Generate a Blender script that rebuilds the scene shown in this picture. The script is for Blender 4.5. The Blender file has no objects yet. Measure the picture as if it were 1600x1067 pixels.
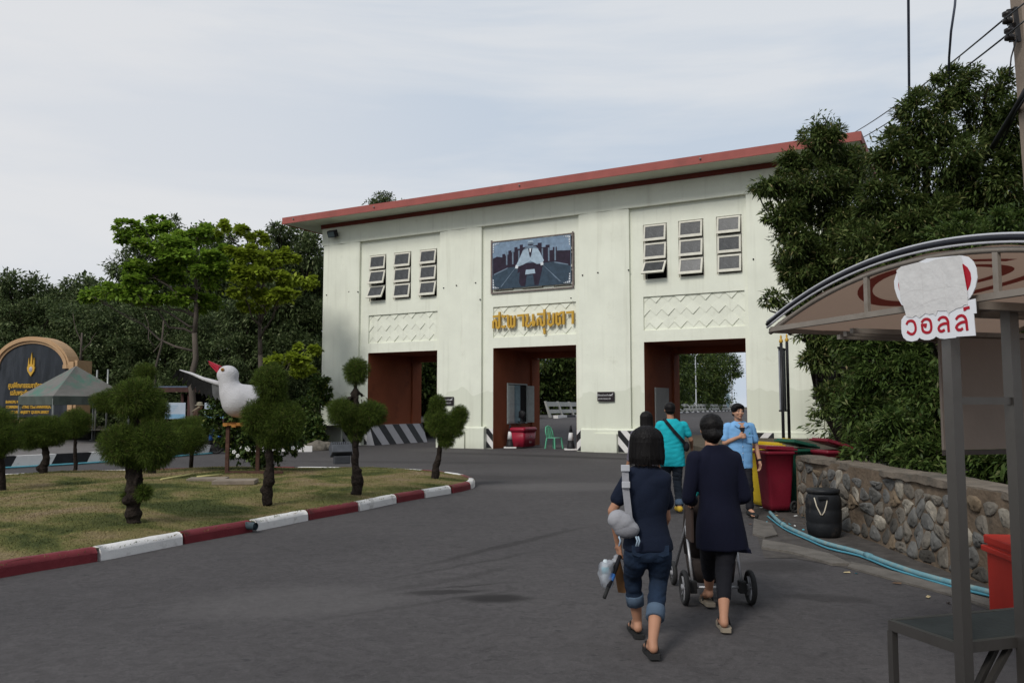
import bpy, bmesh, math, random
import numpy as np
from mathutils import Vector, Matrix, Quaternion
R = math.radians
rnd = random.Random(7)
sc = bpy.context.scene
col = sc.collection

# ---------------------------------------------------------------- camera
CAMH = 1.65; FPX = 1280.0; TILT = math.atan2(101.5, FPX)
cd = bpy.data.cameras.new('camera'); cam = bpy.data.objects.new('camera', cd); col.objects.link(cam)
cd.sensor_width = 36.0; cd.lens = 36.0 * FPX / 1600; cd.clip_end = 3000; cd.clip_start = .05
cam.location = (0, 0, CAMH); cam.rotation_euler = (math.pi / 2 + TILT, 0, 0)
sc.camera = cam
cd.dof.use_dof = False

# ---------------------------------------------------------------- sky and light
SUN_EL, SUN_AZ = 42, 215            # sun veiled by cloud, behind the camera and to its left
w = bpy.data.worlds.new("World"); sc.world = w; w.use_nodes = True
nt = w.node_tree; nt.nodes.clear()
def N(nt, t, **k):
    n = nt.nodes.new(t)
    for a, b in k.items():
        if a.startswith('i_'):
            n.inputs[int(a[2:])].default_value = b
        else: setattr(n, a, b)
    return n
L = nt.links.new
out = N(nt, 'ShaderNodeOutputWorld'); bg = N(nt, 'ShaderNodeBackground'); bg.inputs[1].default_value = .1
sky = N(nt, 'ShaderNodeTexSky', sky_type='NISHITA'); sky.sun_disc = False
sky.sun_elevation = R(SUN_EL); sky.sun_rotation = R(SUN_AZ); sky.air_density = 1.4; sky.dust_density = 3
tc = N(nt, 'ShaderNodeTexCoord')
mp = N(nt, 'ShaderNodeMapping'); mp.inputs['Scale'].default_value = (1.0, 1.6, 6.5); mp.inputs['Rotation'].default_value = (R(8), R(-14), 0)
L(tc.outputs['Generated'], mp.inputs[0])
nz = N(nt, 'ShaderNodeTexNoise'); nz.inputs['Scale'].default_value = 1.7; nz.inputs['Detail'].default_value = 7; nz.inputs['Roughness'].default_value = .55
nz.inputs['Distortion'].default_value = .3
L(mp.outputs[0], nz.inputs['Vector'])
cr = N(nt, 'ShaderNodeValToRGB')
cr.color_ramp.elements[0].position = .40; cr.color_ramp.elements[0].color = (5.7, 6.45, 7.45, 1)
cr.color_ramp.elements[1].position = .62; cr.color_ramp.elements[1].color = (7.3, 7.6, 8.0, 1)
L(nz.outputs[0], cr.inputs[0])
# brighter, warmer veil low on the left where the cloud is thin
dt = N(nt, 'ShaderNodeVectorMath', operation='DOT_PRODUCT'); dt.inputs[1].default_value = (-.62, .78, .05)
L(tc.outputs['Generated'], dt.inputs[0])
mr = N(nt, 'ShaderNodeMapRange'); mr.interpolation_type = 'SMOOTHSTEP'
mr.inputs['From Min'].default_value = .72; mr.inputs['From Max'].default_value = 1.02
mr.inputs['To Min'].default_value = 0; mr.inputs['To Max'].default_value = .7
L(dt.outputs['Value'], mr.inputs[0])
mw = N(nt, 'ShaderNodeMixRGB'); mw.inputs[2].default_value = (8.1, 8.05, 8.15, 1)
L(mr.outputs[0], mw.inputs[0]); L(cr.outputs[0], mw.inputs[1])
mx = N(nt, 'ShaderNodeMixRGB'); mx.inputs[0].default_value = .93
L(sky.outputs[0], mx.inputs[1]); L(mw.outputs[0], mx.inputs[2])
L(mx.outputs[0], bg.inputs[0]); L(bg.outputs[0], out.inputs[0])
sd = bpy.data.lights.new('sun', 'SUN'); sd.energy = 2.3; sd.angle = R(17); sd.color = (1, .965, .91)
so = bpy.data.objects.new('sun', sd); col.objects.link(so)
az = R(SUN_AZ); el = R(SUN_EL)
sdir = Vector((math.sin(az) * math.cos(el), math.cos(az) * math.cos(el), math.sin(el)))
so.rotation_euler = sdir.to_track_quat('Z', 'Y').to_euler(); so.location = (-10, -10, 20)
sc.view_settings.view_transform = 'Standard'; sc.view_settings.look = 'None'
sc.view_settings.exposure = 0; sc.view_settings.gamma = 1; sc.view_settings.use_curve_mapping = False
sc.render.engine = 'CYCLES'
sc.cycles.max_bounces = 6; sc.cycles.transparent_max_bounces = 8

# ---------------------------------------------------------------- measuring helpers (photo point -> place in the world)
_c, _s = math.cos(TILT), math.sin(TILT)
def ray(x, y):
    u = x - 800; v = 533.5 - y
    return Vector((u, FPX * _c - v * _s, FPX * _s + v * _c))
def G(x, y, z=0.0):
    r = ray(x, y); t = (z - CAMH) / r.z
    return Vector((r.x * t, r.y * t, z))
def W(x, y, Y):
    r = ray(x, y); t = Y / r.y
    return Vector((r.x * t, Y, CAMH + r.z * t))

# ---------------------------------------------------------------- materials
MATS = {}
def mat(name, c, rough=.7, var=.12, scale=4.0, bump=0.0, bscale=60.0, metal=0.0, dirt=None, spec=.22, coat=0, stretch=None, trans=0):
    if name in MATS: return MATS[name]
    m = bpy.data.materials.new(name); m.use_nodes = True; nt = m.node_tree; b = nt.nodes['Principled BSDF']
    L = nt.links.new
    b.inputs['Roughness'].default_value = rough; b.inputs['Metallic'].default_value = metal
    b.inputs['Specular IOR Level'].default_value = spec
    if coat: b.inputs['Coat Weight'].default_value = coat
    if trans: b.inputs['Transmission Weight'].default_value = trans
    tc = N(nt, 'ShaderNodeTexCoord'); src = tc.outputs['Object']
    if stretch:
        mp = N(nt, 'ShaderNodeMapping'); mp.inputs['Scale'].default_value = stretch; L(src, mp.inputs[0]); src = mp.outputs[0]
    n = N(nt, 'ShaderNodeTexNoise'); n.inputs['Scale'].default_value = scale; n.inputs['Detail'].default_value = 6; n.inputs['Roughness'].default_value = .6
    L(src, n.inputs['Vector'])
    r = N(nt, 'ShaderNodeValToRGB')
    a = tuple(max(0, v * (1 - var)) for v in c); z = tuple(min(1, v * (1 + var)) for v in c)
    r.color_ramp.elements[0].position = .3; r.color_ramp.elements[0].color = (*a, 1)
    r.color_ramp.elements[1].position = .7; r.color_ramp.elements[1].color = (*z, 1)
    L(n.outputs[0], r.inputs[0]); last = r.outputs[0]
    if dirt:      # (colour, noise scale, threshold, amount)
        dn = N(nt, 'ShaderNodeTexNoise'); dn.inputs['Scale'].default_value = dirt[1]; dn.inputs['Detail'].default_value = 8; dn.inputs['Roughness'].default_value = .7
        L(src, dn.inputs['Vector'])
        q = N(nt, 'ShaderNodeMapRange'); q.inputs['From Min'].default_value = dirt[2]; q.inputs['From Max'].default_value = dirt[2] + .12
        q.inputs['To Max'].default_value = dirt[3]
        L(dn.outputs[0], q.inputs[0])
        mm = N(nt, 'ShaderNodeMixRGB'); mm.inputs[2].default_value = (*dirt[0], 1)
        L(q.outputs[0], mm.inputs[0]); L(last, mm.inputs[1]); last = mm.outputs[0]
    L(last, b.inputs['Base Color'])
    if bump:
        bn = N(nt, 'ShaderNodeTexNoise'); bn.inputs['Scale'].default_value = bscale; bn.inputs['Detail'].default_value = 4
        L(src, bn.inputs['Vector'])
        bp = N(nt, 'ShaderNodeBump'); bp.inputs['Strength'].default_value = min(1, bump); bp.inputs['Distance'].default_value = .01 * max(1, bump)
        L(bn.outputs[0], bp.inputs['Height']); L(bp.outputs[0], b.inputs['Normal'])
    MATS[name] = m; return m

def leafmat(name, cols, rough=.55, transl=.25):
    m = bpy.data.materials.new(name); m.use_nodes = True; nt = m.node_tree; b = nt.nodes['Principled BSDF']; L = nt.links.new
    g = N(nt, 'ShaderNodeNewGeometry'); r = N(nt, 'ShaderNodeValToRGB')
    while len(r.color_ramp.elements) < len(cols): r.color_ramp.elements.new(.5)
    for i, (p, c) in enumerate(cols):
        r.color_ramp.elements[i].position = p; r.color_ramp.elements[i].color = (*c, 1)
    L(g.outputs['Random Per Island'], r.inputs[0]); L(r.outputs[0], b.inputs['Base Color'])
    b.inputs['Roughness'].default_value = rough; b.inputs['Specular IOR Level'].default_value = .16
    tr = N(nt, 'ShaderNodeBsdfTranslucent'); L(r.outputs[0], tr.inputs[0])
    ms = N(nt, 'ShaderNodeMixShader'); ms.inputs[0].default_value = transl
    L(b.outputs[0], ms.inputs[1]); L(tr.outputs[0], ms.inputs[2])
    L(ms.outputs[0], nt.nodes['Material Output'].inputs[0])
    return m

# ---------------------------------------------------------------- object helpers
def tag(o, label=None, cat=None, group=None, kind=None):
    if label: o['label'] = label
    if cat: o['category'] = cat
    if group: o['group'] = group
    if kind: o['kind'] = kind
    return o
def empty(name, loc=(0, 0, 0), rz=0, label=None, cat=None, group=None, parent=None):
    o = bpy.data.objects.new(name, None); o.empty_display_size = .1; col.objects.link(o)
    o.location = loc; o.rotation_euler = (0, 0, rz)
    if parent: o.parent = parent
    return tag(o, label, cat, group)
def copy_tree(o, parent=None):
    c = o.copy(); col.objects.link(c)
    if parent: c.parent = parent
    for ch in list(o.children): copy_tree(ch, c)
    return c

class MB:
    """collects shapes and links them as one mesh object"""
    def __init__(s): s.v = []; s.f = []; s.m = []; s.sm = []; s.T = Matrix.Identity(4); s.mi = 0; s.smooth = False
    def add(s, vs, fs, mi=None, smooth=None):
        k = len(s.v); s.v += [tuple(s.T @ Vector(p)) for p in vs]
        for f in fs: s.f.append([i + k for i in f]); s.m.append(s.mi if mi is None else mi); s.sm.append(s.smooth if smooth is None else smooth)
        return s
    def box(s, x0, y0, z0, x1, y1, z1, mi=None, bev=0.0):
        if bev > 0:
            return s._bevbox(x0, y0, z0, x1, y1, z1, mi, bev)
        vs = [(x0, y0, z0), (x1, y0, z0), (x1, y1, z0), (x0, y1, z0), (x0, y0, z1), (x1, y0, z1), (x1, y1, z1), (x0, y1, z1)]
        return s.add(vs, [(0, 3, 2, 1), (4, 5, 6, 7), (0, 1, 5, 4), (1, 2, 6, 5), (2, 3, 7, 6), (3, 0, 4, 7)], mi, False)
    def _bevbox(s, x0, y0, z0, x1, y1, z1, mi, b):
        bm = bmesh.new(); bmesh.ops.create_cube(bm, size=1)
        for v in bm.verts: v.co = Vector(((x0 + x1) / 2 + v.co.x * (x1 - x0), (y0 + y1) / 2 + v.co.y * (y1 - y0), (z0 + z1) / 2 + v.co.z * (z1 - z0)))
        bmesh.ops.bevel(bm, geom=bm.edges[:], offset=min(b, .45 * min(abs(x1 - x0), abs(y1 - y0), abs(z1 - z0))), segments=2, affect='EDGES', profile=.6)
        return s.frombm(bm, mi, False)
    def frombm(s, bm, mi=None, smooth=None):
        bm.verts.index_update(); s.add([v.co[:] for v in bm.verts], [[v.index for v in f.verts] for f in bm.faces], mi, smooth); bm.free(); return s
    def prism(s, poly, h0, h1, plane='xy', mi=None):
        """extrude a polygon; plane xy -> along z, xz -> along y, yz -> along x"""
        n = len(poly)
        P = {'xy': lambda p, h: (p[0], p[1], h), 'xz': lambda p, h: (p[0], h, p[1]), 'yz': lambda p, h: (h, p[0], p[1])}[plane]
        vs = [P(p, h0) for p in poly] + [P(p, h1) for p in poly]
        fs = [list(range(n))[::-1], list(range(n, 2 * n))] + [(i, (i + 1) % n, n + (i + 1) % n, n + i) for i in range(n)]
        return s.add(vs, fs, mi, False)
    def tube(s, pts, r, seg=8, cap=True, mi=None, smooth=True, flat=None):
        pts = [Vector(p) for p in pts]; n = len(pts)
        rs = r if isinstance(r, (list, tuple)) else [r] * n
        d0 = (pts[1] - pts[0]).normalized(); up = Vector((0, 0, 1)) if abs(d0.z) < .9 else Vector((0, 1, 0))
        a = d0.cross(up).normalized(); vs = []
        for i, p in enumerate(pts):
            d = (pts[min(i + 1, n - 1)] - pts[max(i - 1, 0)]).normalized()
            a = (a - d * a.dot(d)); a = a.normalized() if a.length > 1e-6 else d.orthogonal().normalized()
            b = d.cross(a)
            for k in range(seg):
                t = 2 * math.pi * k / seg
                vs.append(p + (a * math.cos(t) + b * math.sin(t) * (flat or 1)) * rs[i])
        fs = [(i * seg + k, i * seg + (k + 1) % seg, (i + 1) * seg + (k + 1) % seg, (i + 1) * seg + k) for i in range(n - 1) for k in range(seg)]
        if cap: fs += [tuple(range(seg))[::-1], tuple((n - 1) * seg + k for k in range(seg))]
        return s.add(vs, fs, mi, smooth)
    def bar(s, p, q, wx, wy=None, mi=None, up=(0, 0, 1)):
        """rectangular bar from p to q"""
        p, q = Vector(p), Vector(q); d = (q - p).normalized(); u = Vector(up)
        if abs(d.dot(u)) > .95: u = Vector((0, 1, 0))
        a = d.cross(u).normalized(); b = a.cross(d); wy = wy or wx
        c = [(-.5, -.5), (.5, -.5), (.5, .5), (-.5, .5)]
        vs = [e + a * (i * wx) + b * (j * wy) for e in (p, q) for i, j in c]
        return s.add(vs, [(0, 3, 2, 1), (4, 5, 6, 7), (0, 1, 5, 4), (1, 2, 6, 5), (2, 3, 7, 6), (3, 0, 4, 7)], mi, False)
    def lathe(s, prof, seg=24, c=(0, 0), mi=None, smooth=True):
        vs = [(c[0] + r * math.cos(2 * math.pi * k / seg), c[1] + r * math.sin(2 * math.pi * k / seg), z) for r, z in prof for k in range(seg)]
        n = len(prof)
        fs = [(i * seg + k, i * seg + (k + 1) % seg, (i + 1) * seg + (k + 1) % seg, (i + 1) * seg + k) for i in range(n - 1) for k in range(seg)]
        fs += [tuple(range(seg))[::-1], tuple((n - 1) * seg + k for k in range(seg))]
        return s.add(vs, fs, mi, smooth)
    def sph(s, c, r, seg=16, rot=None, mi=None):
        if not isinstance(r, (tuple, list)): r = (r, r, r)
        bm = bmesh.new(); bmesh.ops.create_uvsphere(bm, u_segments=seg, v_segments=max(6, seg * 2 // 3), radius=1)
        M = Matrix.Translation(Vector(c)) @ (rot.to_4x4() if rot else Matrix.Identity(4)) @ Matrix.Diagonal((*r, 1))
        bm.transform(M); return s.frombm(bm, mi, True)
    def loft(s, secs, seg=20, mi=None):
        """closed loft of horizontal-ish ellipses: (cx,cy,cz,rx,ry[,power])"""
        vs = []
        for q in secs:
            cx, cy, cz, rx, ry = q[:5]; pw = q[5] if len(q) > 5 else 1.0
            for k in range(seg):
                t = 2 * math.pi * k / seg; ct, st = math.cos(t), math.sin(t)
                vs.append((cx + rx * math.copysign(abs(ct) ** pw, ct), cy + ry * math.copysign(abs(st) ** pw, st), cz))
        n = len(secs)
        up = secs[-1][2] > secs[0][2]
        fs = [(i * seg + k, i * seg + (k + 1) % seg, (i + 1) * seg + (k + 1) % seg, (i + 1) * seg + k) for i in range(n - 1) for k in range(seg)]
        fs += [tuple(range(seg))[::-1], tuple((n - 1) * seg + k for k in range(seg))]
        if not up: fs = [f[::-1] for f in fs]
        return s.add(vs, fs, mi, True)
    def mesh(s, name, mats):
        m = bpy.data.meshes.new(name); m.from_pydata(s.v, [], s.f)
        for a in (mats if isinstance(mats, (list, tuple)) else [mats]): m.materials.append(a)
        m.polygons.foreach_set('material_index', s.m); m.polygons.foreach_set('use_smooth', s.sm); m.update(); return m
    def build(s, name, mats, parent=None, label=None, cat=None, group=None, kind=None, loc=None, rz=None):
        o = bpy.data.objects.new(name, s.mesh(name, mats)); col.objects.link(o)
        if parent: o.parent = parent
        if loc is not None: o.location = loc
        if rz is not None: o.rotation_euler = (0, 0, rz)
        return tag(o, label, cat, group, kind)

def remeshed(mb, name, mats, parent, voxel=.012, smooth=3, fac=.5):
    """fuse overlapping solids into one continuous skin"""
    m = mb.mesh(name, mats); o = bpy.data.objects.new(name, m); col.objects.link(o)
    md = o.modifiers.new('r', 'REMESH'); md.mode = 'VOXEL'; md.voxel_size = voxel; md.use_smooth_shade = True
    if smooth:
        sm = o.modifiers.new('s', 'SMOOTH'); sm.iterations = smooth; sm.factor = fac
    dg = bpy.context.evaluated_depsgraph_get()
    nm = bpy.data.meshes.new_from_object(o.evaluated_get(dg))
    o.modifiers.clear(); o.data = nm
    if not len(nm.materials):
        for a in (mats if isinstance(mats, (list, tuple)) else [mats]): nm.materials.append(a)
    nm.polygons.foreach_set('use_smooth', [True] * len(nm.polygons))
    if parent: o.parent = parent
    return o

def quads_mesh(name, P, material, parent=None, **kw):
    """P: (n,4,3) array -> one mesh of loose quads"""
    n = len(P); m = bpy.data.meshes.new(name)
    m.vertices.add(n * 4); m.vertices.foreach_set('co', P.reshape(-1).astype(np.float32))
    m.loops.add(n * 4); m.loops.foreach_set('vertex_index', np.arange(n * 4, dtype=np.int32))
    m.polygons.add(n); m.polygons.foreach_set('loop_start', np.arange(0, n * 4, 4, dtype=np.int32))
    m.polygons.foreach_set('loop_total', np.full(n, 4, dtype=np.int32))
    m.materials.append(material); m.update(calc_edges=True); m.validate()
    o = bpy.data.objects.new(name, m); col.objects.link(o)
    if parent: o.parent = parent
    return tag(o, **kw)

def unit(a): return a / np.maximum(np.linalg.norm(a, axis=1, keepdims=True), 1e-9)
def leaf_quads(C, D, length, width, g, flat=.6, shape=.45):
    """lance leaf quads at C growing along D"""
    n = len(C); D = unit(D)
    S = unit(np.cross(D, g.normal(size=(n, 3)) * .5 + np.array([0, 0, flat * 2])))
    l = length * g.uniform(.6, 1.25, (n, 1)); wd = width * g.uniform(.7, 1.2, (n, 1))
    mid = C + D * l * shape; droop = np.array([0, 0, -1]) * l * .12
    return np.stack([C, mid + S * wd * .5, C + D * l + droop, mid - S * wd * .5], 1)

def clump_points(clumps, n, g, sub=9, subr=.42, fill=.25):
    """leaf points in knots spread over the shell of each clump; clumps: (cx,cy,cz,rx,ry,rz[,weight])"""
    A = np.array([c[:6] for c in clumps], float)
    wt = np.array([c[3] * c[5] * (c[6] if len(c) > 6 else 1) for c in clumps]); wt /= wt.sum()
    P = []; Dd = []
    for (cx, cy, cz, rx, ry, rz), q in zip(A, wt):
        k = max(20, int(n * q)); ns = max(4, int(sub * (1 + rx)))
        d = unit(g.normal(size=(ns, 3))); rr = g.uniform(.35, .95, (ns, 1))
        sc_ = d * rr * np.array([rx, ry, rz]); idx = g.integers(0, ns, k)
        sr = subr * g.uniform(.5, 1.3, ns)[idx][:, None]
        off = unit(g.normal(size=(k, 3))) * g.uniform(0, 1, (k, 1)) ** .5 * sr * np.array([rx, ry, rz * .8])
        pt = sc_[idx] + off
        kf = int(k * fill); pt[:kf] = unit(g.normal(size=(kf, 3))) * g.uniform(.2, .95, (kf, 1)) * np.array([rx, ry, rz])
        P.append(pt + np.array([cx, cy, cz])); Dd.append(off / np.array([rx, ry, rz]) + .4 * pt / np.array([rx, ry, rz]))
    return np.concatenate(P), np.concatenate(Dd)

def foliage(name, clumps, n, length, width, material, parent, seed=1, sub=9, subr=.42, fill=.25, droop=.15, flat=.6, shape=.45):
    g = np.random.default_rng(seed)
    C, D = clump_points(clumps, n, g, sub, subr, fill)
    D = unit(D + 1e-6) + g.normal(size=D.shape) * .55 + np.array([0, 0, -droop])
    return quads_mesh(name, leaf_quads(C, D, length, width, g, flat, shape), material, parent)

def limb(mb, p, q, r0, r1, g, n=5, wob=.06):
    p, q = Vector(p), Vector(q); ln = (q - p).length; pts = []
    for i in range(n + 1):
        t = i / n; o = Vector(g.normal(size=3)) * wob * ln * (0 < i < n) * .5
        pts.append(p.lerp(q, t) + o + Vector((0, 0, -.04 * ln * math.sin(math.pi * t))))
    mb.tube(pts, [r0 + (r1 - r0) * i / n for i in range(n + 1)], seg=7)
# ================================================================ GROUND
def ellipse_mask(nt, src, cx, cy, rx, ry, rot, soft=.35, nse=None):
    mp = N(nt, 'ShaderNodeMapping'); mp.vector_type = 'TEXTURE'
    mp.inputs['Location'].default_value = (cx, cy, 0); mp.inputs['Rotation'].default_value = (0, 0, R(rot)); mp.inputs['Scale'].default_value = (rx, ry, 1)
    nt.links.new(src, mp.inputs[0])
    ln = N(nt, 'ShaderNodeVectorMath', operation='LENGTH'); nt.links.new(mp.outputs[0], ln.inputs[0])
    r = N(nt, 'ShaderNodeMapRange'); r.interpolation_type = 'SMOOTHSTEP'
    r.inputs['From Min'].default_value = 1 - soft; r.inputs['From Max'].default_value = 1
    r.inputs['To Min'].default_value = 1; r.inputs['To Max'].default_value = 0
    nt.links.new(ln.outputs['Value'], r.inputs[0]); return r.outputs[0]

def asphalt_mat():
    m = bpy.data.materials.new('asphalt'); m.use_nodes = True; nt = m.node_tree; b = nt.nodes['Principled BSDF']; L = nt.links.new
    b.inputs['Roughness'].default_value = .88; b.inputs['Specular IOR Level'].default_value = .12
    tc = N(nt, 'ShaderNodeTexCoord'); src = tc.outputs['Object']
    warp = N(nt, 'ShaderNodeTexNoise'); warp.inputs['Scale'].default_value = 1.3; warp.inputs['Detail'].default_value = 7; warp.inputs['Roughness'].default_value = .65; L(src, warp.inputs['Vector'])
    wsub = N(nt, 'ShaderNodeVectorMath', operation='SUBTRACT'); wsub.inputs[1].default_value = (.5, .5, .5); L(warp.outputs['Color'], wsub.inputs[0])
    wsc = N(nt, 'ShaderNodeVectorMath', operation='SCALE'); wsc.inputs['Scale'].default_value = 1.5; L(wsub.outputs[0], wsc.inputs[0])
    wad = N(nt, 'ShaderNodeVectorMath', operation='ADD'); L(src, wad.inputs[0]); L(wsc.outputs[0], wad.inputs[1]); ws = wad.outputs[0]
    big = N(nt, 'ShaderNodeTexNoise'); big.inputs['Scale'].default_value = .22; big.inputs['Detail'].default_value = 5; L(ws, big.inputs['Vector'])
    rr = N(nt, 'ShaderNodeValToRGB'); rr.color_ramp.elements[0].position = .3; rr.color_ramp.elements[1].position = .72
    rr.color_ramp.elements[0].color = (.056, .052, .053, 1); rr.color_ramp.elements[1].color = (.082, .076, .076, 1); L(big.outputs[0], rr.inputs[0]); last = rr.outputs[0]
    # aggregate speckle
    for sc_, lo, hi, amt, colr in ((95, .66, .72, .45, (.21, .20, .19)), (60, .68, .73, .5, (.02, .02, .02)), (330, .62, .70, .35, (.26, .25, .24)), (240, .60, .68, .45, (.03, .03, .03))):
        n = N(nt, 'ShaderNodeTexNoise'); n.inputs['Scale'].default_value = sc_; n.inputs['Detail'].default_value = 2; L(src, n.inputs['Vector'])
        q = N(nt, 'ShaderNodeMapRange'); q.inputs['From Min'].default_value = lo; q.inputs['From Max'].default_value = hi; q.inputs['To Max'].default_value = amt; L(n.outputs[0], q.inputs[0])
        mm = N(nt, 'ShaderNodeMixRGB'); mm.inputs[2].default_value = (*colr, 1); L(q.outputs[0], mm.inputs[0]); L(last, mm.inputs[1]); last = mm.outputs[0]
    # mottling the size of a hand
    n = N(nt, 'ShaderNodeTexNoise'); n.inputs['Scale'].default_value = 9; n.inputs['Detail'].default_value = 6; n.inputs['Roughness'].default_value = .7; L(ws, n.inputs['Vector'])
    q = N(nt, 'ShaderNodeMapRange'); q.inputs['From Min'].default_value = .35; q.inputs['From Max'].default_value = .65; q.inputs['To Min'].default_value = .8; q.inputs['To Max'].default_value = 1.2; L(n.outputs[0], q.inputs[0])
    mm = N(nt, 'ShaderNodeVectorMath', operation='SCALE'); L(last, mm.inputs[0]); L(q.outputs[0], mm.inputs['Scale']); last = mm.outputs[0]
    # fine cracks
    vo = N(nt, 'ShaderNodeTexVoronoi', feature='DISTANCE_TO_EDGE'); vo.inputs['Scale'].default_value = .38; L(ws, vo.inputs['Vector'])
    q = N(nt, 'ShaderNodeMapRange'); q.inputs['From Min'].default_value = .002; q.inputs['From Max'].default_value = .006; q.inputs['To Min'].default_value = .5; q.inputs['To Max'].default_value = 0; L(vo.outputs['Distance'], q.inputs[0])
    q5 = N(nt, 'ShaderNodeMath', operation='MULTIPLY'); L(q.outputs[0], q5.inputs[0]); L(big.outputs[0], q5.inputs[1])
    mm = N(nt, 'ShaderNodeMixRGB'); mm.inputs[2].default_value = (.025, .024, .024, 1); L(q5.outputs[0], mm.inputs[0]); L(last, mm.inputs[1]); last = mm.outputs[0]
    # small dark spots, bits of tar, stretched across the view
    mp = N(nt, 'ShaderNodeMapping'); mp.inputs['Scale'].default_value = (3.6, 7, 1); mp.inputs['Rotation'].default_value = (0, 0, R(-15)); L(src, mp.inputs[0])
    n = N(nt, 'ShaderNodeTexNoise'); n.inputs['Scale'].default_value = 2.2; n.inputs['Detail'].default_value = 5; n.inputs['Roughness'].default_value = .65; L(mp.outputs[0], n.inputs['Vector'])
    q = N(nt, 'ShaderNodeMapRange'); q.inputs['From Min'].default_value = .61; q.inputs['From Max'].default_value = .655; q.inputs['To Max'].default_value = .6; L(n.outputs[0], q.inputs[0])
    mm = N(nt, 'ShaderNodeMixRGB'); mm.inputs[2].default_value = (.035, .034, .036, 1); L(q.outputs[0], mm.inputs[0]); L(last, mm.inputs[1]); last = mm.outputs[0]
    wsc2 = N(nt, 'ShaderNodeVectorMath', operation='SCALE'); wsc2.inputs['Scale'].default_value = .35; L(wsub.outputs[0], wsc2.inputs[0])
    wad2 = N(nt, 'ShaderNodeVectorMath', operation='ADD'); L(src, wad2.inputs[0]); L(wsc2.outputs[0], wad2.inputs[1]); wst = wad2.outputs[0]
    # long stains: wet patch, tyre sweep, water run by the bins  (place, half size, turn, amount)
    def stains(lst, last, colr):
        for (px, py), rx, ry, rot, amt in lst:
            p = G(px, py); k = ellipse_mask(nt, wst, p.x, p.y, rx, ry, rot, .6)
            mu = N(nt, 'ShaderNodeMath', operation='MULTIPLY'); mu.inputs[1].default_value = amt; L(k, mu.inputs[0])
            mm = N(nt, 'ShaderNodeMixRGB'); mm.inputs[2].default_value = (*colr, 1); L(mu.outputs[0], mm.inputs[0]); L(last, mm.inputs[1]); last = mm.outputs[0]
        return last
    last = stains([((780, 934), .40, .20, 4, .95), ((690, 925), .5, .12, 12, .8), ((735, 914), .4, .05, 20, .6), ((800, 850), .12, 2.2, -36, .5), ((735, 880), .07, 1.5, -45, .35), ((650, 945), .06, 1.3, -55, .3),
                   ((700, 905), .12, 1.5, -45, .3), ((700, 745), 3.6, .9, -6, .3), ((640, 722), 5.0, .7, -8, .35), ((850, 712), 7, .8, -28, .45), ((1210, 885), .6, .45, 5, .55), ((1300, 935), .5, .2, -20, .5), ((930, 715), 4, .7, -28, .35)], last, (.026, .024, .024))
    last = stains([((1000, 715), 2.5, .6, -28, .2), ((900, 760), 2.5, 1.2, 10, .25), ((460, 940), 1.4, .8, 10, .2)], last, (.17, .16, .155))
    L(last, b.inputs['Base Color'])
    bn = N(nt, 'ShaderNodeTexNoise'); bn.inputs['Scale'].default_value = 190; bn.inputs['Detail'].default_value = 3; L(src, bn.inputs['Vector'])
    bp = N(nt, 'ShaderNodeBump'); bp.inputs['Strength'].default_value = .6; bp.inputs['Distance'].default_value = .006
    L(bn.outputs[0], bp.inputs['Height']); L(bp.outputs[0], b.inputs['Normal'])
    return m
ASPH = asphalt_mat()
EARTH = mat('earth', (.075, .062, .045), .95, .3, 3, .6, 40)
CONC = mat('concrete', (.24, .225, .20), .9, .18, 3, .5, 60, dirt=((.09, .085, .075), 2.2, .5, .7))
PAV = mat('paving', (.13, .12, .115), .9, .18, 5, .4, 50)
WHITEP = mat('white_kerb_paint', (.66, .64, .62), .6, .06, 6, .5, 45, dirt=((.33, .31, .29), 5, .56, .6))
REDP = mat('red_kerb_paint', (.145, .020, .026), .55, .14, 5, .5, 45, dirt=((.12, .03, .03), 6, .6, .6))
BLACKP = mat('black_paint', (.018, .018, .02), .55, .3, 5, .3, 45)

# gatehouse frame: origin at the left edge of the middle opening, s along the front, t into the building
O3 = Vector((-.745, 32.332, 0)); DS = Vector((.87494, -.48423, 0)); DT = Vector((.48423, .87494, 0)); GROT = math.atan2(DS.y, DS.x)
def S(s, t, z=0): return O3 + DS * s + DT * t + Vector((0, 0, z))
def zroad(t): # the road climbs to the bridge behind the gate
    k = min(1, max(0, (t - 6) / 20)); return .88 * k * k * (3 - 2 * k)

m = MB(); m.add([(-1500, -300, 0), (1500, -300, 0), (1500, 2500, 0), (-1500, 2500, 0)], [(0, 1, 2, 3)])
o = m.build('ground', EARTH, kind='structure'); o.location.z = -.012
# asphalt: one sheet that follows the climb
m = MB(); ts = [-45, -10, 0, 4, 6] + [6 + i for i in range(1, 21)] + [30, 45, 70, 110, 170, 260]
for i, t in enumerate(ts):
    for s in (-34, -20, -8, 4, 16, 24): m.v.append(tuple(S(s, t, zroad(t))))
for i in range(len(ts) - 1):
    for k in range(5): m.f.append([i * 6 + k, i * 6 + k + 1, i * 6 + k + 7, i * 6 + k + 6]); m.m.append(0); m.sm.append(True)
m.build('road', ASPH, kind='structure')

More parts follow.
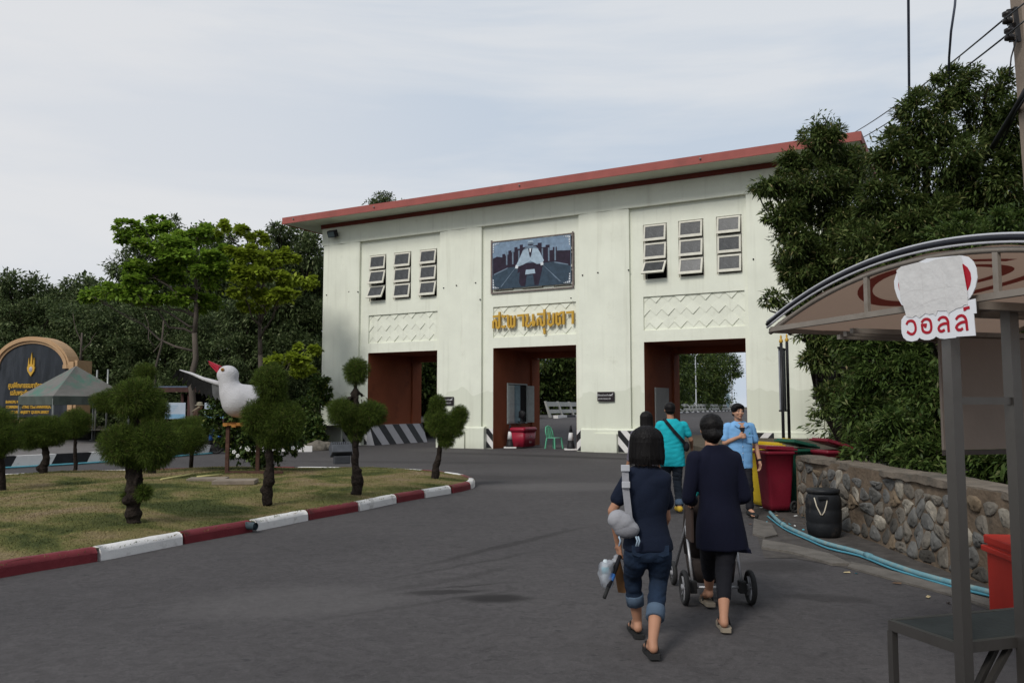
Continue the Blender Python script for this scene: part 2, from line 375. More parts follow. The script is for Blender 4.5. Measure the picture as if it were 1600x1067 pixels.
# ---------------------------------------------------------------- lawn island with painted kerb
KP = [(-7.6, 2.6), (-6.2, 5.4), (-4.94, 8.06), (-4.41, 8.95), (-3.93, 10.02), (-3.41, 11.03), (-2.93, 12.14), (-2.41, 13.17), (-1.90, 14.39), (-1.36, 15.4), (-.98, 16.15),
      (-.78, 16.9), (-.82, 17.7), (-1.12, 18.6), (-1.65, 19.4), (-2.5, 20.1), (-3.7, 20.55), (-5.5, 20.8), (-8, 20.4), (-10.5, 19.2), (-13, 17.2), (-17, 13), (-19, 7), (-16, 2), (-11, .5)]
def resample(P, closed=True, step=.1):
    P = [Vector((*p, 0)) if len(p) == 2 else Vector(p) for p in P]; n = len(P); outp = []
    for i in range(n if closed else n - 1):
        p0, p1, p2, p3 = P[(i - 1) % n], P[i], P[(i + 1) % n], P[(i + 2) % n]
        if not closed:
            p0 = P[max(0, i - 1)]; p3 = P[min(n - 1, i + 2)]
        k = max(1, int((p2 - p1).length / step))
        for j in range(k):
            t = j / k
            outp.append(.5 * ((2 * p1) + (p2 - p0) * t + (2 * p0 - 5 * p1 + 4 * p2 - p3) * t * t + (3 * p1 - p0 - 3 * p2 + p3) * t ** 3))
    if not closed: outp.append(P[-1])
    return outp
KPATH = resample(KP, True, .04)
cen = Vector((-8.2, 12.2, 0))
def lawn_z(p):
    d = min((Vector((p.x, p.y, 0)) - q).length for q in KPATH[::10])
    return .118 + .14 * (1 - math.exp(-d / 1.3))
rings = [1 - i / 26 for i in range(26)]
base = KPATH[::7]; m = MB()
for f in rings:
    for q in base:
        p = cen + (q - cen) * (f * .992); p.z = lawn_z(p) + .02 * math.sin(p.x * 1.7 + math.sin(p.y)) * (f < .97); m.v.append(tuple(p))
nb = len(base)
for i in range(len(rings) - 1):
    for k in range(nb): m.f.append([i * nb + k, i * nb + (k + 1) % nb, (i + 1) * nb + (k + 1) % nb, (i + 1) * nb + k]); m.m.append(0); m.sm.append(True)
m.v.append((cen.x, cen.y, .265)); m.f += [[(len(rings) - 1) * nb + k, (len(rings) - 1) * nb + (k + 1) % nb, len(m.v) - 1] for k in range(nb)]; m.m += [0] * nb; m.sm += [True] * nb

def grass_colour(nt, src):
    L = nt.links.new
    n = N(nt, 'ShaderNodeTexNoise'); n.inputs['Scale'].default_value = .75; n.inputs['Detail'].default_value = 7; n.inputs['Roughness'].default_value = .62; n.inputs['Distortion'].default_value = .6
    L(src, n.inputs['Vector'])
    r = N(nt, 'ShaderNodeValToRGB'); e = r.color_ramp.elements
    for _ in range(2): e.new(.5)
    for i, (p, c) in enumerate([(.38, (.048, .060, .018)), (.47, (.110, .112, .036)), (.55, (.185, .150, .068)), (.66, (.22, .165, .10))]):
        e[i].position = p; e[i].color = (*c, 1)
    L(n.outputs[0], r.inputs[0]); return r.outputs[0]
lm = bpy.data.materials.new('lawn_turf'); lm.use_nodes = True; nt = lm.node_tree; b = nt.nodes['Principled BSDF']; b.inputs['Roughness'].default_value = .95; b.inputs['Specular IOR Level'].default_value = .1
tc = N(nt, 'ShaderNodeTexCoord'); gc = grass_colour(nt, tc.outputs['Object'])
n = N(nt, 'ShaderNodeTexNoise'); n.inputs['Scale'].default_value = 45; n.inputs['Detail'].default_value = 4; L2 = nt.links.new; L2(tc.outputs['Object'], n.inputs['Vector'])
mm = N(nt, 'ShaderNodeMixRGB', blend_type='MULTIPLY'); mm.inputs[0].default_value = .7; L2(gc, mm.inputs[1])
rr = N(nt, 'ShaderNodeValToRGB'); rr.color_ramp.elements[0].position = .35; rr.color_ramp.elements[0].color = (.45, .45, .45, 1); rr.color_ramp.elements[1].position = .6; rr.color_ramp.elements[1].color = (1.15, 1.15, 1.1, 1)
L2(n.outputs[0], rr.inputs[0]); L2(rr.outputs[0], mm.inputs[2]); L2(mm.outputs[0], b.inputs['Base Color'])
bp = N(nt, 'ShaderNodeBump'); bp.inputs['Strength'].default_value = .8; bp.inputs['Distance'].default_value = .03; L2(n.outputs[0], bp.inputs['Height']); L2(bp.outputs[0], b.inputs['Normal'])
m.build('lawn', lm, kind='structure')
# mown blades
gm = bpy.data.materials.new('grass_blade'); gm.use_nodes = True; nt = gm.node_tree; b = nt.nodes['Principled BSDF']; b.inputs['Roughness'].default_value = .8; b.inputs['Specular IOR Level'].default_value = .15
tc = N(nt, 'ShaderNodeTexCoord'); gc = grass_colour(nt, tc.outputs['Object']); ge = N(nt, 'ShaderNodeNewGeometry'); hs = N(nt, 'ShaderNodeHueSaturation')
mr_ = N(nt, 'ShaderNodeMapRange'); mr_.inputs['To Min'].default_value = .7; mr_.inputs['To Max'].default_value = 1.5
nt.links.new(ge.outputs['Random Per Island'], mr_.inputs[0]); nt.links.new(mr_.outputs[0], hs.inputs['Value']); nt.links.new(gc, hs.inputs['Color']); nt.links.new(hs.outputs[0], b.inputs['Base Color'])
g = np.random.default_rng(5); pts = []
kp = np.array([[p.x, p.y] for p in KPATH[::7]])
def inside(P, poly):
    x, y = P[:, 0], P[:, 1]; r = np.zeros(len(P), bool); j = len(poly) - 1
    for i in range(len(poly)):
        xi, yi = poly[i]; xj, yj = poly[j]
        c = ((yi > y) != (yj > y)) & (x < (xj - xi) * (y - yi) / (yj - yi + 1e-12) + xi); r ^= c; j = i
    return r
P = np.stack([g.uniform(-13, -.6, 130000), 21 - 15 * g.uniform(0, 1, 130000) ** .75], 1)
P = P[inside(P, kp)]; vis = np.abs(P[:, 0]) < P[:, 1] * .66; P = P[vis]
d = np.min(np.linalg.norm(P[:, None, :] - kp[None, ::2], axis=2), axis=1) if len(P) < 200000 else 0
z = .118 + .14 * (1 - np.exp(-d / 1.3)) + .02 * np.sin(P[:, 0] * 1.7 + np.sin(P[:, 1]))
C = np.stack([P[:, 0], P[:, 1], z - .004], 1); D = g.normal(size=C.shape) * .55; D[:, 2] = 1
quads_mesh('grass', leaf_quads(C, D, .032, .009, g, 0, .3), gm, kind='stuff', label='short dry mown grass covering the kerbed island', cat='grass')

kerb = empty('kerb'); kerb['kind'] = 'structure'
arc = [0]; 
for i in range(1, len(KPATH)): arc.append(arc[-1] + (KPATH[i] - KPATH[i - 1]).length)
i3 = min(range(len(KPATH)), key=lambda i: (KPATH[i] - Vector((-4.41, 8.95, 0))).length); A0 = arc[i3] - 1.17 * 4
prof = [(0, 0), (.004, .09), (.022, .125), (.055, .146), (.11, .148), (.15, .135), (.165, .10), (.165, 0)]
a = A0; kidx = 0
while a < arc[-1] - .5 and a < arc[i3] + 28:
    near = abs(a - (arc[i3] + 8.6)) < 3.2
    ln = 1.165 if not near else .9
    js = [j for j in range(len(KPATH)) if a + .001 <= arc[j] <= a + ln - .001]
    if len(js) > 2:
        js = js[::3] + ([js[-1]] if (len(js) - 1) % 3 else [])
        m = MB()
        for j in js:
            p = KPATH[j]; d = (KPATH[(j + 1) % len(KPATH)] - KPATH[j - 1]).normalized(); nr = Vector((-d.y, d.x, 0))   # towards the lawn
            jit = rnd.uniform(-.003, .003)
            for (u, z) in prof: m.v.append(tuple(p + nr * (u + jit) + Vector((0, 0, z + (rnd.uniform(-.003, .003) if z > .1 else 0)))))
        k = len(prof); nn = len(js)
        for i in range(nn - 1):
            for q in range(k): m.f.append([i * k + q, i * k + (q + 1) % k, (i + 1) * k + (q + 1) % k, (i + 1) * k + q]); m.m.append(0); m.sm.append(1 <= q <= 5)
        m.f += [list(range(k)), [(nn - 1) * k + q for q in range(k)][::-1]]; m.m += [0, 0]; m.sm += [False, False]
        m.build('kerb_stone', REDP if kidx % 2 == 1 else WHITEP, kerb)
    a += ln; kidx += 1
# drain pipe mouth between two kerb stones
pp = G(399, 822, .09); m = MB(); dd = (Vector((-3.41, 11.03, 0)) - Vector((-3.93, 10.02, 0))).normalized()
m.tube([pp - Vector((-dd.y, dd.x, 0)) * .004, pp + Vector((-dd.y, dd.x, 0)) * .2], .05, 12, cap=False); m.tube([pp + Vector((-dd.y, dd.x, 0)) * .02, pp + Vector((-dd.y, dd.x, 0)) * .03], .046, 12)
m.build('drain_pipe', mat('pipe_blue_grey', (.04, .06, .07), .5), kerb)

# ---------------------------------------------------------------- raised pavement on the left with black and white kerb
L0, L1, L2p, L3 = Vector((-24, 6.5, 0)), Vector((-13.6, 21.8, 0)), Vector((-12.0, 24.4, 0)), Vector((-10.6, 28.6, 0))
m = MB(); m.prism([(-26, 9), (-13.78, 21.95), (-12.2, 24.5), (-10.8, 28.7), (-10.9, 31), (-9.0, 36.4), (-13, 48), (-50, 48), (-50, 9)], -.3, .29); m.build('pavement', PAV, kind='structure')
kb = empty('painted_kerb'); kb['kind'] = 'structure'
path = [(-17.0, 17.2), (-13.6, 21.8), (-12.0, 24.4), (-10.6, 28.6), (-10.55, 29.6)]
pts = resample(path, False, .05); acc = 0; seg = []; idx = 0; start = pts[0]
for i in range(1, len(pts)):
    acc += (pts[i] - pts[i - 1]).length
    if acc > 1.0:
        d = (pts[i] - start).normalized(); nr = Vector((-d.y, d.x, 0)); q = d * .0
        sl = d * .16; e = d * .004; H = .33
        m = MB()   # slanted joints: the stripe leans
        a0, b0 = start + e, pts[i] - e
        vs = [a0, b0, b0 + nr * .18, a0 + nr * .18]; up = [v + sl + Vector((0, 0, H)) for v in vs]
        m.add(vs + up, [(0, 3, 2, 1), (4, 5, 6, 7), (0, 1, 5, 4), (1, 2, 6, 5), (2, 3, 7, 6), (3, 0, 4, 7)])
        m.build('kerb_block', BLACKP if idx % 2 else WHITEP, kb); idx += 1; acc = 0; start = pts[i]
m = MB()
m.tube([p + Vector((.07, -.04, .035)) for p in pts[::6]], .028, 6)
m.build('blue_hose', mat('hose_blue', (.10, .33, .40), .5), label='thin blue pipe lying along the foot of the black and white kerb', cat='pipe')
# low white painted kerb by the gate
kc = empty('low_white_kerb'); kc['kind'] = 'structure'
for k in range(5):
    a = Vector((-10.3, 29.9, 0)).lerp(Vector((-7.3, 30.3, 0)), k / 5); b_ = Vector((-10.3, 29.9, 0)).lerp(Vector((-7.3, 30.3, 0)), (k + 1) / 5 - .01)
    m = MB(); m.bar(a + Vector((0, 0, .1)), b_ + Vector((0, 0, .1)), .2, .22); m.build('kerb_block', WHITEP, kc)
# ================================================================ GATEHOUSE
def wall_mat():
    m = mat('wall_paint', (.72, .735, .63), .75, .05, 1.2, .35, 22, dirt=((.52, .52, .42), 1.1, .62, .5))
    nt = m.node_tree; b = nt.nodes['Principled BSDF']; L = nt.links.new
    last = b.inputs['Base Color'].links[0].from_socket
    tc = N(nt, 'ShaderNodeTexCoord'); sp = N(nt, 'ShaderNodeSeparateXYZ'); L(tc.outputs['Object'], sp.inputs[0])
    # touch-up coat on the lower wall, its top edge stepped
    n = N(nt, 'ShaderNodeTexNoise'); n.inputs['Scale'].default_value = .9; L(tc.outputs['Object'], n.inputs['Vector'])
    ma = N(nt, 'ShaderNodeMath', operation='MULTIPLY_ADD'); ma.inputs[1].default_value = 1.6; L(n.outputs[0], ma.inputs[0]); L(sp.outputs['Z'], ma.inputs[2])
    q = N(nt, 'ShaderNodeMapRange'); q.inputs['From Min'].default_value = 3.02; q.inputs['From Max'].default_value = 3.06; q.inputs['To Min'].default_value = .65; q.inputs['To Max'].default_value = 0; L(ma.outputs[0], q.inputs[0])
    mm = N(nt, 'ShaderNodeMixRGB'); mm.inputs[2].default_value = (.60, .62, .51, 1); L(q.outputs[0], mm.inputs[0]); L(last, mm.inputs[1]); last = mm.outputs[0]
    # water streaks: tall thin noise
    mp = N(nt, 'ShaderNodeMapping'); mp.inputs['Scale'].default_value = (3.2, 3.2, .18); L(tc.outputs['Object'], mp.inputs[0])
    n2 = N(nt, 'ShaderNodeTexNoise'); n2.inputs['Scale'].default_value = 1.6; n2.inputs['Detail'].default_value = 6; L(mp.outputs[0], n2.inputs['Vector'])
    q2 = N(nt, 'ShaderNodeMapRange'); q2.inputs['From Min'].default_value = .56; q2.inputs['From Max'].default_value = .75; q2.inputs['To Max'].default_value = .3; L(n2.outputs[0], q2.inputs[0])
    m2 = N(nt, 'ShaderNodeMixRGB'); m2.inputs[2].default_value = (.45, .45, .36, 1); L(q2.outputs[0], m2.inputs[0]); L(last, m2.inputs[1])
    # splash dirt near the ground
    q3 = N(nt, 'ShaderNodeMapRange'); q3.inputs['From Min'].default_value = 0; q3.inputs['From Max'].default_value = .35; q3.inputs['To Min'].default_value = .45; q3.inputs['To Max'].default_value = 0
    L(sp.outputs['Z'], q3.inputs[0]); n3 = N(nt, 'ShaderNodeTexNoise'); n3.inputs['Scale'].default_value = 5; L(tc.outputs['Object'], n3.inputs['Vector'])
    mu = N(nt, 'ShaderNodeMath', operation='MULTIPLY'); L(q3.outputs[0], mu.inputs[0]); L(n3.outputs[0], mu.inputs[1])
    m3 = N(nt, 'ShaderNodeMixRGB'); m3.inputs[2].default_value = (.25, .24, .19, 1); L(mu.outputs[0], m3.inputs[0]); L(m2.outputs[0], m3.inputs[1]); L(m3.outputs[0], b.inputs['Base Color'])
    return m
WALL = wall_mat()
ROOFR = mat('roof_red', (.30, .088, .075), .7, .12, 1.5, .3, 30, dirt=((.2, .07, .06), 1.2, .55, .5))
TRIM = mat('trim_maroon', (.16, .035, .025), .65, .1, 2)
SOFF = mat('soffit_paint', (.64, .66, .56), .8, .05, 1)
RUST = mat('passage_rust_paint', (.24, .070, .030), .85, .12, 1.2, .2, 20, dirt=((.10, .03, .017), .8, .55, .5))
FRAME = mat('window_frame_paint', (.62, .60, .52), .6, .1, 8)
PANE = mat('window_glass', (.05, .053, .055), .35, .35, 6, spec=.4, dirt=((.10, .10, .105), 14, .5, .6))
DARK = mat('dark_interior', (.012, .012, .012), .9, .1)
GREYP = mat('grey_stripe_paint', (.42, .42, .44), .6, .08, 4)

gate = empty('gatehouse', O3, GROT, 'wide cream two storey gatehouse with three openings and a flat red roof', 'building')
BAYS = [0.0, -6.26, 6.26]; OW = 3.6
PIERS = [(-8.85, -6.26), (-2.66, 0), (3.6, 6.26), (9.86, 12.45)]
DEP = 3.9
m = MB()
for a, b_ in PIERS: m.box(a, 0, 0, b_, DEP, 3.95)
COLX = [(.02, .92), (1.33, 2.24), (2.68, 3.56)]
for k, s0 in enumerate(BAYS):
    e = s0 + OW
    # front skin of each bay, pieces butted round the ornament recess and the window columns
    m.box(s0, 0, 3.95, e, .26, 4.36); m.box(s0, .07, 4.36, e, .26, 5.58); m.box(s0, 0, 5.58, e, .26, 6.18); m.box(s0, 0, 8.2, e, .26, 9.72)
    xs = [s0] + [s0 + v for c in COLX for v in c] + [e]
    for i in range(0, 8, 2): m.box(xs[i], 0, 6.18, xs[i + 1], .26, 8.2)
    m.box(s0, 3.6, 4.0, e, DEP, 9.72)                # back wall
for a, b_ in PIERS: m.box(a, 0, 3.95, b_, DEP, 9.72)
m.build('wall', WALL, gate)
m = MB()
for s0 in BAYS: m.box(s0, .26, 3.95, s0 + OW, 3.6, 4.15)
m.build('passage_ceiling', RUST, gate)
m = MB()
for s0 in BAYS:
    for a, b_ in ((s0, s0 + .004), (s0 + OW - .004, s0 + OW)): m.box(a, .0, 0, b_, DEP, 3.95)
    m.box(s0 + .004, -.004, 3.946, s0 + OW - .004, .26, 3.95 - .001); m.box(s0 + .004, 3.2, 3.72, s0 + OW - .004, DEP, 3.945)
    m.box(s0 + .004, 3.2, 0, s0 + .07, DEP - .01, 3.7)
m.build('passage_wall', RUST, gate)
m = MB()
for s0 in BAYS: m.box(s0, .5, 4.15, s0 + OW, .56, 9.6)
m.build('room_shade_sheet', DARK, gate)  # near-black sheets stand in for the shade of the rooms behind the windows
# pilasters with shallow folds in the plaster
def folded(m, a, b_, t0, z0, z1, amp=.035, n=4, tb=0.0):
    w_ = (b_ - a) / n; pts = []
    for i in range(n + 1): pts.append((a + i * w_, t0 - (amp if i % 2 else 0)))
    poly = pts + [(b_, tb + .0), (a, tb)]
    m.prism(poly, z0, z1)
for a, b_ in ((-8.77, -6.71), (-2.49, -.48), (3.78, 5.78), (10.0, 12.3)):
    m = MB(); folded(m, a, b_, -.12, .82, 8.85); m.build('pilaster', WALL, gate)
m = MB(); folded(m, -8.85, 12.45, -.15, 8.85, 9.62, .012, 22); m.build('cornice', WALL, gate)
for a, b_, blk in ((-8.85, -6.42, (-8.3, -7.45)), (-2.55, -.3, (-2.05, -1.15)), (3.86, 6.05, (4.42, 5.3)), (10.0, 12.45, (10.9, 11.8))):
    m = MB(); m.box(a, -.22, 0, b_, 0, .80); m.prism([(-.22, .8), (-.12, .86), (0, .86), (0, .8)], a, b_, 'yz'); m.box(blk[0], -.31, 0, blk[1], -.22, .67); m.build('plinth', WALL, gate)
m = MB(); m.box(-8.9, -.2, 9.62, 12.5, DEP + .05, 9.80); m.build('eave_trim', TRIM, gate)
m = MB(); m.box(-10.15, -1.26, 9.80, 13.75, DEP + 1.1, 9.84); m.build('soffit', SOFF, gate)
m = MB(); m.box(-10.19, -1.30, 9.775, 13.8, DEP + 1.2, 9.797 + .001); m.v = []; m.f = []; m.m = []; m.sm = []
m.box(-10.19, -1.30, 9.77, 13.8, -1.26, 10.06); m.box(-10.19, -1.26, 9.77, -10.15, DEP + 1.14, 10.06); m.box(13.75, -1.26, 9.77, 13.8, DEP + 1.14, 10.06); m.box(-10.15, DEP + 1.1, 9.77, 13.75, DEP + 1.14, 10.06)
m.box(-10.15, -1.26, 9.84, 13.75, DEP + 1.1, 10.03); m.build('roof', ROOFR, gate)
for s in (-9.5, -5.0, 1.9, 8.8):
    m = MB(); m.tube([(s, -1.36, 9.93), (s, -1.25, 9.93)], .03, 8); m.build('spout', mat('spout_grey', (.2, .19, .18), .6), gate)

# windows: each a tilted frame with its own pane
angs = {(-6.26, 0, 0): 27, (-6.26, 0, 1): 16, (6.26, 0, 0): 38, (6.26, 1, 0): 17, (6.26, 2, 0): 8, (-6.26, 2, 0): 14}
wrnd = random.Random(3)
def window(s, z, w_, h, ang, par=gate):
    f = .065; wn = bpy.data.objects.new('window', None)
    m = MB(); t0, t1 = -.03, .02
    m.box(0, t0, -h, w_, t1, -h + f * 1.5, bev=.006); m.box(0, t0, -f, w_, t1, 0, bev=.006); m.box(0, t0, -h + f * 1.5, f, t1, -f, bev=.006); m.box(w_ - f, t0, -h + f * 1.5, w_, t1, -f, bev=.006)
    o = m.build('window', FRAME, par); o.location = (s, 0.0, z); o.rotation_euler = (R(-ang), 0, 0)
    m = MB(); m.box(f + .001, -.012, -h + f * 1.5 + .001, w_ - f - .001, -.006, -f - .001); m.build('pane', PANE, o)
for s0 in BAYS:
    for ci, (a, b_) in enumerate(COLX):
        m = MB(); a_, b2 = s0 + a, s0 + b_      # fixed outer frame
        for z in (6.18, 6.845, 7.515, 8.15): m.box(a_ + .001, .05, z, b2 - .001, .12, z + .04)
        m.box(a_ + .001, .05, 6.22, a_ + .045, .12, 8.15); m.box(b2 - .045, .05, 6.22, b2 - .001, .12, 8.15); m.build('window_surround', FRAME, gate)
        for ri in range(3):
            z = 6.18 + .04 + ri * .667 + .615
            if s0 == 0.0: ang = wrnd.uniform(1, 3)
            else: ang = angs.get((s0, ci, ri), wrnd.uniform(4, 11))
            window(a_ + .035, z, b_ - a - .07, .60, ang)
# diamond relief tiles in the three recesses
def clip(poly, x0, x1, z0, z1):
    def cut(P, f, inter):
        o_ = []
        for i in range(len(P)):
            a, b_ = P[i - 1], P[i]
            if f(b_):
                if not f(a): o_.append(inter(a, b_))
                o_.append(b_)
            elif f(a): o_.append(inter(a, b_))
        return o_
    def ix(v, k): return lambda a, b_: tuple(a[j] + (b_[j] - a[j]) * (v - a[k]) / (b_[k] - a[k]) for j in (0, 1))
    for v, k, sg in ((x0, 0, 1), (x1, 0, -1), (z0, 1, 1), (z1, 1, -1)):
        if len(poly) < 3: return []
        poly = cut(poly, lambda p: (p[k] - v) * sg >= -1e-9, ix(v, k))
    return poly
for s0 in BAYS:
    x0, x1, z0, z1 = s0 + .003, s0 + OW - .003, 4.363, 5.577
    for row in range(0, 4):
        for c in range(-1, 10):
            big = (row + c) % 2 == 1
            cx = s0 + c * .45; cz = 5.58 - row * .47
            if big: hd = .235; low, hi = .0, .034
            else: hd = .215; low, hi = .004, .010
            P = clip([(cx, cz - hd), (cx + hd, cz), (cx, cz + hd), (cx - hd, cz)], x0, x1, z0, z1)
            if len(P) < 3: continue
            ar = abs(sum(P[i - 1][0] * P[i][1] - P[i][0] * P[i - 1][1] for i in range(len(P)))) / 2
            if ar < .010: continue
            n = len(P); fr = [(p[0], .07 - (low + (hi - low) * (cz + hd - p[1]) / (2 * hd)) - .004, p[1]) for p in P]; bk = [(p[0], .069, p[1]) for p in P]
            m = MB(); m.add(fr + bk, [list(range(n)), list(range(n, 2 * n))[::-1]] + [(i, n + i, n + (i + 1) % n, (i + 1) % n) for i in range(n)]); m.build('relief_tile', WALL, gate)
# hazard stripes painted on corners and the striped guard in the left opening
def stripes(name, a, b_, z0, z1, t, dirn, wd=.26, par=gate, mats=None, label=None):
    x0, x1 = a, b_; m = MB(); sl = (z1 - z0) * .9
    m.add([(x0, t, z0), (x1, t, z0), (x1, t, z1), (x0, t, z1)], [(0, 1, 2, 3)], 0)
    k = -sl * 1.5
    while k < (x1 - x0) + sl:
        P = [(x0 + k, z0), (x0 + k + wd, z0), (x0 + k + wd + dirn * sl, z1), (x0 + k + dirn * sl, z1)]
        P = clip(P, x0, x1, z0, z1)
        if len(P) >= 3: m.add([(p[0], t - .004, p[1]) for p in P], [list(range(len(P)))], 1)
        k += wd * 2
    return m.build(name, mats or [WHITEP, BLACKP], par)
for a, b_, t, dr in ((-7.4, -6.425, -.224, -1), (-.3, -.003, -.004, -1), (5.32, 6.045, -.224, -1), (3.603, 3.86, -.004, 1), (10.02, 10.76, -.224, 1)):
    stripes('hazard_stripe', a, b_, .02, .79, t, dr)
stripes('hazard_stripe', -6.42, -6.262, .02, .79, -.004, -1)
g2 = MB(); x = -6.255
vs = [(x + .42, -.02, 0), (x + .42, DEP, 0), (x + .12, DEP, .86), (x + .12, -.02, .86), (x, -.02, 0), (x, DEP, 0), (x, DEP, .86), (x, -.02, .86)]
g2.add(vs, [(0, 1, 2, 3), (3, 2, 6, 7), (4, 0, 3, 7), (1, 5, 6, 2)])
def lean(t, z): return (x + .42 - .30 * z / .86 + .005, t, z)
k = -.7
while k < DEP:
    P = clip([(k + .70, 0), (k + 1.2, 0), (k + 1.2 - .5, .86), (k + .70 - .5, .86)], -.02, DEP, 0, .86)
    if len(P) >= 3: g2.add([lean(*p) for p in P], [list(range(len(P)))], 1)
    k += 1.04
g2.build('striped_guard', [GREYP, BLACKP], gate)

# booth window with shutters, back door, in the passage walls
LB = mat('shutter_blue', (.19, .29, .33), .55, .1, 6, dirt=((.12, .17, .18), 5, .55, .5)); LG = mat('shutter_pale', (.40, .45, .43), .55, .1, 6, dirt=((.2, .22, .2), 5, .6, .5))
bw = empty('booth_window', parent=gate)
m = MB(); m.box(.006, 1.15, .98, .012, 2.8, 2.55); m.build('opening_shade', DARK, bw)  # near-black plate on the wall, colour stands in for the booth's inner shade
m = MB()
for y0, y1, z0, z1 in ((1.1, 1.15, .95, 2.6), (2.75, 2.8, .95, 2.6), (1.15, 2.75, .95, 1.0), (1.15, 2.75, 2.55, 2.6)): m.box(.006, y0, z0, .05, y1, z1)
m.build('frame', LG, bw)
def shutter(y, ang, mt, par, wid=.62, z0=.98, z1=2.52):
    m = MB(); m.box(0, 0, z0, .035, wid, z1, bev=.006)
    for z in (z0 + .08, (z0 + z1) / 2, z1 - .14): m.box(.036, .04, z, .05, wid - .04, z + .08, bev=.004)
    for z in (z0 + .25, (z0 + z1) / 2 + .18): m.box(.036, .08, z, .042, wid - .08, z + .42)
    o = m.build('shutter', mt, par); o.location = (.03, y, 0); o.rotation_euler = (0, 0, R(ang)); return o
shutter(1.12, -4, LG, bw, .46); shutter(1.58, -14, LB, bw, .40); shutter(2.76, -9, LG, bw, .50)
m = MB(); m.box(6.27, 1.05, .03, 6.31, 2.6, 2.35, bev=.01); m.box(6.312, 1.12, .12, 6.318, 2.53, 2.28); m.build('passage_door', mat('door_grey', (.33, .35, .34), .6, .08, 3), gate)

# ---------------------------------------------------------------- things on and about the gatehouse
def stroke(m, pts, wd, d0, d1, mi=None, closed=False):
    """mitred ribbon in xz, extruded in y"""
    P = [Vector((p[0], p[1])) for p in pts]; n = len(P); lf = []; rt = []
    for i in range(n):
        a = (P[i] - P[i - 1]).normalized() if i else (P[1] - P[0]).normalized(); b_ = (P[i + 1] - P[i]).normalized() if i < n - 1 else a
        t = (a + b_); t = t.normalized() if t.length > 1e-4 else b_
        nr = Vector((-t.y, t.x)); k = min(1.7, 1 / max(.3, nr.dot(Vector((-a.y, a.x)))))
        lf.append(P[i] + nr * wd / 2 * k); rt.append(P[i] - nr * wd / 2 * k)
    for i in range(n - 1):
        m.prism([tuple(rt[i]), tuple(rt[i + 1]), tuple(lf[i + 1]), tuple(lf[i])], d0, d1, 'xz', mi)
GLY = [  # strokes measured off an enlargement of the sign
 [[(60, 285), (165, 270)], [(175, 198), (175, 478)], [(65, 492), (65, 375), (100, 345), (125, 380), (125, 472), (150, 488), (175, 470)]],
 [[(220, 262), (248, 288), (285, 270)], [(215, 452), (245, 470), (285, 448)]],
 [[(303, 262), (330, 272), (330, 448), (352, 470), (382, 440), (382, 262)], [(382, 440), (410, 465), (440, 445), (447, 262)]],
 [[(490, 268), (600, 256), (600, 462)]],
 [[(636, 255), (675, 250), (672, 360), (655, 390), (655, 440), (682, 458), (712, 440), (745, 388), (812, 370)], [(775, 235), (775, 375)], [(776, 375), (776, 452)], [(812, 372), (790, 446)]],
 [[(848, 240), (960, 234)], [(977, 152), (977, 432)], [(860, 442), (860, 330), (885, 310), (915, 335), (920, 425), (948, 442), (977, 425)], [(972, 488), (982, 592)]],
 [[(1030, 230), (1062, 225), (1065, 330), (1045, 355), (1045, 410), (1088, 438), (1135, 405), (1142, 215)]],
 [[(1195, 405), (1195, 208)], [(1195, 215), (1235, 245), (1280, 210), (1320, 205), (1320, 422)], [(1195, 400), (1226, 425), (1262, 400), (1258, 310), (1243, 300)]],
 [[(1368, 212), (1485, 198), (1482, 412)]]]
def FP(px, py, t):   # photo point on the front's plane -> (s, z)
    r = ray(px, py); o_ = O3 + DT * t; k = o_.dot(DT) / r.dot(DT); p = Vector((0, 0, CAMH)) + r * k; return ((p - O3).dot(DS), p.z)
GOLD = mat('gold_letter_paint', (.52, .31, .045), .45, .08, 5, dirt=((.30, .2, .05), 6, .6, .4))
sg = empty('gold_sign_lettering', O3, GROT, 'raised gold Thai letters reading สะพานสุขตา above the middle opening', 'sign')
for st in GLY:
    m = MB()
    for q, pl in enumerate(st): stroke(m, [FP(765 + x / 11.43, 470 + y / 11.43, -.09) for x, y in pl], .082, -.11 - .0015 * q, -.03)
    m.build('letter', GOLD, sg)
# portrait print: a seated man in a pale jacket before a dark blocky skyline, toned blue; built as one flat board
PB = {k: mat('print_' + k, c, .45, v, 5) for k, c, v in (('sky', (.18, .25, .34), .25), ('dark', (.022, .014, .028), .35), ('ground', (.035, .058, .085), .3), ('light', (.33, .42, .50), .2), ('mid', (.14, .19, .25), .3), ('white', (.62, .66, .70), .1))}
pb = empty('portrait_board', S(.02, -.09, 0), GROT, 'blue toned portrait board of a seated man in a pale jacket over the middle opening', 'billboard')
m = MB(); PW, PH, Z0 = 3.42, 1.86, 6.27
m.box(0, 0, Z0, PW, .03, Z0 + PH); 
def q(pl, lv, mt): m.prism([(p[0] * PW, Z0 + p[1] * PH) for p in pl], -.002 * lv - .0015, -.002 * lv, 'xz', mt)
keys = ['sky', 'dark', 'ground', 'light', 'mid', 'white']; DKK = {k: i for i, k in enumerate(keys)}
q([(.004, .0), (.996, .0), (.996, .45), (.7, .5), (.3, .5), (.004, .38)], 1, 2)
q([(.004, .30), (.2, .44), (.8, .48), (.996, .36), (.996, .68), (.83, .70), (.83, .78), (.78, .78), (.78, .72), (.74, .72), (.74, .84), (.69, .84), (.69, .8), (.64, .8), (.64, .9), (.59, .9), (.59, .86), (.40, .84), (.40, .9), (.36, .9), (.36, .82), (.33, .82), (.33, .86), (.29, .86), (.29, .76), (.25, .76), (.25, .8), (.21, .8), (.21, .72), (.17, .7), (.17, .74), (.13, .74), (.13, .67), (.06, .7), (.004, .66)], 2, 1)
for x_ in (.18, .26, .34, .64, .72, .8):
    q([(x_, .5), (x_ + .018, .5), (x_ + .018, .78), (x_, .78)], 3, 4)
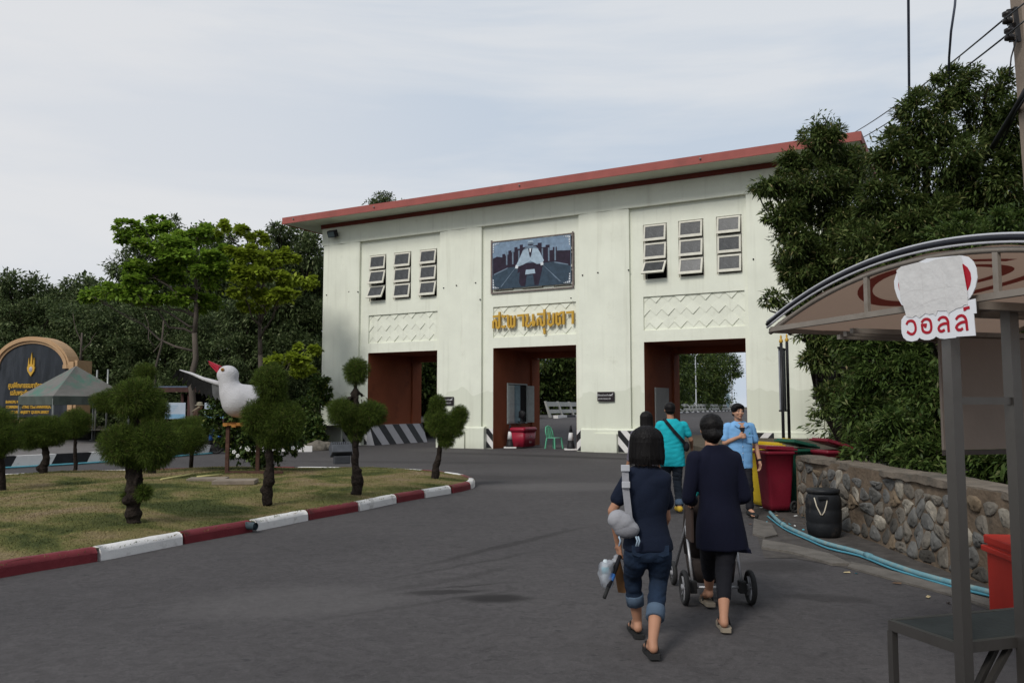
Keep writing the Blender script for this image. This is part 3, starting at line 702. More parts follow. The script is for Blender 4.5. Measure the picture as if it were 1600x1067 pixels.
q([(.02, .30), (.2, .42), (.2, .44), (.02, .33)], 3, 4); q([(.8, .45), (.97, .38), (.97, .40), (.8, .48)], 3, 4)
q([(.30, .42), (.305, .42), (.12, .04), (.105, .04)], 3, 4); q([(.66, .42), (.665, .42), (.88, .06), (.86, .06)], 3, 4)
q([(.40, .5), (.40, .78), (.44, .84), (.56, .84), (.60, .78), (.60, .5)], 3, 4)                                    # chair back
q([(.33, .30), (.36, .33), (.35, .1), (.38, .02), (.43, .02), (.45, .25), (.53, .25), (.55, .02), (.6, .02), (.64, .3), (.66, .5), (.34, .5)], 4, 1)  # trousers
q([(.43, .26), (.56, .27), (.55, .36), (.44, .36)], 5, 3)
q([(.31, .46), (.34, .44), (.40, .47), (.50, .54), (.58, .46), (.64, .46), (.67, .52), (.62, .70), (.59, .78), (.54, .80), (.44, .80), (.40, .77), (.36, .62)], 6, 3)  # jacket
q([(.47, .80), (.485, .66), (.495, .6), (.51, .66), (.525, .8)], 7, 1); q([(.485, .8), (.49, .72), (.5, .72), (.51, .8)], 8, 5)
q([(.46, .83), (.465, .92), (.48, .96), (.52, .96), (.535, .92), (.535, .83), (.515, .79), (.485, .79)], 7, 4)      # head
q([(.462, .905), (.47, .965), (.53, .965), (.54, .905), (.525, .93), (.475, .93)], 8, 3); q([(.466, .885), (.534, .885), (.53, .865), (.47, .865)], 8, 1)
q([(.30, .41), (.335, .40), (.345, .46), (.31, .48)], 8, 5); q([(.63, .42), (.665, .43), (.66, .49), (.625, .48)], 8, 5)
for cx, cy, sx_, sy in ((.0, .0, 1, 1), (1, 0, -1, 1), (0, 1, 1, -1), (1, 1, -1, -1)):
    for k in range(4):
        a = .012 + .02 * k; q([(cx + sx_ * (a), cy + sy * .015), (cx + sx_ * (a + .015), cy + sy * .015), (cx + sx_ * (a + .012), cy + sy * (.07 - .012 * k)), (cx + sx_ * (a + .004), cy + sy * (.05 - .01 * k))][::1], 9, 5)
        q([(cx + sx_ * .006, cy + sy * (.03 + .05 * k)), (cx + sx_ * .02, cy + sy * (.03 + .05 * k)), (cx + sx_ * (.03 - .005 * k), cy + sy * (.06 + .05 * k)), (cx + sx_ * .006, cy + sy * (.065 + .05 * k))], 9, 5)
m.build('printed_panel', [PB[k] for k in keys], pb)
m = MB()
for a, b_, c, d in ((-.1, -.03, 6.12, 8.25), (PW + .04, PW + .10, 6.12, 8.25)): m.box(a, .02, c, b_, .05, d)
m.box(-.1, .021, 6.10, PW + .1, .049, 6.15); m.box(-.1, .021, 8.16, PW + .1, .049, 8.2); m.build('mounting_frame', mat('weathered_frame', (.16, .13, .12), .8, .3, 6), pb)

def textobj(name, s, size, mt, parent, loc, rot=(math.pi / 2, 0, 0), ext=.004, align='CENTER', sx=1.0, bold=0.0):
    cu = bpy.data.curves.new(name, 'FONT'); cu.body = s; cu.size = size; cu.extrude = ext; cu.align_x = align; cu.offset = bold; cu.resolution_u = 3
    o = bpy.data.objects.new(name, cu); col.objects.link(o)
    dg = bpy.context.evaluated_depsgraph_get(); me = bpy.data.meshes.new_from_object(o.evaluated_get(dg)); bpy.data.objects.remove(o)
    o = bpy.data.objects.new(name, me); col.objects.link(o); me.materials.clear(); me.materials.append(mt)
    o.parent = parent; o.location = loc; o.rotation_euler = rot; o.scale.x = sx; return o
SB = mat('sign_black', (.02, .015, .017), .4, .1); SW = mat('sign_white', (.6, .6, .6), .5, .05)
def small_sign(s, z, w_, h, lab):
    e = empty('small_sign', S(s, -.22 if s > 0 else -.2, z), GROT, lab, 'sign')
    m = MB(); m.box(0, 0, 0, w_, .03, h); m.build('plate', SB, e)
    textobj('lettering', 'ผู้ใช้รถผ่านเข้าออก', h * .26, SW, e, (w_ * .42, -.002, h * .56), ext=.002); textobj('lettering', 'ชุดจราจรแนะนำ', h * .24, SW, e, (w_ * .42, -.002, h * .2), ext=.002)
    m = MB(); stroke(m, [(w_ * .74, h * .72), (w_ * .8, h * .6), (w_ * .93, h * .84)], .02, -.004, -.001); m.build('tick_mark', SW, e)
small_sign(4.53, 1.84, .66, .34, 'small black sign with white Thai writing on the pier right of the middle opening')
small_sign(-2.35, 1.7, .62, .34, 'small black sign half hidden behind the clipped tree near the middle opening')
fl = empty('floodlight', S(-8.0, -.22, 9.28), GROT, 'small black floodlight under the left end of the red roof', 'floodlight')
m = MB(); m.tube([(0, .1, .05), (0, -.12, .05)], .02, 6); m.build('bracket', BLACKP, fl)
m = MB(); m.T = Matrix.Translation((0, -.2, 0)) @ Matrix.Rotation(R(25), 4, 'X'); m.box(-.22, -.12, -.15, .22, .1, .15, bev=.03); m.build('housing', BLACKP, fl)
m = MB(); m.T = Matrix.Translation((0, -.2, 0)) @ Matrix.Rotation(R(25), 4, 'X'); m.box(-.17, -.132, -.11, .17, -.123, .11); m.build('glass', mat('lamp_glass', (.10, .13, .14), .15, .2), fl)

# stuff in the middle opening
def cone(p, lab):
    e = empty('traffic_cone', p, rnd.uniform(-.3, .3), lab, 'traffic cone', 'black and white cones in the middle opening')
    m = MB(); m.box(-.25, -.25, 0, .25, .25, .055, bev=.015); m.build('base', WHITEP, e)
    r = lambda z: .16 - .125 * z / .9
    m = MB(); m.lathe([(.16, .055), (.155, .10), (r(.36), .36)], 20); m.build('lower_band', BLACKP, e)
    m = MB(); m.lathe([(r(.36) + .004, .36), (r(.66) + .004, .66)], 20); m.build('white_band', SW, e)
    m = MB(); m.lathe([(r(.66), .66), (r(.88), .88), (.03, .92), (.028, .93)], 20); m.build('tip', BLACKP, e)
cone(G(797, 700), 'black and white traffic cone in front of the red ice chest'); cone(G(892, 703), 'black and white traffic cone beside the pier on the right of the opening')
RC = mat('ice_chest_red', (.25, .012, .03), .4, .12, 3, dirt=((.12, .01, .02), 4, .55, .5))
e = empty('ice_chest', S(.33, .75, 0), GROT, 'large dark red ice chest under the booth window shutters', 'ice chest')
m = MB(); m.loft([(.35, .5, .06, .30, .50, .25), (.35, .5, .66, .33, .54, .25)], 28); m.build('body', RC, e)
m = MB(); m.loft([(.35, .5, .66, .36, .57, .22), (.35, .5, .78, .36, .57, .22), (.35, .5, .82, .32, .52, .22)], 28); m.build('lid', RC, e)
textobj('lettering', 'อรทัย', .13, mat('faded_white_print', (.45, .3, .32), .6), e, (.69, .5, .42), (math.pi / 2, 0, math.pi / 2), ext=.002); textobj('lettering', 'โซดา', .12, MATS['faded_white_print'], e, (.68, .5, .2), (math.pi / 2, 0, math.pi / 2), ext=.002)
GP = mat('green_plastic', (.12, .40, .25), .4, .08, 4)
e = empty('plastic_chair', S(2.05, 1.25, 0), GROT + R(75), 'pale green plastic chair beside the red ice chest', 'chair')
m = MB(); m.box(-.22, -.22, .41, .22, .22, .435, bev=.01); m.build('seat', GP, e)
for sx_, sy in ((1, 1), (-1, 1), (1, -1), (-1, -1)):
    m = MB(); m.bar((sx_ * .2, sy * .2, .42), (sx_ * .24, sy * .25, 0), .045); m.build('leg', GP, e)
m = MB(); m.tube([(-.2, .2, .42), (-.2, .27, .68), (-.13, .31, .84), (0, .32, .88), (.13, .31, .84), (.2, .27, .68), (.2, .2, .42)], .025, 8); m.bar((0, .21, .42), (0, .31, .87), .07, .02); m.bar((-.1, .22, .44), (-.09, .31, .85), .04, .02); m.bar((.1, .22, .44), (.09, .31, .85), .04, .02); m.build('backrest', GP, e)
m = MB(); m.box(-.2, -.15, 0, .2, .15, .26, bev=.03); m.box(-.22, -.17, .26, .22, .17, .3, bev=.01)
m.build('black_crate', BLACKP, loc=S(3.1, 3.2, 0), rz=GROT, label='small black crate on the road behind the green plastic chair', cat='crate')
m = MB(); m.lathe([(.16, 0), (.16, .05), (.03, .06), (.025, .22)], 16); m.T = Matrix.Translation((0, 0, .36)) @ Matrix.Rotation(math.pi / 2, 4, 'X'); m.lathe([(.14, -.05), (.16, -.03), (.16, .03), (.14, .05)], 18)
m.build('desk_fan', BLACKP, loc=S(.25, 1.9, .97), rz=GROT, label='small black fan on the sill of the booth window', cat='fan')
# white pipe and tap by the left pier
m = MB(); a = S(-8.7, -.45, 0); 
m.tube([S(-9.2, -.5, .35), S(-8.3, -.45, .35), S(-8.2, -.45, .33), S(-8.2, -.45, 0)], .05, 8); m.build('water_pipe', mat('white_pipe', (.6, .6, .52), .5), label='white water pipe bent to the ground at the left pier', cat='pipe')
m = MB(); m.tube([S(-9.25, -.2, 0), S(-9.25, -.2, .95), S(-9.2, -.2, 1.02), S(-9.0, -.2, 1.02)], .05, 8); m.build('blue_standpipe', mat('blue_pipe', (.08, .3, .38), .5), label='short blue standpipe at the left corner of the gatehouse', cat='pipe')

# two sign poles standing edge-on in front of the right pier
sp_ = empty('pole_sign', G(1217, 729), R(61), 'tall black double pole sign seen edge on before the right pier', 'sign')
sp_.location = W(1222, 600, 24); sp_.location.z = 0
POLEB = mat('pole_black', (.02, .02, .022), .4, .2)
for k, (x_, top) in enumerate(((0, 3.5), (.9, 3.6))):
    m = MB(); m.tube([(x_, 0, 0), (x_, 0, top)], .045, 10); m.build('pole', POLEB, sp_)
    m = MB(); m.lathe([(.03, top), (.06, top + .04), (.05, top + .1), (.02, top + .14), (.035, top + .18), (.015, top + .24)], 12, (x_, 0)); m.build('finial', GOLD, sp_)
m = MB(); m.box(.02, .05, 1.55, .88, .09, 3.35); m.build('sign_board', mat('board_grey', (.22, .23, .26), .4), sp_)
m = MB(); m.box(-.05, .045, 1.5, .95, .1, 1.55); m.box(-.05, .045, 3.35, .95, .1, 3.4); m.build('sign_frame', POLEB, sp_)

for k, (px_, py_) in enumerate(((693, 450), (743, 442), (750, 468), (713, 446), (982, 422), (910, 430), (934, 426), (545, 456), (559, 456), (510, 461), (892, 466), (1177, 405))):
    s_, z_ = FP(px_, py_, -.155); m = MB(); m.tube([(s_, -.160, z_), (s_, -.13, z_)], .028, 8); m.build('fixing', DARK, gate)
# ---------------------------------------------------------------- bridge railing, lamps and kerb beyond the gate
RC_ = mat('rail_concrete', (.30, .30, .28), .85, .12, 1.5, .3, 20)
def RL(Y, z=0): return Vector((.41 * Y - 20.9, Y, .88 + z))
rd = Vector((.41, 1, 0)).normalized(); rn = Vector((rd.y, -rd.x, 0)); RZ = math.atan2(rd.y, rd.x)
rail = empty('bridge_railing', RL(57), RZ, 'long grey concrete bridge railing with two open rows behind the gate', 'railing')
pm = MB(); pm.add([(-.09, -.30, 0), (.09, -.30, 0), (.09, -.12, 0), (-.09, -.12, 0), (-.09, .10, 1.14), (.09, .10, 1.14), (.09, .24, 1.14), (-.09, .24, 1.14)], [(0, 3, 2, 1), (4, 5, 6, 7), (0, 1, 5, 4), (1, 2, 6, 5), (2, 3, 7, 6), (3, 0, 4, 7)])
pme = pm.mesh('post', RC_)
bm_ = MB()
for z0, z1 in ((.78, 1.10), (.30, .56)):
    f = lambda z: -.22 + .36 * z / 1.14
    bm_.add([(.09, f(z0), z0), (2.51, f(z0), z0), (2.51, f(z1), z1), (.09, f(z1), z1), (.09, f(z0) + .1, z0), (2.51, f(z0) + .1, z0), (2.51, f(z1) + .1, z1), (.09, f(z1) + .1, z1)], [(0, 1, 2, 3), (5, 4, 7, 6), (3, 2, 6, 7), (1, 0, 4, 5)])
bme = bm_.mesh('rail_panel', RC_)
for k in range(44):
    for nm, me in (('post', pme), ('rail_panel', bme)):
        o = bpy.data.objects.new(nm, me); col.objects.link(o); o.parent = rail; o.location = (k * 2.6, 0, 0)
# asphalt level here is .88; kerb blocks painted black and white at the rail foot
kr = empty('bridge_kerb', RL(57), RZ); kr['kind'] = 'structure'
for k in range(24):
    m = MB(); m.box(k * 4.0, -.75, -.1, k * 4.0 + 1.99, -.42, .16); m.build('kerb_block', WHITEP, kr)
    m = MB(); m.box(k * 4.0 + 2.0, -.75, -.1, k * 4.0 + 3.99, -.42, .16); m.build('kerb_block', BLACKP, kr)
m = MB(); m.add([(-30, .4, -.02), (118, .4, -.02), (118, 60, -1.2), (-30, 60, -1.2)], [(0, 1, 2, 3)]); o = m.build('embankment', EARTH, kind='structure'); o.location = RL(57); o.rotation_euler = (0, 0, RZ)
LP = mat('lamp_pole_grey', (.38, .39, .40), .4, .05, metal=.3)
for Y, lab in ((55.4, 'grey street lamp post seen through the middle opening'), (113, 'grey street lamp on the bridge, nearer one in the right opening'), (148, 'grey street lamp on the bridge, farther one in the right opening')):
    e = empty('street_lamp', RL(Y) + rn * -.1, 0, lab, 'street lamp', 'street lamps along the bridge railing')
    m = MB(); m.tube([(0, 0, 0), (0, 0, 1.2), (0, 0, 1.21), (0, 0, 7.6)], [.13, .12, .09, .06], 10); m.build('pole', LP, e)
    m = MB(); m.tube([(0, 0, 7.55), (.12, 0, 7.8), (.5, 0, 8.1), (1.5, 0, 8.65)], .045, 8); m.build('arm', LP, e)
    m = MB(); m.sph((1.75, 0, 8.72), (.36, .14, .09), 12); m.build('lamp_head', LP, e)
e = empty('bridge_banner', RL(138) + rn * .6, 0, 'tall narrow pale blue leaf shaped banner on the bridge', 'banner')
m = MB(); m.tube([(0, 0, 0), (0, 0, .7)], .05, 6); m.build('pole', LP, e)
m = MB(); m.prism([(.32 * math.cos(t) * (1.0), 1.9 + 1.35 * math.sin(t)) for t in [2 * math.pi * k / 16 for k in range(16)]], -.03, .03, 'xz'); m.build('panel', mat('banner_blue', (.42, .55, .60), .5, .2, 3), e)
# ================================================================ PLANTING
BARK = mat('bark', (.022, .017, .014), .95, .5, 14, 3.0, 30, spec=.08)
BARKG = mat('bark_grey', (.085, .07, .058), .9, .25, 6, .8, 25, stretch=(1, 1, .3))
NEEDLE = leafmat('casuarina_needles', [(0, (.022, .030, .008)), (.4, (.048, .075, .012)), (.78, (.09, .14, .020)), (.93, (.14, .19, .03)), (1, (.10, .065, .035))], .8, .3)
LEAF_R = leafmat('mangrove_leaves', [(0, (.030, .050, .015)), (.5, (.068, .10, .026)), (.82, (.12, .16, .045)), (.95, (.19, .21, .075)), (1, (.27, .22, .11))], .42, .3)
LEAF_RL = leafmat('mangrove_leaves_young', [(0, (.030, .055, .015)), (.5, (.065, .105, .024)), (.9, (.11, .16, .04)), (1, (.17, .17, .07))], .42, .35)
LEAF_F = leafmat('forest_leaves', [(0, (.026, .042, .016)), (.5, (.070, .10, .036)), (.9, (.14, .18, .07)), (1, (.22, .24, .13))], .6, .3)
LEAF_B = leafmat('bridge_tree_leaves', [(0, (.024, .040, .012)), (.5, (.055, .085, .020)), (.9, (.10, .14, .034)), (1, (.15, .16, .05))], .6, .35)
LEAF_T = leafmat('almond_leaves', [(0, (.085, .15, .018)), (.5, (.16, .27, .028)), (.9, (.25, .38, .045)), (1, (.33, .42, .07))], .5, .45)
LEAF_T2 = leafmat('almond_leaves_yellow', [(0, (.14, .18, .018)), (.5, (.24, .31, .028)), (.9, (.33, .42, .04)), (1, (.40, .46, .07))], .5, .45)
SHRUB = leafmat('shrub_leaves', [(0, (.025, .05, .014)), (.5, (.05, .085, .02)), (.9, (.09, .13, .03)), (1, (.2, .2, .05))], .5, .25)

def needles(name, blobs, dens, parent, seed, ln=.075, wd=.0045):
    g = np.random.default_rng(seed); A = []
    for (c, rx, ry, rz) in blobs:
        c = np.array(c); area = 4 * math.pi * ((rx * ry + rx * rz + ry * rz) / 3); k = int(area * dens * 1.5)
        d = unit(g.normal(size=(k, 3)))
        # lumpy outline: radius pushed in and out by a few random waves
        wv = sum(.045 * np.sin(d @ (g.normal(size=3) * 5) + g.uniform(0, 6)) for _ in range(5)); tuft = g.uniform(0, 1, (k, 1)) ** .45
        rr = (.30 + .66 * tuft) * (1 + wv[:, None]); C = d * rr * np.array([rx, ry, rz]) + c
        D = d * .5 + g.normal(size=(k, 3)) * .55 + np.array([0, 0, .35]) * (d[:, 2:3] > -.3) - np.array([0, 0, .25]) * (d[:, 2:3] <= -.3)
        A.append(leaf_quads(C, D, ln, wd, g, 0, .5))
        k2 = k // 3; C2 = unit(g.normal(size=(k2, 3))) * g.uniform(.05, .8, (k2, 1)) * np.array([rx, ry, rz]) + c; A.append(leaf_quads(C2, g.normal(size=(k2, 3)), ln * 1.1, wd * 2.2, g, 0, .5))
    return quads_mesh(name, np.concatenate(A), NEEDLE, parent)
def topiary(label, base_px, zb, trunk, blobs, dens=7000, seed=1, group='clipped cloud trees on the kerbed lawn', Y=None):
    b0 = G(*base_px, zb) if Y is None else W(base_px[0], base_px[1], Y)
    Y = b0.y; e = empty('topiary_tree', b0, 0, label, 'tree', group); pxm = FPX / Y
    loc = lambda x, y: W(x, y, Y) - b0
    g = np.random.default_rng(seed); m = MB()
    pts = [loc(x, y) for x, y, r in trunk]; pts[0].z -= .07; rs = [r * .74 / pxm for x, y, r in trunk]
    fine = []; fr = []
    for i in range(len(pts) - 1):
        for j in range(4): t = j / 4; fine.append(pts[i].lerp(pts[i + 1], t) + Vector(g.normal(size=3)) * .008); fr.append((rs[i] * (1 - t) + rs[i + 1] * t) * g.uniform(.82, 1.22))
    fine.append(pts[-1]); fr.append(rs[-1]); m.tube(fine, fr, 10)
    for k in range(5):   # knuckles and root flare
        i = int(g.integers(1, max(2, len(fine) // 2))); m.sph(fine[i] + Vector((g.normal() * fr[i] * .35, g.normal() * fr[i] * .35, 0)), (fr[i] * g.uniform(.8, 1.0), fr[i] * .9, fr[i] * g.uniform(.5, .8)), 8)
    bl = []
    top = pts[-1]
    for (x, y, rx, ry) in blobs:
        c = loc(x, y); c.y += g.uniform(-.08, .08); bl.append((tuple(c), rx / pxm, min(rx, ry * 1.3) / pxm, ry / pxm))
        for k in range(7):
            d = Vector(g.normal(size=3)); d.normalize(); tgt = c + Vector((d.x * rx, d.y * rx * .8, d.z * ry)) / pxm * .75; st = top.lerp(pts[0], g.uniform(0, .3)) if c.z < top.z + .2 else top
            limb(m, st, tgt, .018, .006, g, 4, .1)
    m.smooth = True; remeshed(m, 'trunk', BARK, e, .022, 1)
    needles('foliage', bl, dens, e, seed); return e
topiary('tallest clipped tree, round ball over a wide ball, nearest the kerb', (210, 812), .22, [(210, 814, 15), (207, 795, 14), (212, 770, 16), (210, 745, 13), (212, 715, 10), (214, 660, 7)], [(216, 622, 36, 31), (197, 694, 37, 32), (246, 692, 38, 34), (222, 712, 36, 22), (228, 768, 11, 10), (196, 776, 6, 6)], 9500, 3)
topiary('clipped tree with three stacked masses hiding the tail of the white gull statue', (420, 782), .25, [(419, 784, 11), (418, 765, 12), (421, 740, 10), (421, 700, 7), (424, 640, 5)], [(425, 598, 27, 28), (428, 625, 22, 12), (403, 652, 25, 28), (446, 658, 32, 30), (425, 645, 26, 24), (424, 684, 24, 14)], 9500, 4)
topiary('clipped tree with small round ball on a bare neck over a flat mass', (557, 765), .25, [(556, 768, 13), (560, 745, 12), (555, 725, 8), (556, 690, 7), (556, 640, 5), (556, 600, 4)], [(557, 580, 19, 20), (537, 643, 25, 21), (580, 646, 24, 19), (557, 660, 24, 18), (556, 680, 11, 9)], 9500, 5)
topiary('smallest clipped tree with a slanting wing of foliage at the tip of the island', (681, 745), .22, [(680, 747, 9), (681, 730, 7), (685, 715, 6), (688, 690, 4), (686, 640, 3)], [(684, 632, 13, 14), (690, 662, 22, 22), (718, 649, 14, 15), (674, 657, 11, 16), (697, 687, 13, 11), (712, 668, 13, 14)], 9500, 6)
topiary('flat crowned clipped tree with its bare trunk before the striped kerb', (69, 742), .2, [(69, 744, 9), (68, 730, 8), (73, 715, 8), (70, 700, 6), (68, 680, 5)], [(48, 678, 30, 24), (78, 674, 28, 24), (62, 668, 30, 18)], 8000, 7)
topiary('round ball of clipped foliage between the flat crowned tree and the tall front tree', (118, 742), .2, [(118, 742, 5), (117, 715, 4), (118, 690, 4)], [(118, 660, 23, 22)], 8000, 8, Y=19.5)
topiary('half visible clipped bush at the left edge of the photo', (2, 790), .2, [(0, 792, 10), (2, 760, 8), (2, 720, 7)], [(0, 684, 36, 27), (-20, 660, 40, 24)], 8000, 9, Y=14)
topiary('clipped tree half hidden behind the tallest one, small ball on top', (250, 742), .22, [(240, 745, 8), (236, 720, 7), (230, 650, 5), (228, 600, 4)], [(228, 583, 17, 15), (175, 627, 33, 19), (296, 686, 27, 22), (240, 640, 26, 22)], 7500, 10, Y=17.8)
e = empty('clipped_hedge', W(300, 668, 20), 0, 'low rounded clipped hedge between the tall front tree and the gull statue', 'hedge')
needles('foliage', [((0, 0, 0), .62, .5, .26)], 6500, e, 12); m = MB(); m.tube([(0, 0, -1.05), (.03, 0, -.1)], .05, 7); m.build('trunk', BARK, e)

# ---------------------------------------------------------------- trees
def tree(label, base, clumps, n, ln, wd, lm, seed, trunk_r=.16, name='tree', bark=None, group=None, sub=9, subr=.42, fill=.25, fork=None, shape=.45, droop=.15, nb=None, flat=.6, layered=False):
    """clumps: (px,py,rx_px,rz_px,Y)"""
    base = Vector(base); e = empty(name, base, 0, label, 'tree', group); g = np.random.default_rng(seed); C = []
    for q_ in clumps:
        px, py, rx, rz, Y = q_[:5]
        c = W(px, py, Y) - base; k = Y / FPX; C.append((c.x, c.y, c.z, rx * k, (rx * .5 + rz * .5) * k, rz * k) + tuple(q_[5:]))
    foliage('crown', C, n, ln, wd, lm, e, seed, sub, subr, fill, shape=shape, droop=droop, flat=flat)
    m = MB(); zc = sum(c[2] for c in C) / len(C); fk = Vector(fork) if fork else Vector((sum(c[0] for c in C) / len(C) * .3, 0, max(1.0, zc * .45)))
    limb(m, (0, 0, -.1), fk, trunk_r, trunk_r * .7, g, 5, .04)
    if layered:
        zt = max(c[2] for c in C); top_ = Vector((fk.x * 1.5, fk.y, zt * .96)); limb(m, fk, top_, trunk_r * .7, trunk_r * .2, g, 6, .03)
        for c in C:
            tgt = Vector(c[:3]); hz = math.hypot(tgt.x, tgt.y); z0 = max(1.8, tgt.z - .45 * hz - .2); st = Vector((0, 0, 0)).lerp(fk, min(1, z0 / fk.z)) if z0 < fk.z else fk.lerp(top_, (z0 - fk.z) / (top_.z - fk.z)); limb(m, st, tgt, trunk_r * .34, trunk_r * .10, g, 6, .05)
            for k in range(3): d = Vector(g.normal(size=3)); d.normalize(); limb(m, st.lerp(tgt, g.uniform(.5, .9)), tgt + Vector((d.x * c[3], d.y * c[4], d.z * c[5])) * .8, trunk_r * .12, trunk_r * .04, g, 3, .1)
        m.build('trunk', bark or BARK, e); return e
    for c in C[:nb]:
        tgt = Vector(c[:3]); mid = fk.lerp(tgt, .5) + Vector((0, 0, .1 * (tgt - fk).length)); limb(m, fk, mid, trunk_r * .55, trunk_r * .33, g, 4, .05); limb(m, mid, tgt, trunk_r * .33, trunk_r * .12, g, 4, .08)
        for k in range(4):
            d = Vector(g.normal(size=3)); d.normalize(); limb(m, mid.lerp(tgt, g.uniform(.3, 1)), tgt + Vector((d.x * c[3], d.y * c[4], d.z * c[5])) * .8, trunk_r * .14, trunk_r * .05, g, 3, .1)
    m.build('trunk', bark or BARK, e); return e
# right hand trees behind the stone wall
tree('tall glossy leaved tree whose crown overlaps the right end of the red roof', G(1345, 742), [(1285, 220, 32, 50, 15), (1262, 285, 60, 38, 15), (1200, 292, 34, 16, 14.8), (1300, 330, 60, 60, 15.4), (1300, 410, 74, 60, 15), (1236, 372, 36, 34, 14.8), (1212, 466, 26, 16, 14.6, .35), (1262, 470, 40, 32, 14.8), (1330, 530, 44, 40, 14.6), (1346, 610, 38, 44, 14.4), (1345, 665, 30, 28, 14.2), (1290, 505, 26, 16, 14.6, .6), (1330, 260, 30, 36, 15.4), (1240, 255, 26, 26, 15), (1222, 335, 34, 24, 14.8), (1248, 430, 36, 30, 14.8), (1282, 560, 28, 26, 14.6, .7), (1292, 625, 24, 30, 14.4, .7), (1270, 520, 24, 20, 14.6, .6)], 62000, .115, .034, LEAF_R, 21, .17, group=None, subr=.33, sub=11)
tree('largest dark green tree at the right, rising to the overhead wires', G(1520, 765), [(1492, 135, 40, 40, 14), (1440, 185, 48, 50, 14), (1540, 160, 45, 52, 14), (1590, 200, 40, 60, 13.6), (1395, 245, 52, 50, 14.2), (1475, 260, 80, 70, 14), (1560, 290, 70, 70, 13.6), (1380, 320, 55, 55, 14), (1450, 360, 80, 60, 13.8), (1540, 390, 80, 60, 13.4), (1370, 400, 60, 50, 13.8), (1640, 300, 60, 120, 13.5), (1640, 450, 60, 90, 13)], 80000, .12, .034, LEAF_R, 22, .2, subr=.32, sub=11)
tree('brighter leafy bush crowding over the stone wall behind the snack cart', (6.3, 10.6, 0), [(1345, 520, 52, 50, 12), (1400, 450, 60, 40, 12), (1500, 380, 70, 45, 11.6), (1580, 360, 60, 45, 11), (1470, 480, 80, 60, 11.6), (1560, 500, 80, 70, 10.6), (1390, 580, 70, 60, 11.6), (1470, 620, 80, 70, 11), (1560, 640, 80, 70, 10), (1340, 640, 45, 50, 11.8), (1370, 700, 55, 34, 11.2), (1450, 715, 60, 36, 10.4), (1540, 735, 70, 40, 9.2), (1620, 700, 70, 80, 8.6), (1420, 670, 60, 44, 10.8), (1610, 600, 60, 80, 9.4)], 84000, .11, .033, LEAF_RL, 23, .1, name='leafy_bush', sub=12, subr=.28)
for k, (px, top, Y, lab) in enumerate(((1420, 330, 22, 'dark tree deep behind the leafy bush at the right'), (1560, 280, 24, 'dark tree farthest right behind the snack cart roof'), (1410, 420, 24, 'dark tree beyond the stone wall behind the glossy tree'))):
    tree(lab, (G(px, 720).x * Y / G(px, 720).y, Y, 0), [(px + dx, y, 75, 60, Y + dx * .01) for dx in (-60, 20, 90) for y in range(top + 40, 740, 75)], 22000, .22, .09, LEAF_F, 30 + k, .2)
# bright layered almond trees on the left
T1 = [(205, 355, 26, 12), (196, 372, 20, 8), (245, 360, 34, 16), (262, 385, 48, 20), (300, 372, 30, 14), (330, 365, 34, 18), (300, 405, 54, 20), (225, 420, 40, 16), (270, 430, 52, 18), (330, 425, 46, 20), (180, 455, 40, 12), (145, 462, 24, 9), (215, 460, 44, 14), (270, 465, 50, 14), (320, 470, 36, 14), (205, 440, 24, 10), (355, 400, 24, 18), (245, 345, 14, 8)]
tree('bright green layered almond tree behind the gull statue, left one with the straight trunk', G(303, 688, .3).xyz * 1.0, [(x, y, a, b_, 33 + (i % 3 - 1) * .8) for i, (x, y, a, b_) in enumerate(T1)], 20000, .20, .16, LEAF_T, 41, .15, name='almond_tree', bark=BARKG, sub=5, subr=.30, fill=.05, fork=(-.15, .1, 4.3), shape=.6, droop=0, flat=1.2, layered=True)
T2 = [(350, 355, 16, 10), (378, 362, 18, 12), (398, 372, 22, 12), (385, 400, 36, 16), (420, 405, 38, 16), (445, 400, 26, 12), (400, 430, 44, 16), (450, 432, 42, 12), (480, 440, 24, 9), (375, 450, 34, 14), (420, 460, 44, 12), (395, 478, 30, 10), (450, 560, 40, 10), (480, 545, 24, 8), (472, 575, 30, 10), (440, 462, 36, 10), (420, 595, 24, 8)]
tree('yellow green layered almond tree beside the left end of the gatehouse', G(406, 690, .2), [(x, y, a, b_, 32.5 + (i % 3 - 1) * .8) for i, (x, y, a, b_) in enumerate(T2)], 16000, .19, .15, LEAF_T2, 42, .14, name='almond_tree', bark=BARKG, sub=5, subr=.26, fill=.05, fork=(-.1, .1, 3.6), shape=.6, droop=0, flat=1.2, layered=True)
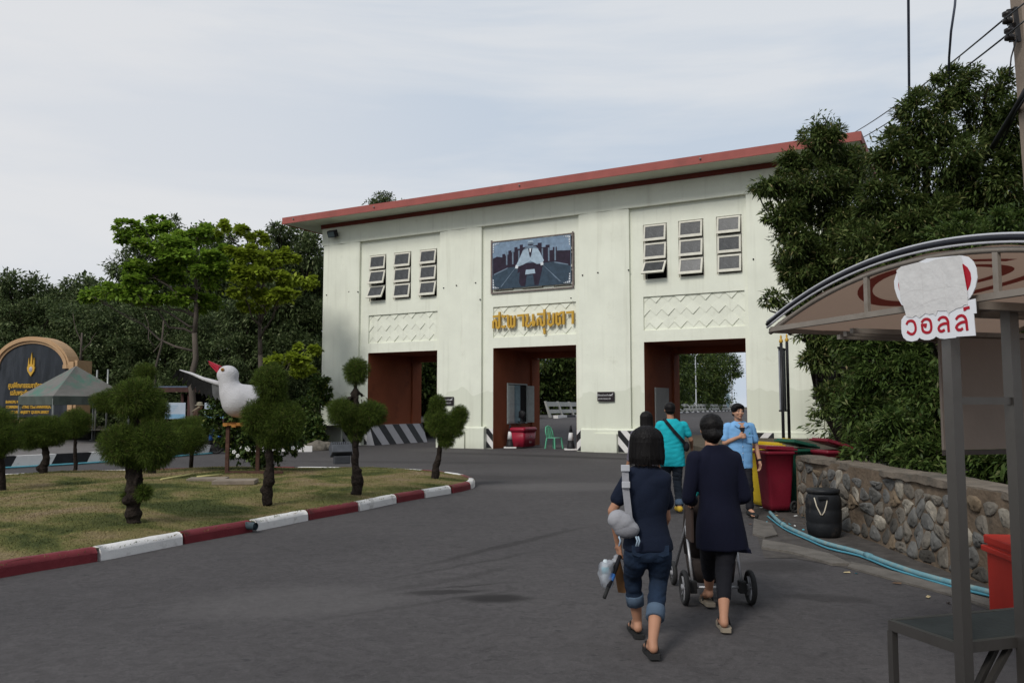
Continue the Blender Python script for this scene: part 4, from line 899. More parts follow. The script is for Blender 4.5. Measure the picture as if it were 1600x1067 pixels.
# woods behind: left skyline
for k, (lab, bx, Y, cl, n) in enumerate((
    ('feathery thin branched tree at the far left behind the black sign wall', 25, 46, [(15, 440, 34, 22), (50, 452, 28, 22), (20, 490, 50, 34), (70, 492, 34, 30), (-20, 470, 40, 50), (20, 550, 60, 40), (85, 545, 40, 34)], 15000),
    ('dark rounded tree with its top just right of the black sign wall', 125, 48, [(128, 445, 26, 18), (105, 465, 28, 20), (150, 450, 26, 16), (130, 490, 50, 34), (170, 480, 30, 24), (130, 550, 56, 44), (180, 540, 40, 40)], 15000),
    ('grey green tree showing above and left of the straight trunked almond tree', 215, 50, [(195, 420, 24, 26), (215, 390, 20, 18), (225, 440, 40, 34), (200, 480, 44, 34), (240, 520, 50, 44), (250, 400, 34, 30)], 15000),
    ('dark tree with two tufts poking above the almond tree crowns', 300, 52, [(272, 352, 12, 16), (318, 356, 14, 12), (300, 390, 50, 34), (340, 380, 34, 30), (290, 440, 50, 40), (340, 440, 50, 40), (310, 510, 60, 50)], 17000),
    ('tall dark tree touching the left end of the red roof', 455, 42, [(436, 360, 20, 16), (460, 375, 34, 24), (430, 395, 30, 26), (485, 395, 26, 30), (455, 430, 48, 36), (500, 440, 30, 50), (440, 480, 50, 40), (490, 500, 34, 44), (470, 560, 44, 44), (480, 620, 36, 34)], 22000),
    ('tree top peeping above the red roof left of centre', 600, 62, [(598, 308, 16, 8), (585, 316, 18, 7), (602, 320, 24, 10), (632, 318, 9, 5), (615, 345, 40, 24)], 4000))):
    base = G(bx, 700); base = Vector((base.x * Y / base.y, Y, 0))
    tree(lab, base, [(x, y, a, b_, Y + (i % 3 - 1)) for i, (x, y, a, b_) in enumerate(cl)], n, .26, .10, LEAF_F, 50 + k, .2, sub=10, subr=.5)
for k, (bx, Y) in enumerate(((60, 43), (170, 42), (250, 43), (350, 41), (420, 40), (500, 43), (-60, 44))):
    base = Vector(((bx - 800) / FPX * Y, Y, 0))
    tree(['dark undergrowth tree behind the black sign wall', 'dark undergrowth tree behind the green canopy tent', 'dark undergrowth tree behind the shelter roof', 'dark undergrowth tree behind the head of the gull statue', 'dark undergrowth tree right of the yellow green almond tree', 'dark undergrowth tree touching the left pier', 'dark undergrowth tree at the far left edge'][k], base,
         [(bx + dx, y, 48, 38, Y + dy) for dx in (-45, 15, 60) for y, dy in ((500, 1), (550, 0), (600, -.5), (645, -1))], 20000, .20, .085, LEAF_F, 70 + k, .12, nb=5, sub=6, subr=.36, fill=.06)
for k, (px, y, lab) in enumerate(((128, 520, 'thin bare pale trunk beside the right end of the sign wall'), (240, 520, 'thin pale trunk leaning behind the small topiary ball'))):
    m = MB(); g = np.random.default_rng(k); Y = 37; a = W(px + 10 * (1 - 2 * k), 600, Y); limb(m, (a.x, Y, 0), W(px + 16 * k, y - 20 * k, Y), .07, .04, g, 6, .03); limb(m, W(px, y + 20, Y), W(px - 14, y - 30, Y), .03, .01, g, 4, .05); limb(m, W(px, y + 30, Y), W(px + 22, y, Y), .03, .01, g, 4, .05)
    m.build('bare_trunk', BARKG, label=lab, cat='tree')
for k, (bx, top, Y) in enumerate(((10, 500, 58), (130, 500, 60), (250, 470, 58), (370, 440, 60), (470, 440, 58), (-110, 500, 60), (560, 640, 70), (1440, 440, 34), (1540, 400, 34), (1660, 400, 30))):
    base = Vector(((bx - 800) / FPX * Y, Y, 0))
    tree('dark woodland tree at the back, filling the gaps between nearer trees', base, [(bx + dx, y, 80, 46, Y + dy) for dx in (-60, 0, 60) for y, dy in zip(range(top, 680, 50), (1, 0, -1, 0, 1, 0, -1))], 9000, .62, .34, LEAF_F, 170 + k, .2, nb=3, group='dark woodland trees at the back')
# woods beyond the bridge railing, seen through the openings
pr = None
bt = [(668, 70), (700, 84), (850, 78), (905, 84), (960, 90), (1010, 92), (1060, 120), (1092, 132), (640, 66), (1125, 150)]
for k, (px, Y) in enumerate(bt):
    base = Vector(((px - 800) / FPX * Y, Y, 0)); top = 535 if px < 1090 else 562
    sc_px = FPX / Y; rr = 3.0 * sc_px
    if px == 1125: cl = [(1138, 568, 20, 16), (1118, 556, 22, 16), (1128, 596, 14, 24), (1150, 582, 14, 12), (1122, 625, 18, 16), (1136, 636, 12, 8), (1110, 600, 20, 40)]
    else: cl = [(px + dx, y, rr, rr * .8) for dx in (-rr * .8, 0, rr * .8) for y in np.arange(top + rr * .3, 640, rr * .8)]
    tree('tree beyond the bridge railing seen through the gate openings' if px != 1125 else 'last tree beyond the bridge with open sky to its right', base, [(x, y, a, b_, Y + (i % 3 - 1)) for i, (x, y, a, b_) in enumerate(cl)], 12000, .46, .22, LEAF_B, 90 + k, .25, group='trees beyond the bridge railing' if px != 1125 else None, nb=4)
# flowering shrub round the statue, shrubs by the pier
e = empty('flowering_shrub', G(400, 722, .25), 0, 'broadleaf shrub with a few white flowers under the gull statue', 'shrub'); b0 = e.location.copy(); Y = 18.6
cl = [(W(x, y, Y) - b0, r) for x, y, r in ((345, 632, 24), (330, 650, 18), (365, 650, 28), (400, 660, 34), (440, 680, 36), (380, 695, 32), (420, 700, 34), (460, 690, 20), (350, 680, 20), (340, 622, 14))]
foliage('foliage', [(c.x, c.y, c.z, r * Y / FPX, r * Y / FPX, r * Y / FPX) for c, r in cl], 9000, .10, .06, SHRUB, e, 120, sub=14, subr=.16, shape=.55)
m = MB(); g = np.random.default_rng(3)
for c, r in cl: limb(m, (0, 0, 0), c, .03, .008, g, 5, .08)
m.build('stem', BARK, e)
FLW = mat('white_petals', (.7, .7, .68), .6, .03)
for (x, y) in ((425, 676), (388, 702), (372, 712), (386, 700), (421, 685), (366, 706), (458, 700)):
    m = MB(); c = W(x, y, Y - .35) - b0
    for k in range(5): t = k * 1.256; m.sph(c + Vector((math.cos(t) * .028, -.01, math.sin(t) * .028)), (.022, .01, .022), 6)
    m.build('flower', FLW, e)
for k, (x, y, r, Y, lab) in enumerate(((478, 640, 26, 33, 'leafy green shrub against the left pier'), (490, 668, 20, 32, 'lower shrub among the rocks by the left pier'), (462, 670, 20, 33.5, 'shrub behind the low white kerb'), (500, 600, 18, 35, 'shrub climbing beside the left corner of the gatehouse'), (440, 685, 22, 33, 'bush behind the clipped tree and the statue'))):
    b0 = Vector(((x - 800) / FPX * Y, Y, 0)); e = empty('shrub', b0, 0, lab, 'shrub'); c = W(x, y, Y) - b0; q = r * Y / FPX
    foliage('foliage', [(c.x, c.y, c.z, q, q, q), (c.x, c.y, max(.4, c.z - q), q * 1.1, q, q)], 3500, .16, .09, SHRUB if k % 2 else LEAF_RL, e, 130 + k, sub=10, subr=.25); m = MB(); limb(m, (0, 0, 0), c, .05, .02, g); m.build('stem', BARK, e)

# ================================================================ LEFT SIDE THINGS
STONE = [mat('rock_' + n_, c, .9, .25, 7, .9, 25, dirt=((.06, .055, .045), 3, .52, .6)) for n_, c in (('grey', (.135, .120, .100)), ('pale', (.25, .225, .185)), ('dark', (.06, .055, .048)), ('tan', (.16, .12, .08)), ('blue', (.115, .112, .105)))]
def rock(p, r, mt, label=None, parent=None, seed=0, flat=.7):
    g = np.random.default_rng(seed); bm = bmesh.new(); bmesh.ops.create_icosphere(bm, subdivisions=3, radius=1); K = g.normal(size=(6, 3)) * 1.6; ph = g.uniform(0, 6, 6)
    for v in bm.verts:
        d = np.array(v.co); f = 1 + .09 * sum(math.sin(d @ K[i] * 1.6 + ph[i]) for i in range(6)); v.co = Vector(d * f * r); v.co.z *= flat
    m = MB(); m.frombm(bm, smooth=False); o = m.build('rock', mt, parent, label, 'rock', 'rocks by the left pier'); o.location = p; return o
for k, (x, y, r) in enumerate(((498, 690, .38), (484, 694, .26), (512, 697, .26), (474, 692, .22), (506, 684, .3), (490, 680, .3))):
    b0 = Vector(((x - 800) / FPX * 31.2, 31.2 + .1 * k, r * .3)); rock(b0, r, STONE[k % 2], ['largest pale rock heaped by the left pier', 'small rock left of the largest pale rock', 'rock at the foot of the white water pipe', 'leftmost rock beside the low white kerb', 'upper rock behind the largest pale rock', 'mossy rock under the shrub by the pier'][k], seed=k)

# black granite sign wall with an arched tan border
sw = empty('sign_wall', W(47, 690, 36), R(-10), 'tall black granite sign wall with tan arched border and gold crest', 'sign'); sw.location.z = .29
GRAN = mat('black_granite', (.022, .026, .032), .35, .35, 1.5, dirt=((.05, .055, .065), .9, .5, .6), stretch=(2, 2, .35)); TAN = mat('tan_border', (.42, .27, .15), .7, .12, 3, .3, 30, dirt=((.25, .17, .10), 3, .55, .5))
def arch(hw, zs, rise, n=24, shoulder=.0):
    return [(hw * math.cos(math.pi * k / n), zs + rise * math.sin(math.pi * k / n)) for k in range(n + 1)]
inn = arch(1.62, 3.0, 1.12); ob = arch(1.92, 3.05, 1.36)
m = MB(); m.prism([(-1.9, .9), (1.9, .9), (1.9, 3.0)] + inn + [(-1.9, 3.0)], -.10, .3, 'xz'); m.build('granite_face', GRAN, sw)
m = MB(); oa = [(1.9, 3.0)] + inn + [(-1.9, 3.0)]; 
for off, y0 in ((0, -.16), (.11, -.24), (.2, -.19)):
    a_ = [(p[0] * (1 + off / 1.62), 3.0 + (p[1] - 3.0) * (1 + off / 1.12)) for p in inn]; b_ = [(p[0] * (1 + (off + .1) / 1.62), 3.0 + (p[1] - 3.0) * (1 + (off + .1) / 1.12)) for p in inn]
    for i in range(len(a_) - 1): m.prism([a_[i], a_[i + 1], b_[i + 1], b_[i]], y0, .5, 'xz')
for sx_ in (-1, 1):
    x0, x1 = sorted((sx_ * 1.9, sx_ * 2.12)); m.box(x0, -.2, .8, x1, .55, 3.3); x0, x1 = sorted((sx_ * 2.12, sx_ * 2.26)); m.box(x0, -.14, .8, x1, .8, 3.36); x0, x1 = sorted((sx_ * 1.6, sx_ * 1.9)); m.box(x0, -.21, 3.0, x1, .5, 3.16); m.box(x0, -.17, 3.16, x1, .5, 3.3)
m.box(-2.3, -.4, .55, 2.3, .8, .8); m.box(-2.4, -.5, 0, 2.4, .9, .55); m.build('border', TAN, sw)
m = MB(); m.prism([(-.16, 2.9), (-.19, 3.05), (-.13, 3.2), (.13, 3.2), (.19, 3.05), (.16, 2.9), (.0, 2.68)], -.16, -.1, 'xz')
for x_, h0, h1, w_ in ((0, 3.2, 3.72, .05), (-.13, 3.15, 3.5, .03), (.13, 3.15, 3.5, .03)): m.prism([(x_ - w_, h0), (x_ + w_, h0), (x_ + w_ * .7, (h0 + h1) / 2), (x_, h1), (x_ - w_ * .7, (h0 + h1) / 2)], -.15, -.1, 'xz')
m.build('crest', GOLD, sw); m = MB(); m.sph((0, -.15, 2.98), (.10, .03, .13), 10); m.build('crest_centre', mat('crest_silver', (.35, .33, .36), .5, .4, 30), sw)
for s_, z, sz in (('ศูนย์ศึกษาธรรมชาติกองทัพบก', 2.18, .30), ('เฉลิมพระเกียรติ ๗๒ พรรษา', 1.86, .30)):
    textobj('lettering', s_, sz, GOLD, sw, (0, -.115, z), ext=.012, bold=.006, sx=.62)
for s_, z in (('BANGPU NATURE EDUCATION CENTER', 1.5), ('COMMEMORATING 72nd ANNIVERSARY', 1.28), ('OF HER MAJESTY QUEEN SIRIKIT', 1.06)):
    textobj('lettering', s_, .17, GOLD, sw, (0, -.115, z), ext=.01, bold=.004, sx=.78)

# grey green canopy tent, seen corner on
tn = empty('canopy_tent', W(114, 690, 31.5), R(-45 + 8), 'faded grey green canopy tent with green patches before the sign wall', 'tent'); tn.location.z = .29
TENT = mat('tent_fabric', (.135, .13, .12), .8, .12, 2.5, .3, 14, dirt=((.05, .15, .11), 1.0, .50, .8)); TDK = mat('tent_valance', (.060, .072, .062), .8, .15, 3, .3, 14)
hw = 1.43; ez, pz, vz = 1.73, 2.92, 1.42
m = MB(); n = 6
for a in range(4):
    c0 = Vector((hw, 0, 0)); 
    A_ = [Vector((-hw, -hw, ez)), Vector((hw, -hw, ez)), Vector((hw, hw, ez)), Vector((-hw, hw, ez))]; P0, P1, T_ = A_[a], A_[(a + 1) % 4], Vector((0, 0, pz)); vs = []; fs = []
    for i in range(n + 1):
        for j in range(n + 1):
            t = i / n; u = j / n; p = P0.lerp(P1, u).lerp(T_, t); p.z -= .10 * math.sin(math.pi * u) * (1 - t) * t * 3; vs.append(p)
    for i in range(n):
        for j in range(n): fs.append((i * (n + 1) + j, i * (n + 1) + j + 1, (i + 1) * (n + 1) + j + 1, (i + 1) * (n + 1) + j))
    m.add(vs, fs, 0, False)
m.build('roof', TENT, tn)
for a in range(4):
    m = MB(); P0, P1 = A_[a], A_[(a + 1) % 4]; vs = []; k = 14
    for j in range(k + 1):
        p = P0.lerp(P1, j / k); nr = Vector(((P1 - P0).y, -(P1 - P0).x, 0)).normalized() * .025 * math.sin(j * 1.7); vs += [p + Vector((0, 0, .01)), p + nr + Vector((0, 0, vz - ez))]
    m.add(vs, [(2 * j, 2 * j + 1, 2 * j + 3, 2 * j + 2) for j in range(k)]); m.build('valance', TDK, tn)
TF = mat('tent_steel', (.28, .29, .28), .4, .1, 4, metal=.4)
for sx_, sy in ((-1, -1), (1, -1), (1, 1), (-1, 1)):
    m = MB(); m.bar((sx_ * (hw - .03), sy * (hw - .03), 0), (sx_ * (hw - .03), sy * (hw - .03), ez), .045); m.box(sx_ * (hw - .03) - .07, sy * (hw - .03) - .07, 0, sx_ * (hw - .03) + .07, sy * (hw - .03) + .07, .02); m.build('leg', TF, tn)
    m = MB(); m.prism([(sx_ * hw - sx_ * .02, vz), (sx_ * hw - sx_ * .3, vz), (sx_ * hw - sx_ * .02, 1.0)], sy * hw - sy * .05, sy * hw - sy * .045, 'xz'); m.build('corner_flap', TDK, tn)
for k, (x, y0, lab) in enumerate(((152, 578, 'thin upright grey post behind the tent, left one'), (169, 577, 'thin upright grey post behind the tent, right one'))):
    m = MB(); p = W(x, y0, 34); m.tube([(p.x, p.y, .29), (p.x, p.y, p.z)], .035, 8); m.build('post', TF, label=lab, cat='post')
# low wall and stones behind the tent
m = MB(); 
for k in range(12): m.box(-21 + k * .62, 35 + .03 * math.sin(k * 7), .29, -21 + k * .62 + .58, 35.35, .29 + .38 + .05 * math.sin(k * 5), bev=.05)
m.build('rough_low_wall', STONE[2], label='low rough dark stone wall in shade behind the tent', cat='wall')
# shelter
sh = empty('shelter', W(285, 690, 37), R(-4), 'dark open shelter with a rusty flat roof edge behind the statue', 'shelter'); sh.location.z = .29
m = MB(); m.box(-1.5, -1.5, 2.18, 3.4, 3, 2.24); m.build('roof', mat('sheet_blue', (.10, .13, .19), .4, .2, 4), sh); m = MB(); m.box(-1.5, -1.52, 1.98, 3.4, -1.46, 2.18); m.build('fascia', mat('dark_rust', (.07, .035, .03), .8, .3, 4), sh)
for x_ in (-1.3, .9, 3.1):
    for y_ in (-1.3, 2.6): m = MB(); m.box(x_ - .07, y_ - .07, 0, x_ + .07, y_ + .07, 1.98); m.build('post', MATS['dark_rust'], sh)
m = MB(); m.box(-1.4, 2.7, 0, 3.3, 2.8, 1.98); m.build('shade_backing', DARK, sh)  # near-black sheet paints the shade under the shelter roof
IB = mat('info_board_print', (.36, .41, .47), .5, .15, 1.2)
for k, (x, y, lab) in enumerate(((272, 643, 'pale blue information board left of the person in the floppy hat'), (334, 644, 'pale information board mostly hidden by the flowering shrub'))):
    e = empty('information_board', W(x, 690, 30.5), 0, lab, 'board'); e.location.z = .29; m = MB(); m.box(-.38, 0, .9, .38, .04, 1.5, bev=.01); m.build('panel', IB, e)
    for s_ in (-.3, .3): m = MB(); m.box(s_ - .03, .04, 0, s_ + .03, .09, .98); m.build('leg', MATS['dark_rust'], e)
    m = MB()
    for r_ in range(4): m.box(-.3, -.004, 1.38 - r_ * .07, .1 - .05 * r_, 0, 1.395 - r_ * .07)
    m.box(-.36, -.004, .92, .36, 0, 1.08, 0); m.build('printed_text', mat('print_blue', (.16, .30, .42), .5), e)
# parked motorcycle, front part seen left of the shrub
mc = empty('motorcycle', G(330, 709), R(-6), 'blue motorcycle with black spoked front wheel parked behind the shrub', 'motorcycle')
BLUEP = mat('bike_blue', (.03, .10, .30), .3, .1, 5); RUB = mat('rubber', (.02, .02, .02), .7, .2, 9)
def wheel(name, par, c, r, tw, spokes, tyre=RUB, rim=None, axis='y'):
    e = bpy.data.objects.new(name, None); col.objects.link(e); e.parent = par; e.location = c
    if axis == 'x': e.rotation_euler = (0, 0, math.pi / 2)
    m = MB(); m.T = Matrix.Rotation(math.pi / 2, 4, 'X'); pr_ = [(r - tw * .9 + tw * .9 * math.cos(t) * .5 - .0 + tw * .45, tw * .5 * math.sin(t)) for t in [2 * math.pi * k / 8 for k in range(9)]]
    vs = [(rr * math.cos(2 * math.pi * k / 24), rr * math.sin(2 * math.pi * k / 24), z) for rr, z in pr_[:8] for k in range(24)]
    m.add(vs, [(i * 24 + k, i * 24 + (k + 1) % 24, ((i + 1) % 8) * 24 + (k + 1) % 24, ((i + 1) % 8) * 24 + k) for i in range(8) for k in range(24)], 0, True); m.build('tyre', tyre, e)
    m = MB(); ri = r - tw * .75
    for k in range(spokes):
        t = 2 * math.pi * k / spokes; m.bar((0, 0, 0), (ri * math.cos(t), 0, ri * math.sin(t)), tw * .35, tw * .3)
    m.T = Matrix.Rotation(math.pi / 2, 4, 'X'); m.lathe([(tw * .5, -tw * .6), (tw * .5, tw * .6)], 10); m.build('rim', rim or TF, e); return e
wheel('wheel', mc, (.18, 0, .29), .29, .09, 5, rim=RUB); wheel('wheel', mc, (-1.02, 0, .29), .29, .09, 5, rim=RUB)
m = MB(); m.tube([(.18, .07, .29), (.0, .07, .95)], .022, 8); m.tube([(.18, -.07, .29), (.0, -.07, .95)], .022, 8); m.tube([(-.02, -.3, 1.02), (-.02, .3, 1.02)], .015, 8); m.build('fork', POLEB, mc)
m = MB(); m.loft([(-.35, 0, .32, .42, .1), (-.35, 0, .5, .38, .12), (-.45, 0, .66, .5, .12), (-.55, 0, .76, .45, .11)], 16); m.build('body', RUB, mc)
m = MB(); m.loft([(-.02, 0, .48, .08, .1), (.02, 0, .7, .1, .13), (-.05, 0, .95, .07, .11)], 14); m.sph((.16, 0, .6), (.17, .07, .035), 12); m.build('fairing', BLUEP, mc); m = MB(); m.loft([(-.6, 0, .74, .38, .13), (-.6, 0, .82, .36, .12)], 14); m.build('seat', RUB, mc)

# ---------------------------------------------------------------- gull statue
PLAST = mat('statue_white', (.45, .44, .45), .85, .07, 4, 1.6, 38, dirt=((.36, .35, .35), 3, .56, .5))
gp = G(392, 738, .26); YS = gp.y
gs = empty('gull_statue', gp, 0, 'giant white gull statue with open red beak raised on a rusty stand', 'statue')
lc = lambda x, y, dy=0.0: W(x, y, YS + dy) - gp
k_ = YS / FPX
m = MB()
hd = lc(356, 586); m.sph(hd, (17 * k_, 15 * k_, 15.5 * k_), 20)
def sweep(m, items, seg=20):
    for i in range(len(items) - 1):
        a, ra = items[i]; b_, rb = items[i + 1]
        for t in (0, .34, .67): p = a.lerp(b_, t); r = ra * (1 - t) + rb * t; m.sph(p, r, seg)
    m.sph(items[-1][0], items[-1][1], seg)
sweep(m, [(hd, 15 * k_), (lc(358, 602), 15.5 * k_), (lc(363, 616), 19.5 * k_), (lc(373, 626, .05), 26.5 * k_), (lc(390, 628, .15), 27 * k_), (lc(408, 623, .3), 21 * k_), (lc(421, 618, .5), 14 * k_), (lc(430, 614, .7), 8 * k_)])
remeshed(m, 'body', PLAST, gs, .03, 4)
m = MB(); a0, a1 = lc(343, 581), lc(325, 564)
BKR = mat('beak_red', (.36, .015, .035), .5, .12, 8, .3, 40); 
def beak(m, base, tip, h, w_):
    d = tip - base; vs = [base + Vector((0, -w_, h)), base + Vector((0, -w_, -h)), base + Vector((0, w_, -h)), base + Vector((0, w_, h))]; mid = [base + d * .6 + (v - base) * .55 for v in vs]; end = [tip + (v - base) * .12 for v in vs]
    V = vs + mid + end; F_ = [(0, 1, 5, 4), (1, 2, 6, 5), (2, 3, 7, 6), (3, 0, 4, 7), (4, 5, 9, 8), (5, 6, 10, 9), (6, 7, 11, 10), (7, 4, 8, 11), (8, 9, 10, 11), (3, 2, 1, 0)]; m.add(V, F_)
beak(m, lc(344, 576, -.0), lc(325.5, 564), .055, .10); beak(m, lc(344, 583, -.0), lc(326, 567.5), .032, .09); m.build('beak', BKR, gs)
m = MB(); m.sph(lc(324.8, 564.3), .022, 8); m.build('beak_tip', BLACKP, gs)
ey = lc(352.5, 578, 0) + Vector((0, -15.2 * k_ * .93, 0)); m = MB(); m.sph(ey, (.038, .02, .038), 14); m.build('eye', mat('eye_ochre', (.35, .16, .03), .4), gs); m = MB(); m.sph(ey + Vector((0, -.012, 0)), (.017, .014, .017), 12); m.build('pupil', BLACKP, gs)
# wing: white leading edge, dark feathers
WD = mat('feather_black', (.02, .02, .02), .8, .3, 8, .8, 30); WG = mat('feather_grey', (.16, .16, .165), .8, .3, 6)
m = MB(); le = [lc(348, 601, .1), lc(335, 597, .25), lc(318, 592, .5), lc(300, 584, .8), lc(281, 578, 1.1)]; m.tube(le, [.055, .05, .04, .03, .012], 8); m.build('wing_edge', PLAST, gs)
fr = np.random.default_rng(4)
for i in range(13):
    t = i / 12; q = t * 3.999; j = int(q); p = le[j].lerp(le[j + 1], q - j); ln_ = (.28 + .12 * math.sin(t * 3.1)) * (1.2 - .5 * t)
    tip = p + Vector((-.06 - .14 * t + .12 * (1 - t), .12, -ln_)); m = MB(); wv = Vector((.062, 0, .01)); m.add([p - wv, p + wv, p.lerp(tip, .7) + wv * .9, tip, p.lerp(tip, .7) - wv * .9, p - wv + Vector((0, .03, 0)), p + wv + Vector((0, .03, 0)), p.lerp(tip, .7) + wv * .9 + Vector((0, .025, 0)), tip + Vector((0, .012, 0)), p.lerp(tip, .7) - wv * .9 + Vector((0, .025, 0))], [(0, 1, 2, 3, 4), (9, 8, 7, 6, 5), (0, 5, 6, 1), (1, 6, 7, 2), (2, 7, 8, 3), (3, 8, 9, 4), (4, 9, 5, 0)])
    m.build('feather', WG if i < 4 else WD, gs)
RUSTY = mat('rusty_steel', (.07, .035, .025), .9, .4, 9, .5, 40); OR_ = mat('orange_rust', (.30, .13, .03), .8, .4, 12, .8, 50)
m = MB(); 
for i in range(12): x_ = -.5 + i * .09; m.box(x_, -.35, .98 + .02 * math.sin(i * 2.3), x_ + .09, .25, 1.03 + .02 * math.sin(i * 2.3 + 1))
m.build('stand_plate', OR_, gs)
for x_, y_ in ((-.42, -.25), (.06, .25), (.42, -.2)): m = MB(); m.bar((x_, y_, 0), (x_, y_, 1.0), .07); m.build('leg', RUSTY, gs)
for x_ in (-.1, .3): m = MB(); m.tube([(x_, 0, 1.03), (x_ + .03, .02, 1.35)], .04, 8); m.build('bird_leg', BKR, gs)
m = MB(); m.box(-.45, -.3, .0, .75, -.22, .05); m.build('stand_foot', RUSTY, gs)
# odds and ends on the lawn
CAN = mat('cane_yellow', (.42, .38, .16), .6, .15, 6)
for a, b_, lab in (((252, 749), (305, 740), 'long pale yellow cane lying on the lawn, left one'), ((308, 745), (346, 741.5), 'shorter pale cane with a blue end lying before the statue')):
    pa, pb_ = G(*a, .29), G(*b_, .29); m = MB(); m.tube([pa, pa.lerp(pb_, .5) + Vector((.01, .02, 0)), pb_], .022, 7); m.build('cane', CAN, label=lab, cat='cane')
SLAB = mat('slab_concrete', (.20, .165, .13), .9, .2, 5, .5, 40)
for (x, y), w_, h_, lab in (((368, 752), .75, .5, 'flat concrete slab lying on the bare patch before the statue'), ((325, 749), .7, .4, 'worn flat slab sunk in the lawn left of the concrete slab')):
    p = G(x, y, .27); m = MB(); m.box(-w_ / 2, -h_ / 2, -.04, w_ / 2, h_ / 2, .035, bev=.01); m.build('slab', SLAB, label=lab, cat='slab', loc=p, rz=.15)
m = MB(); p = G(412, 726, .25); m.tube([p - Vector((0, 0, .05)), p + Vector((.02, 0, .22))], [.14, .12], 9, smooth=False); m.build('tree_stump', BARK, label='short cut stump behind the tree that hides the gull tail', cat='stump')
fe = empty('lawn_floodlight', G(532, 724, .2), R(25), 'grey box floodlight standing on the back of the lawn', 'floodlight'); FG = mat('floodlight_grey', (.07, .075, .085), .5, .2, 6)
m = MB(); m.T = Matrix.Translation((0, 0, .28)) @ Matrix.Rotation(R(-28), 4, 'X'); m.box(-.26, -.2, -.08, .26, .12, .14, bev=.02); m.build('housing', FG, fe)
m = MB(); m.T = Matrix.Translation((0, 0, .28)) @ Matrix.Rotation(R(-28), 4, 'X')
for i in range(9): m.box(-.24 + i * .055, -.1, .141, -.215 + i * .055, .22, .26)
m.build('cooling_fins', FG, fe); m = MB(); m.box(-.2, -.22, 0, .2, -.02, .2, bev=.02); m.build('ballast_box', mat('box_dark_grey', (.045, .048, .055), .5, .1), fe); m = MB(); m.bar((.32, .1, 0), (.30, .1, .36), .035); m.build('bracket', BLACKP, fe)
# ================================================================ RIGHT SIDE
# stone retaining wall along x = 4.4, face towards the road
MORT = mat('mortar', (.135, .10, .070), .95, .3, 3.5, 1.1, 26, dirt=((.045, .04, .033), 1.6, .52, .75))
wl = empty('stone_wall', (4.4, 3.6, 0), 0, 'long low rubble stone wall with a rough concrete top beside the road', 'wall')
Ln, Hh = 9.2, .90; g = np.random.default_rng(11)
m = MB(); ny, nz_ = 92, 12; vs = []
def wx(y, z): return .03 * math.sin(y * 2.1 + z * 3) + .015 * math.sin(y * 9 + z * 13) - .05 * max(0, .3 - z)
for i in range(ny + 1):
    for j in range(nz_ + 1):
        y = Ln * i / ny; z = Hh * j / nz_ - .02; vs.append((wx(y, z) + g.uniform(-.006, .006), y, z))
m.add(vs, [(i * (nz_ + 1) + j, i * (nz_ + 1) + j + 1, (i + 1) * (nz_ + 1) + j + 1, (i + 1) * (nz_ + 1) + j) for i in range(ny) for j in range(nz_)], 0, True)
m.add([(0, Ln, 0), (.4, Ln, 0), (.4, Ln, Hh - .02), (0, Ln, Hh - .02), (0, 0, 0), (.4, 0, 0), (.4, 0, Hh - .02), (0, 0, Hh - .02)], [(0, 3, 2, 1), (4, 5, 6, 7), (1, 2, 6, 5)])
m.build('mortar_body', MORT, wl)
m = MB(); vs = []; nn = 92
for i in range(nn + 1):
    y = Ln * i / nn; e0 = -.02 + .02 * math.sin(y * 5) + g.uniform(-.01, .01); e1 = .42 + .02 * math.sin(y * 3.3); z = Hh + .012 * math.sin(y * 2.7) + g.uniform(-.006, .006)
    vs += [(e0, y, Hh - .07 + g.uniform(-.012, .012)), (e0 + .005, y, z), (.2, y, z + .01 + g.uniform(-.006, .006)), (e1, y, z), (e1, y, Hh - .1)]
m.add(vs, [(i * 5 + k, i * 5 + k + 1, i * 5 + k + 6, i * 5 + k + 5) for i in range(nn) for k in range(4)], 0, False); m.build('coping', mat('coping_concrete', (.145, .12, .095), .95, .25, 4, .9, 40, dirt=((.07, .065, .055), 2.5, .5, .7)), wl)
# irregular stones: cells of a jittered pattern, shrunk, domed
seeds = []
yy = .05
rows = 5
for r_ in range(rows):
    y = g.uniform(0, .15)
    while y < Ln:
        sp = g.uniform(.15, .40); seeds.append((y + sp / 2, (r_ + .5) * (Hh - .12) / rows + g.uniform(-.05, .05) + .02)); y += sp
seeds = np.array(seeds)
def cell(i):
    c = seeds[i]; P = [(c[0] - .3, c[1] - .3), (c[0] + .3, c[1] - .3), (c[0] + .3, c[1] + .3), (c[0] - .3, c[1] + .3)]
    P = clip(P, 0.02, Ln - .02, .01, Hh - .12 - .05 * math.sin(c[0] * 4))
    dd = np.linalg.norm(seeds - c, axis=1)
    for j in np.argsort(dd)[1:12]:
        if dd[j] > .7 or len(P) < 3: continue
        mid = (seeds[j] + c) / 2; nr = (seeds[j] - c) / dd[j]; o_ = []
        f = lambda p: (p[0] - mid[0]) * nr[0] + (p[1] - mid[1]) * nr[1]
        for k in range(len(P)):
            a, b_ = P[k - 1], P[k]; fa, fb = f(a), f(b_)
            if fb <= 0:
                if fa > 0: t = fa / (fa - fb); o_.append((a[0] + (b_[0] - a[0]) * t, a[1] + (b_[1] - a[1]) * t))
                o_.append(b_)
            elif fa <= 0: t = fa / (fa - fb); o_.append((a[0] + (b_[0] - a[0]) * t, a[1] + (b_[1] - a[1]) * t))
        P = o_
    return P
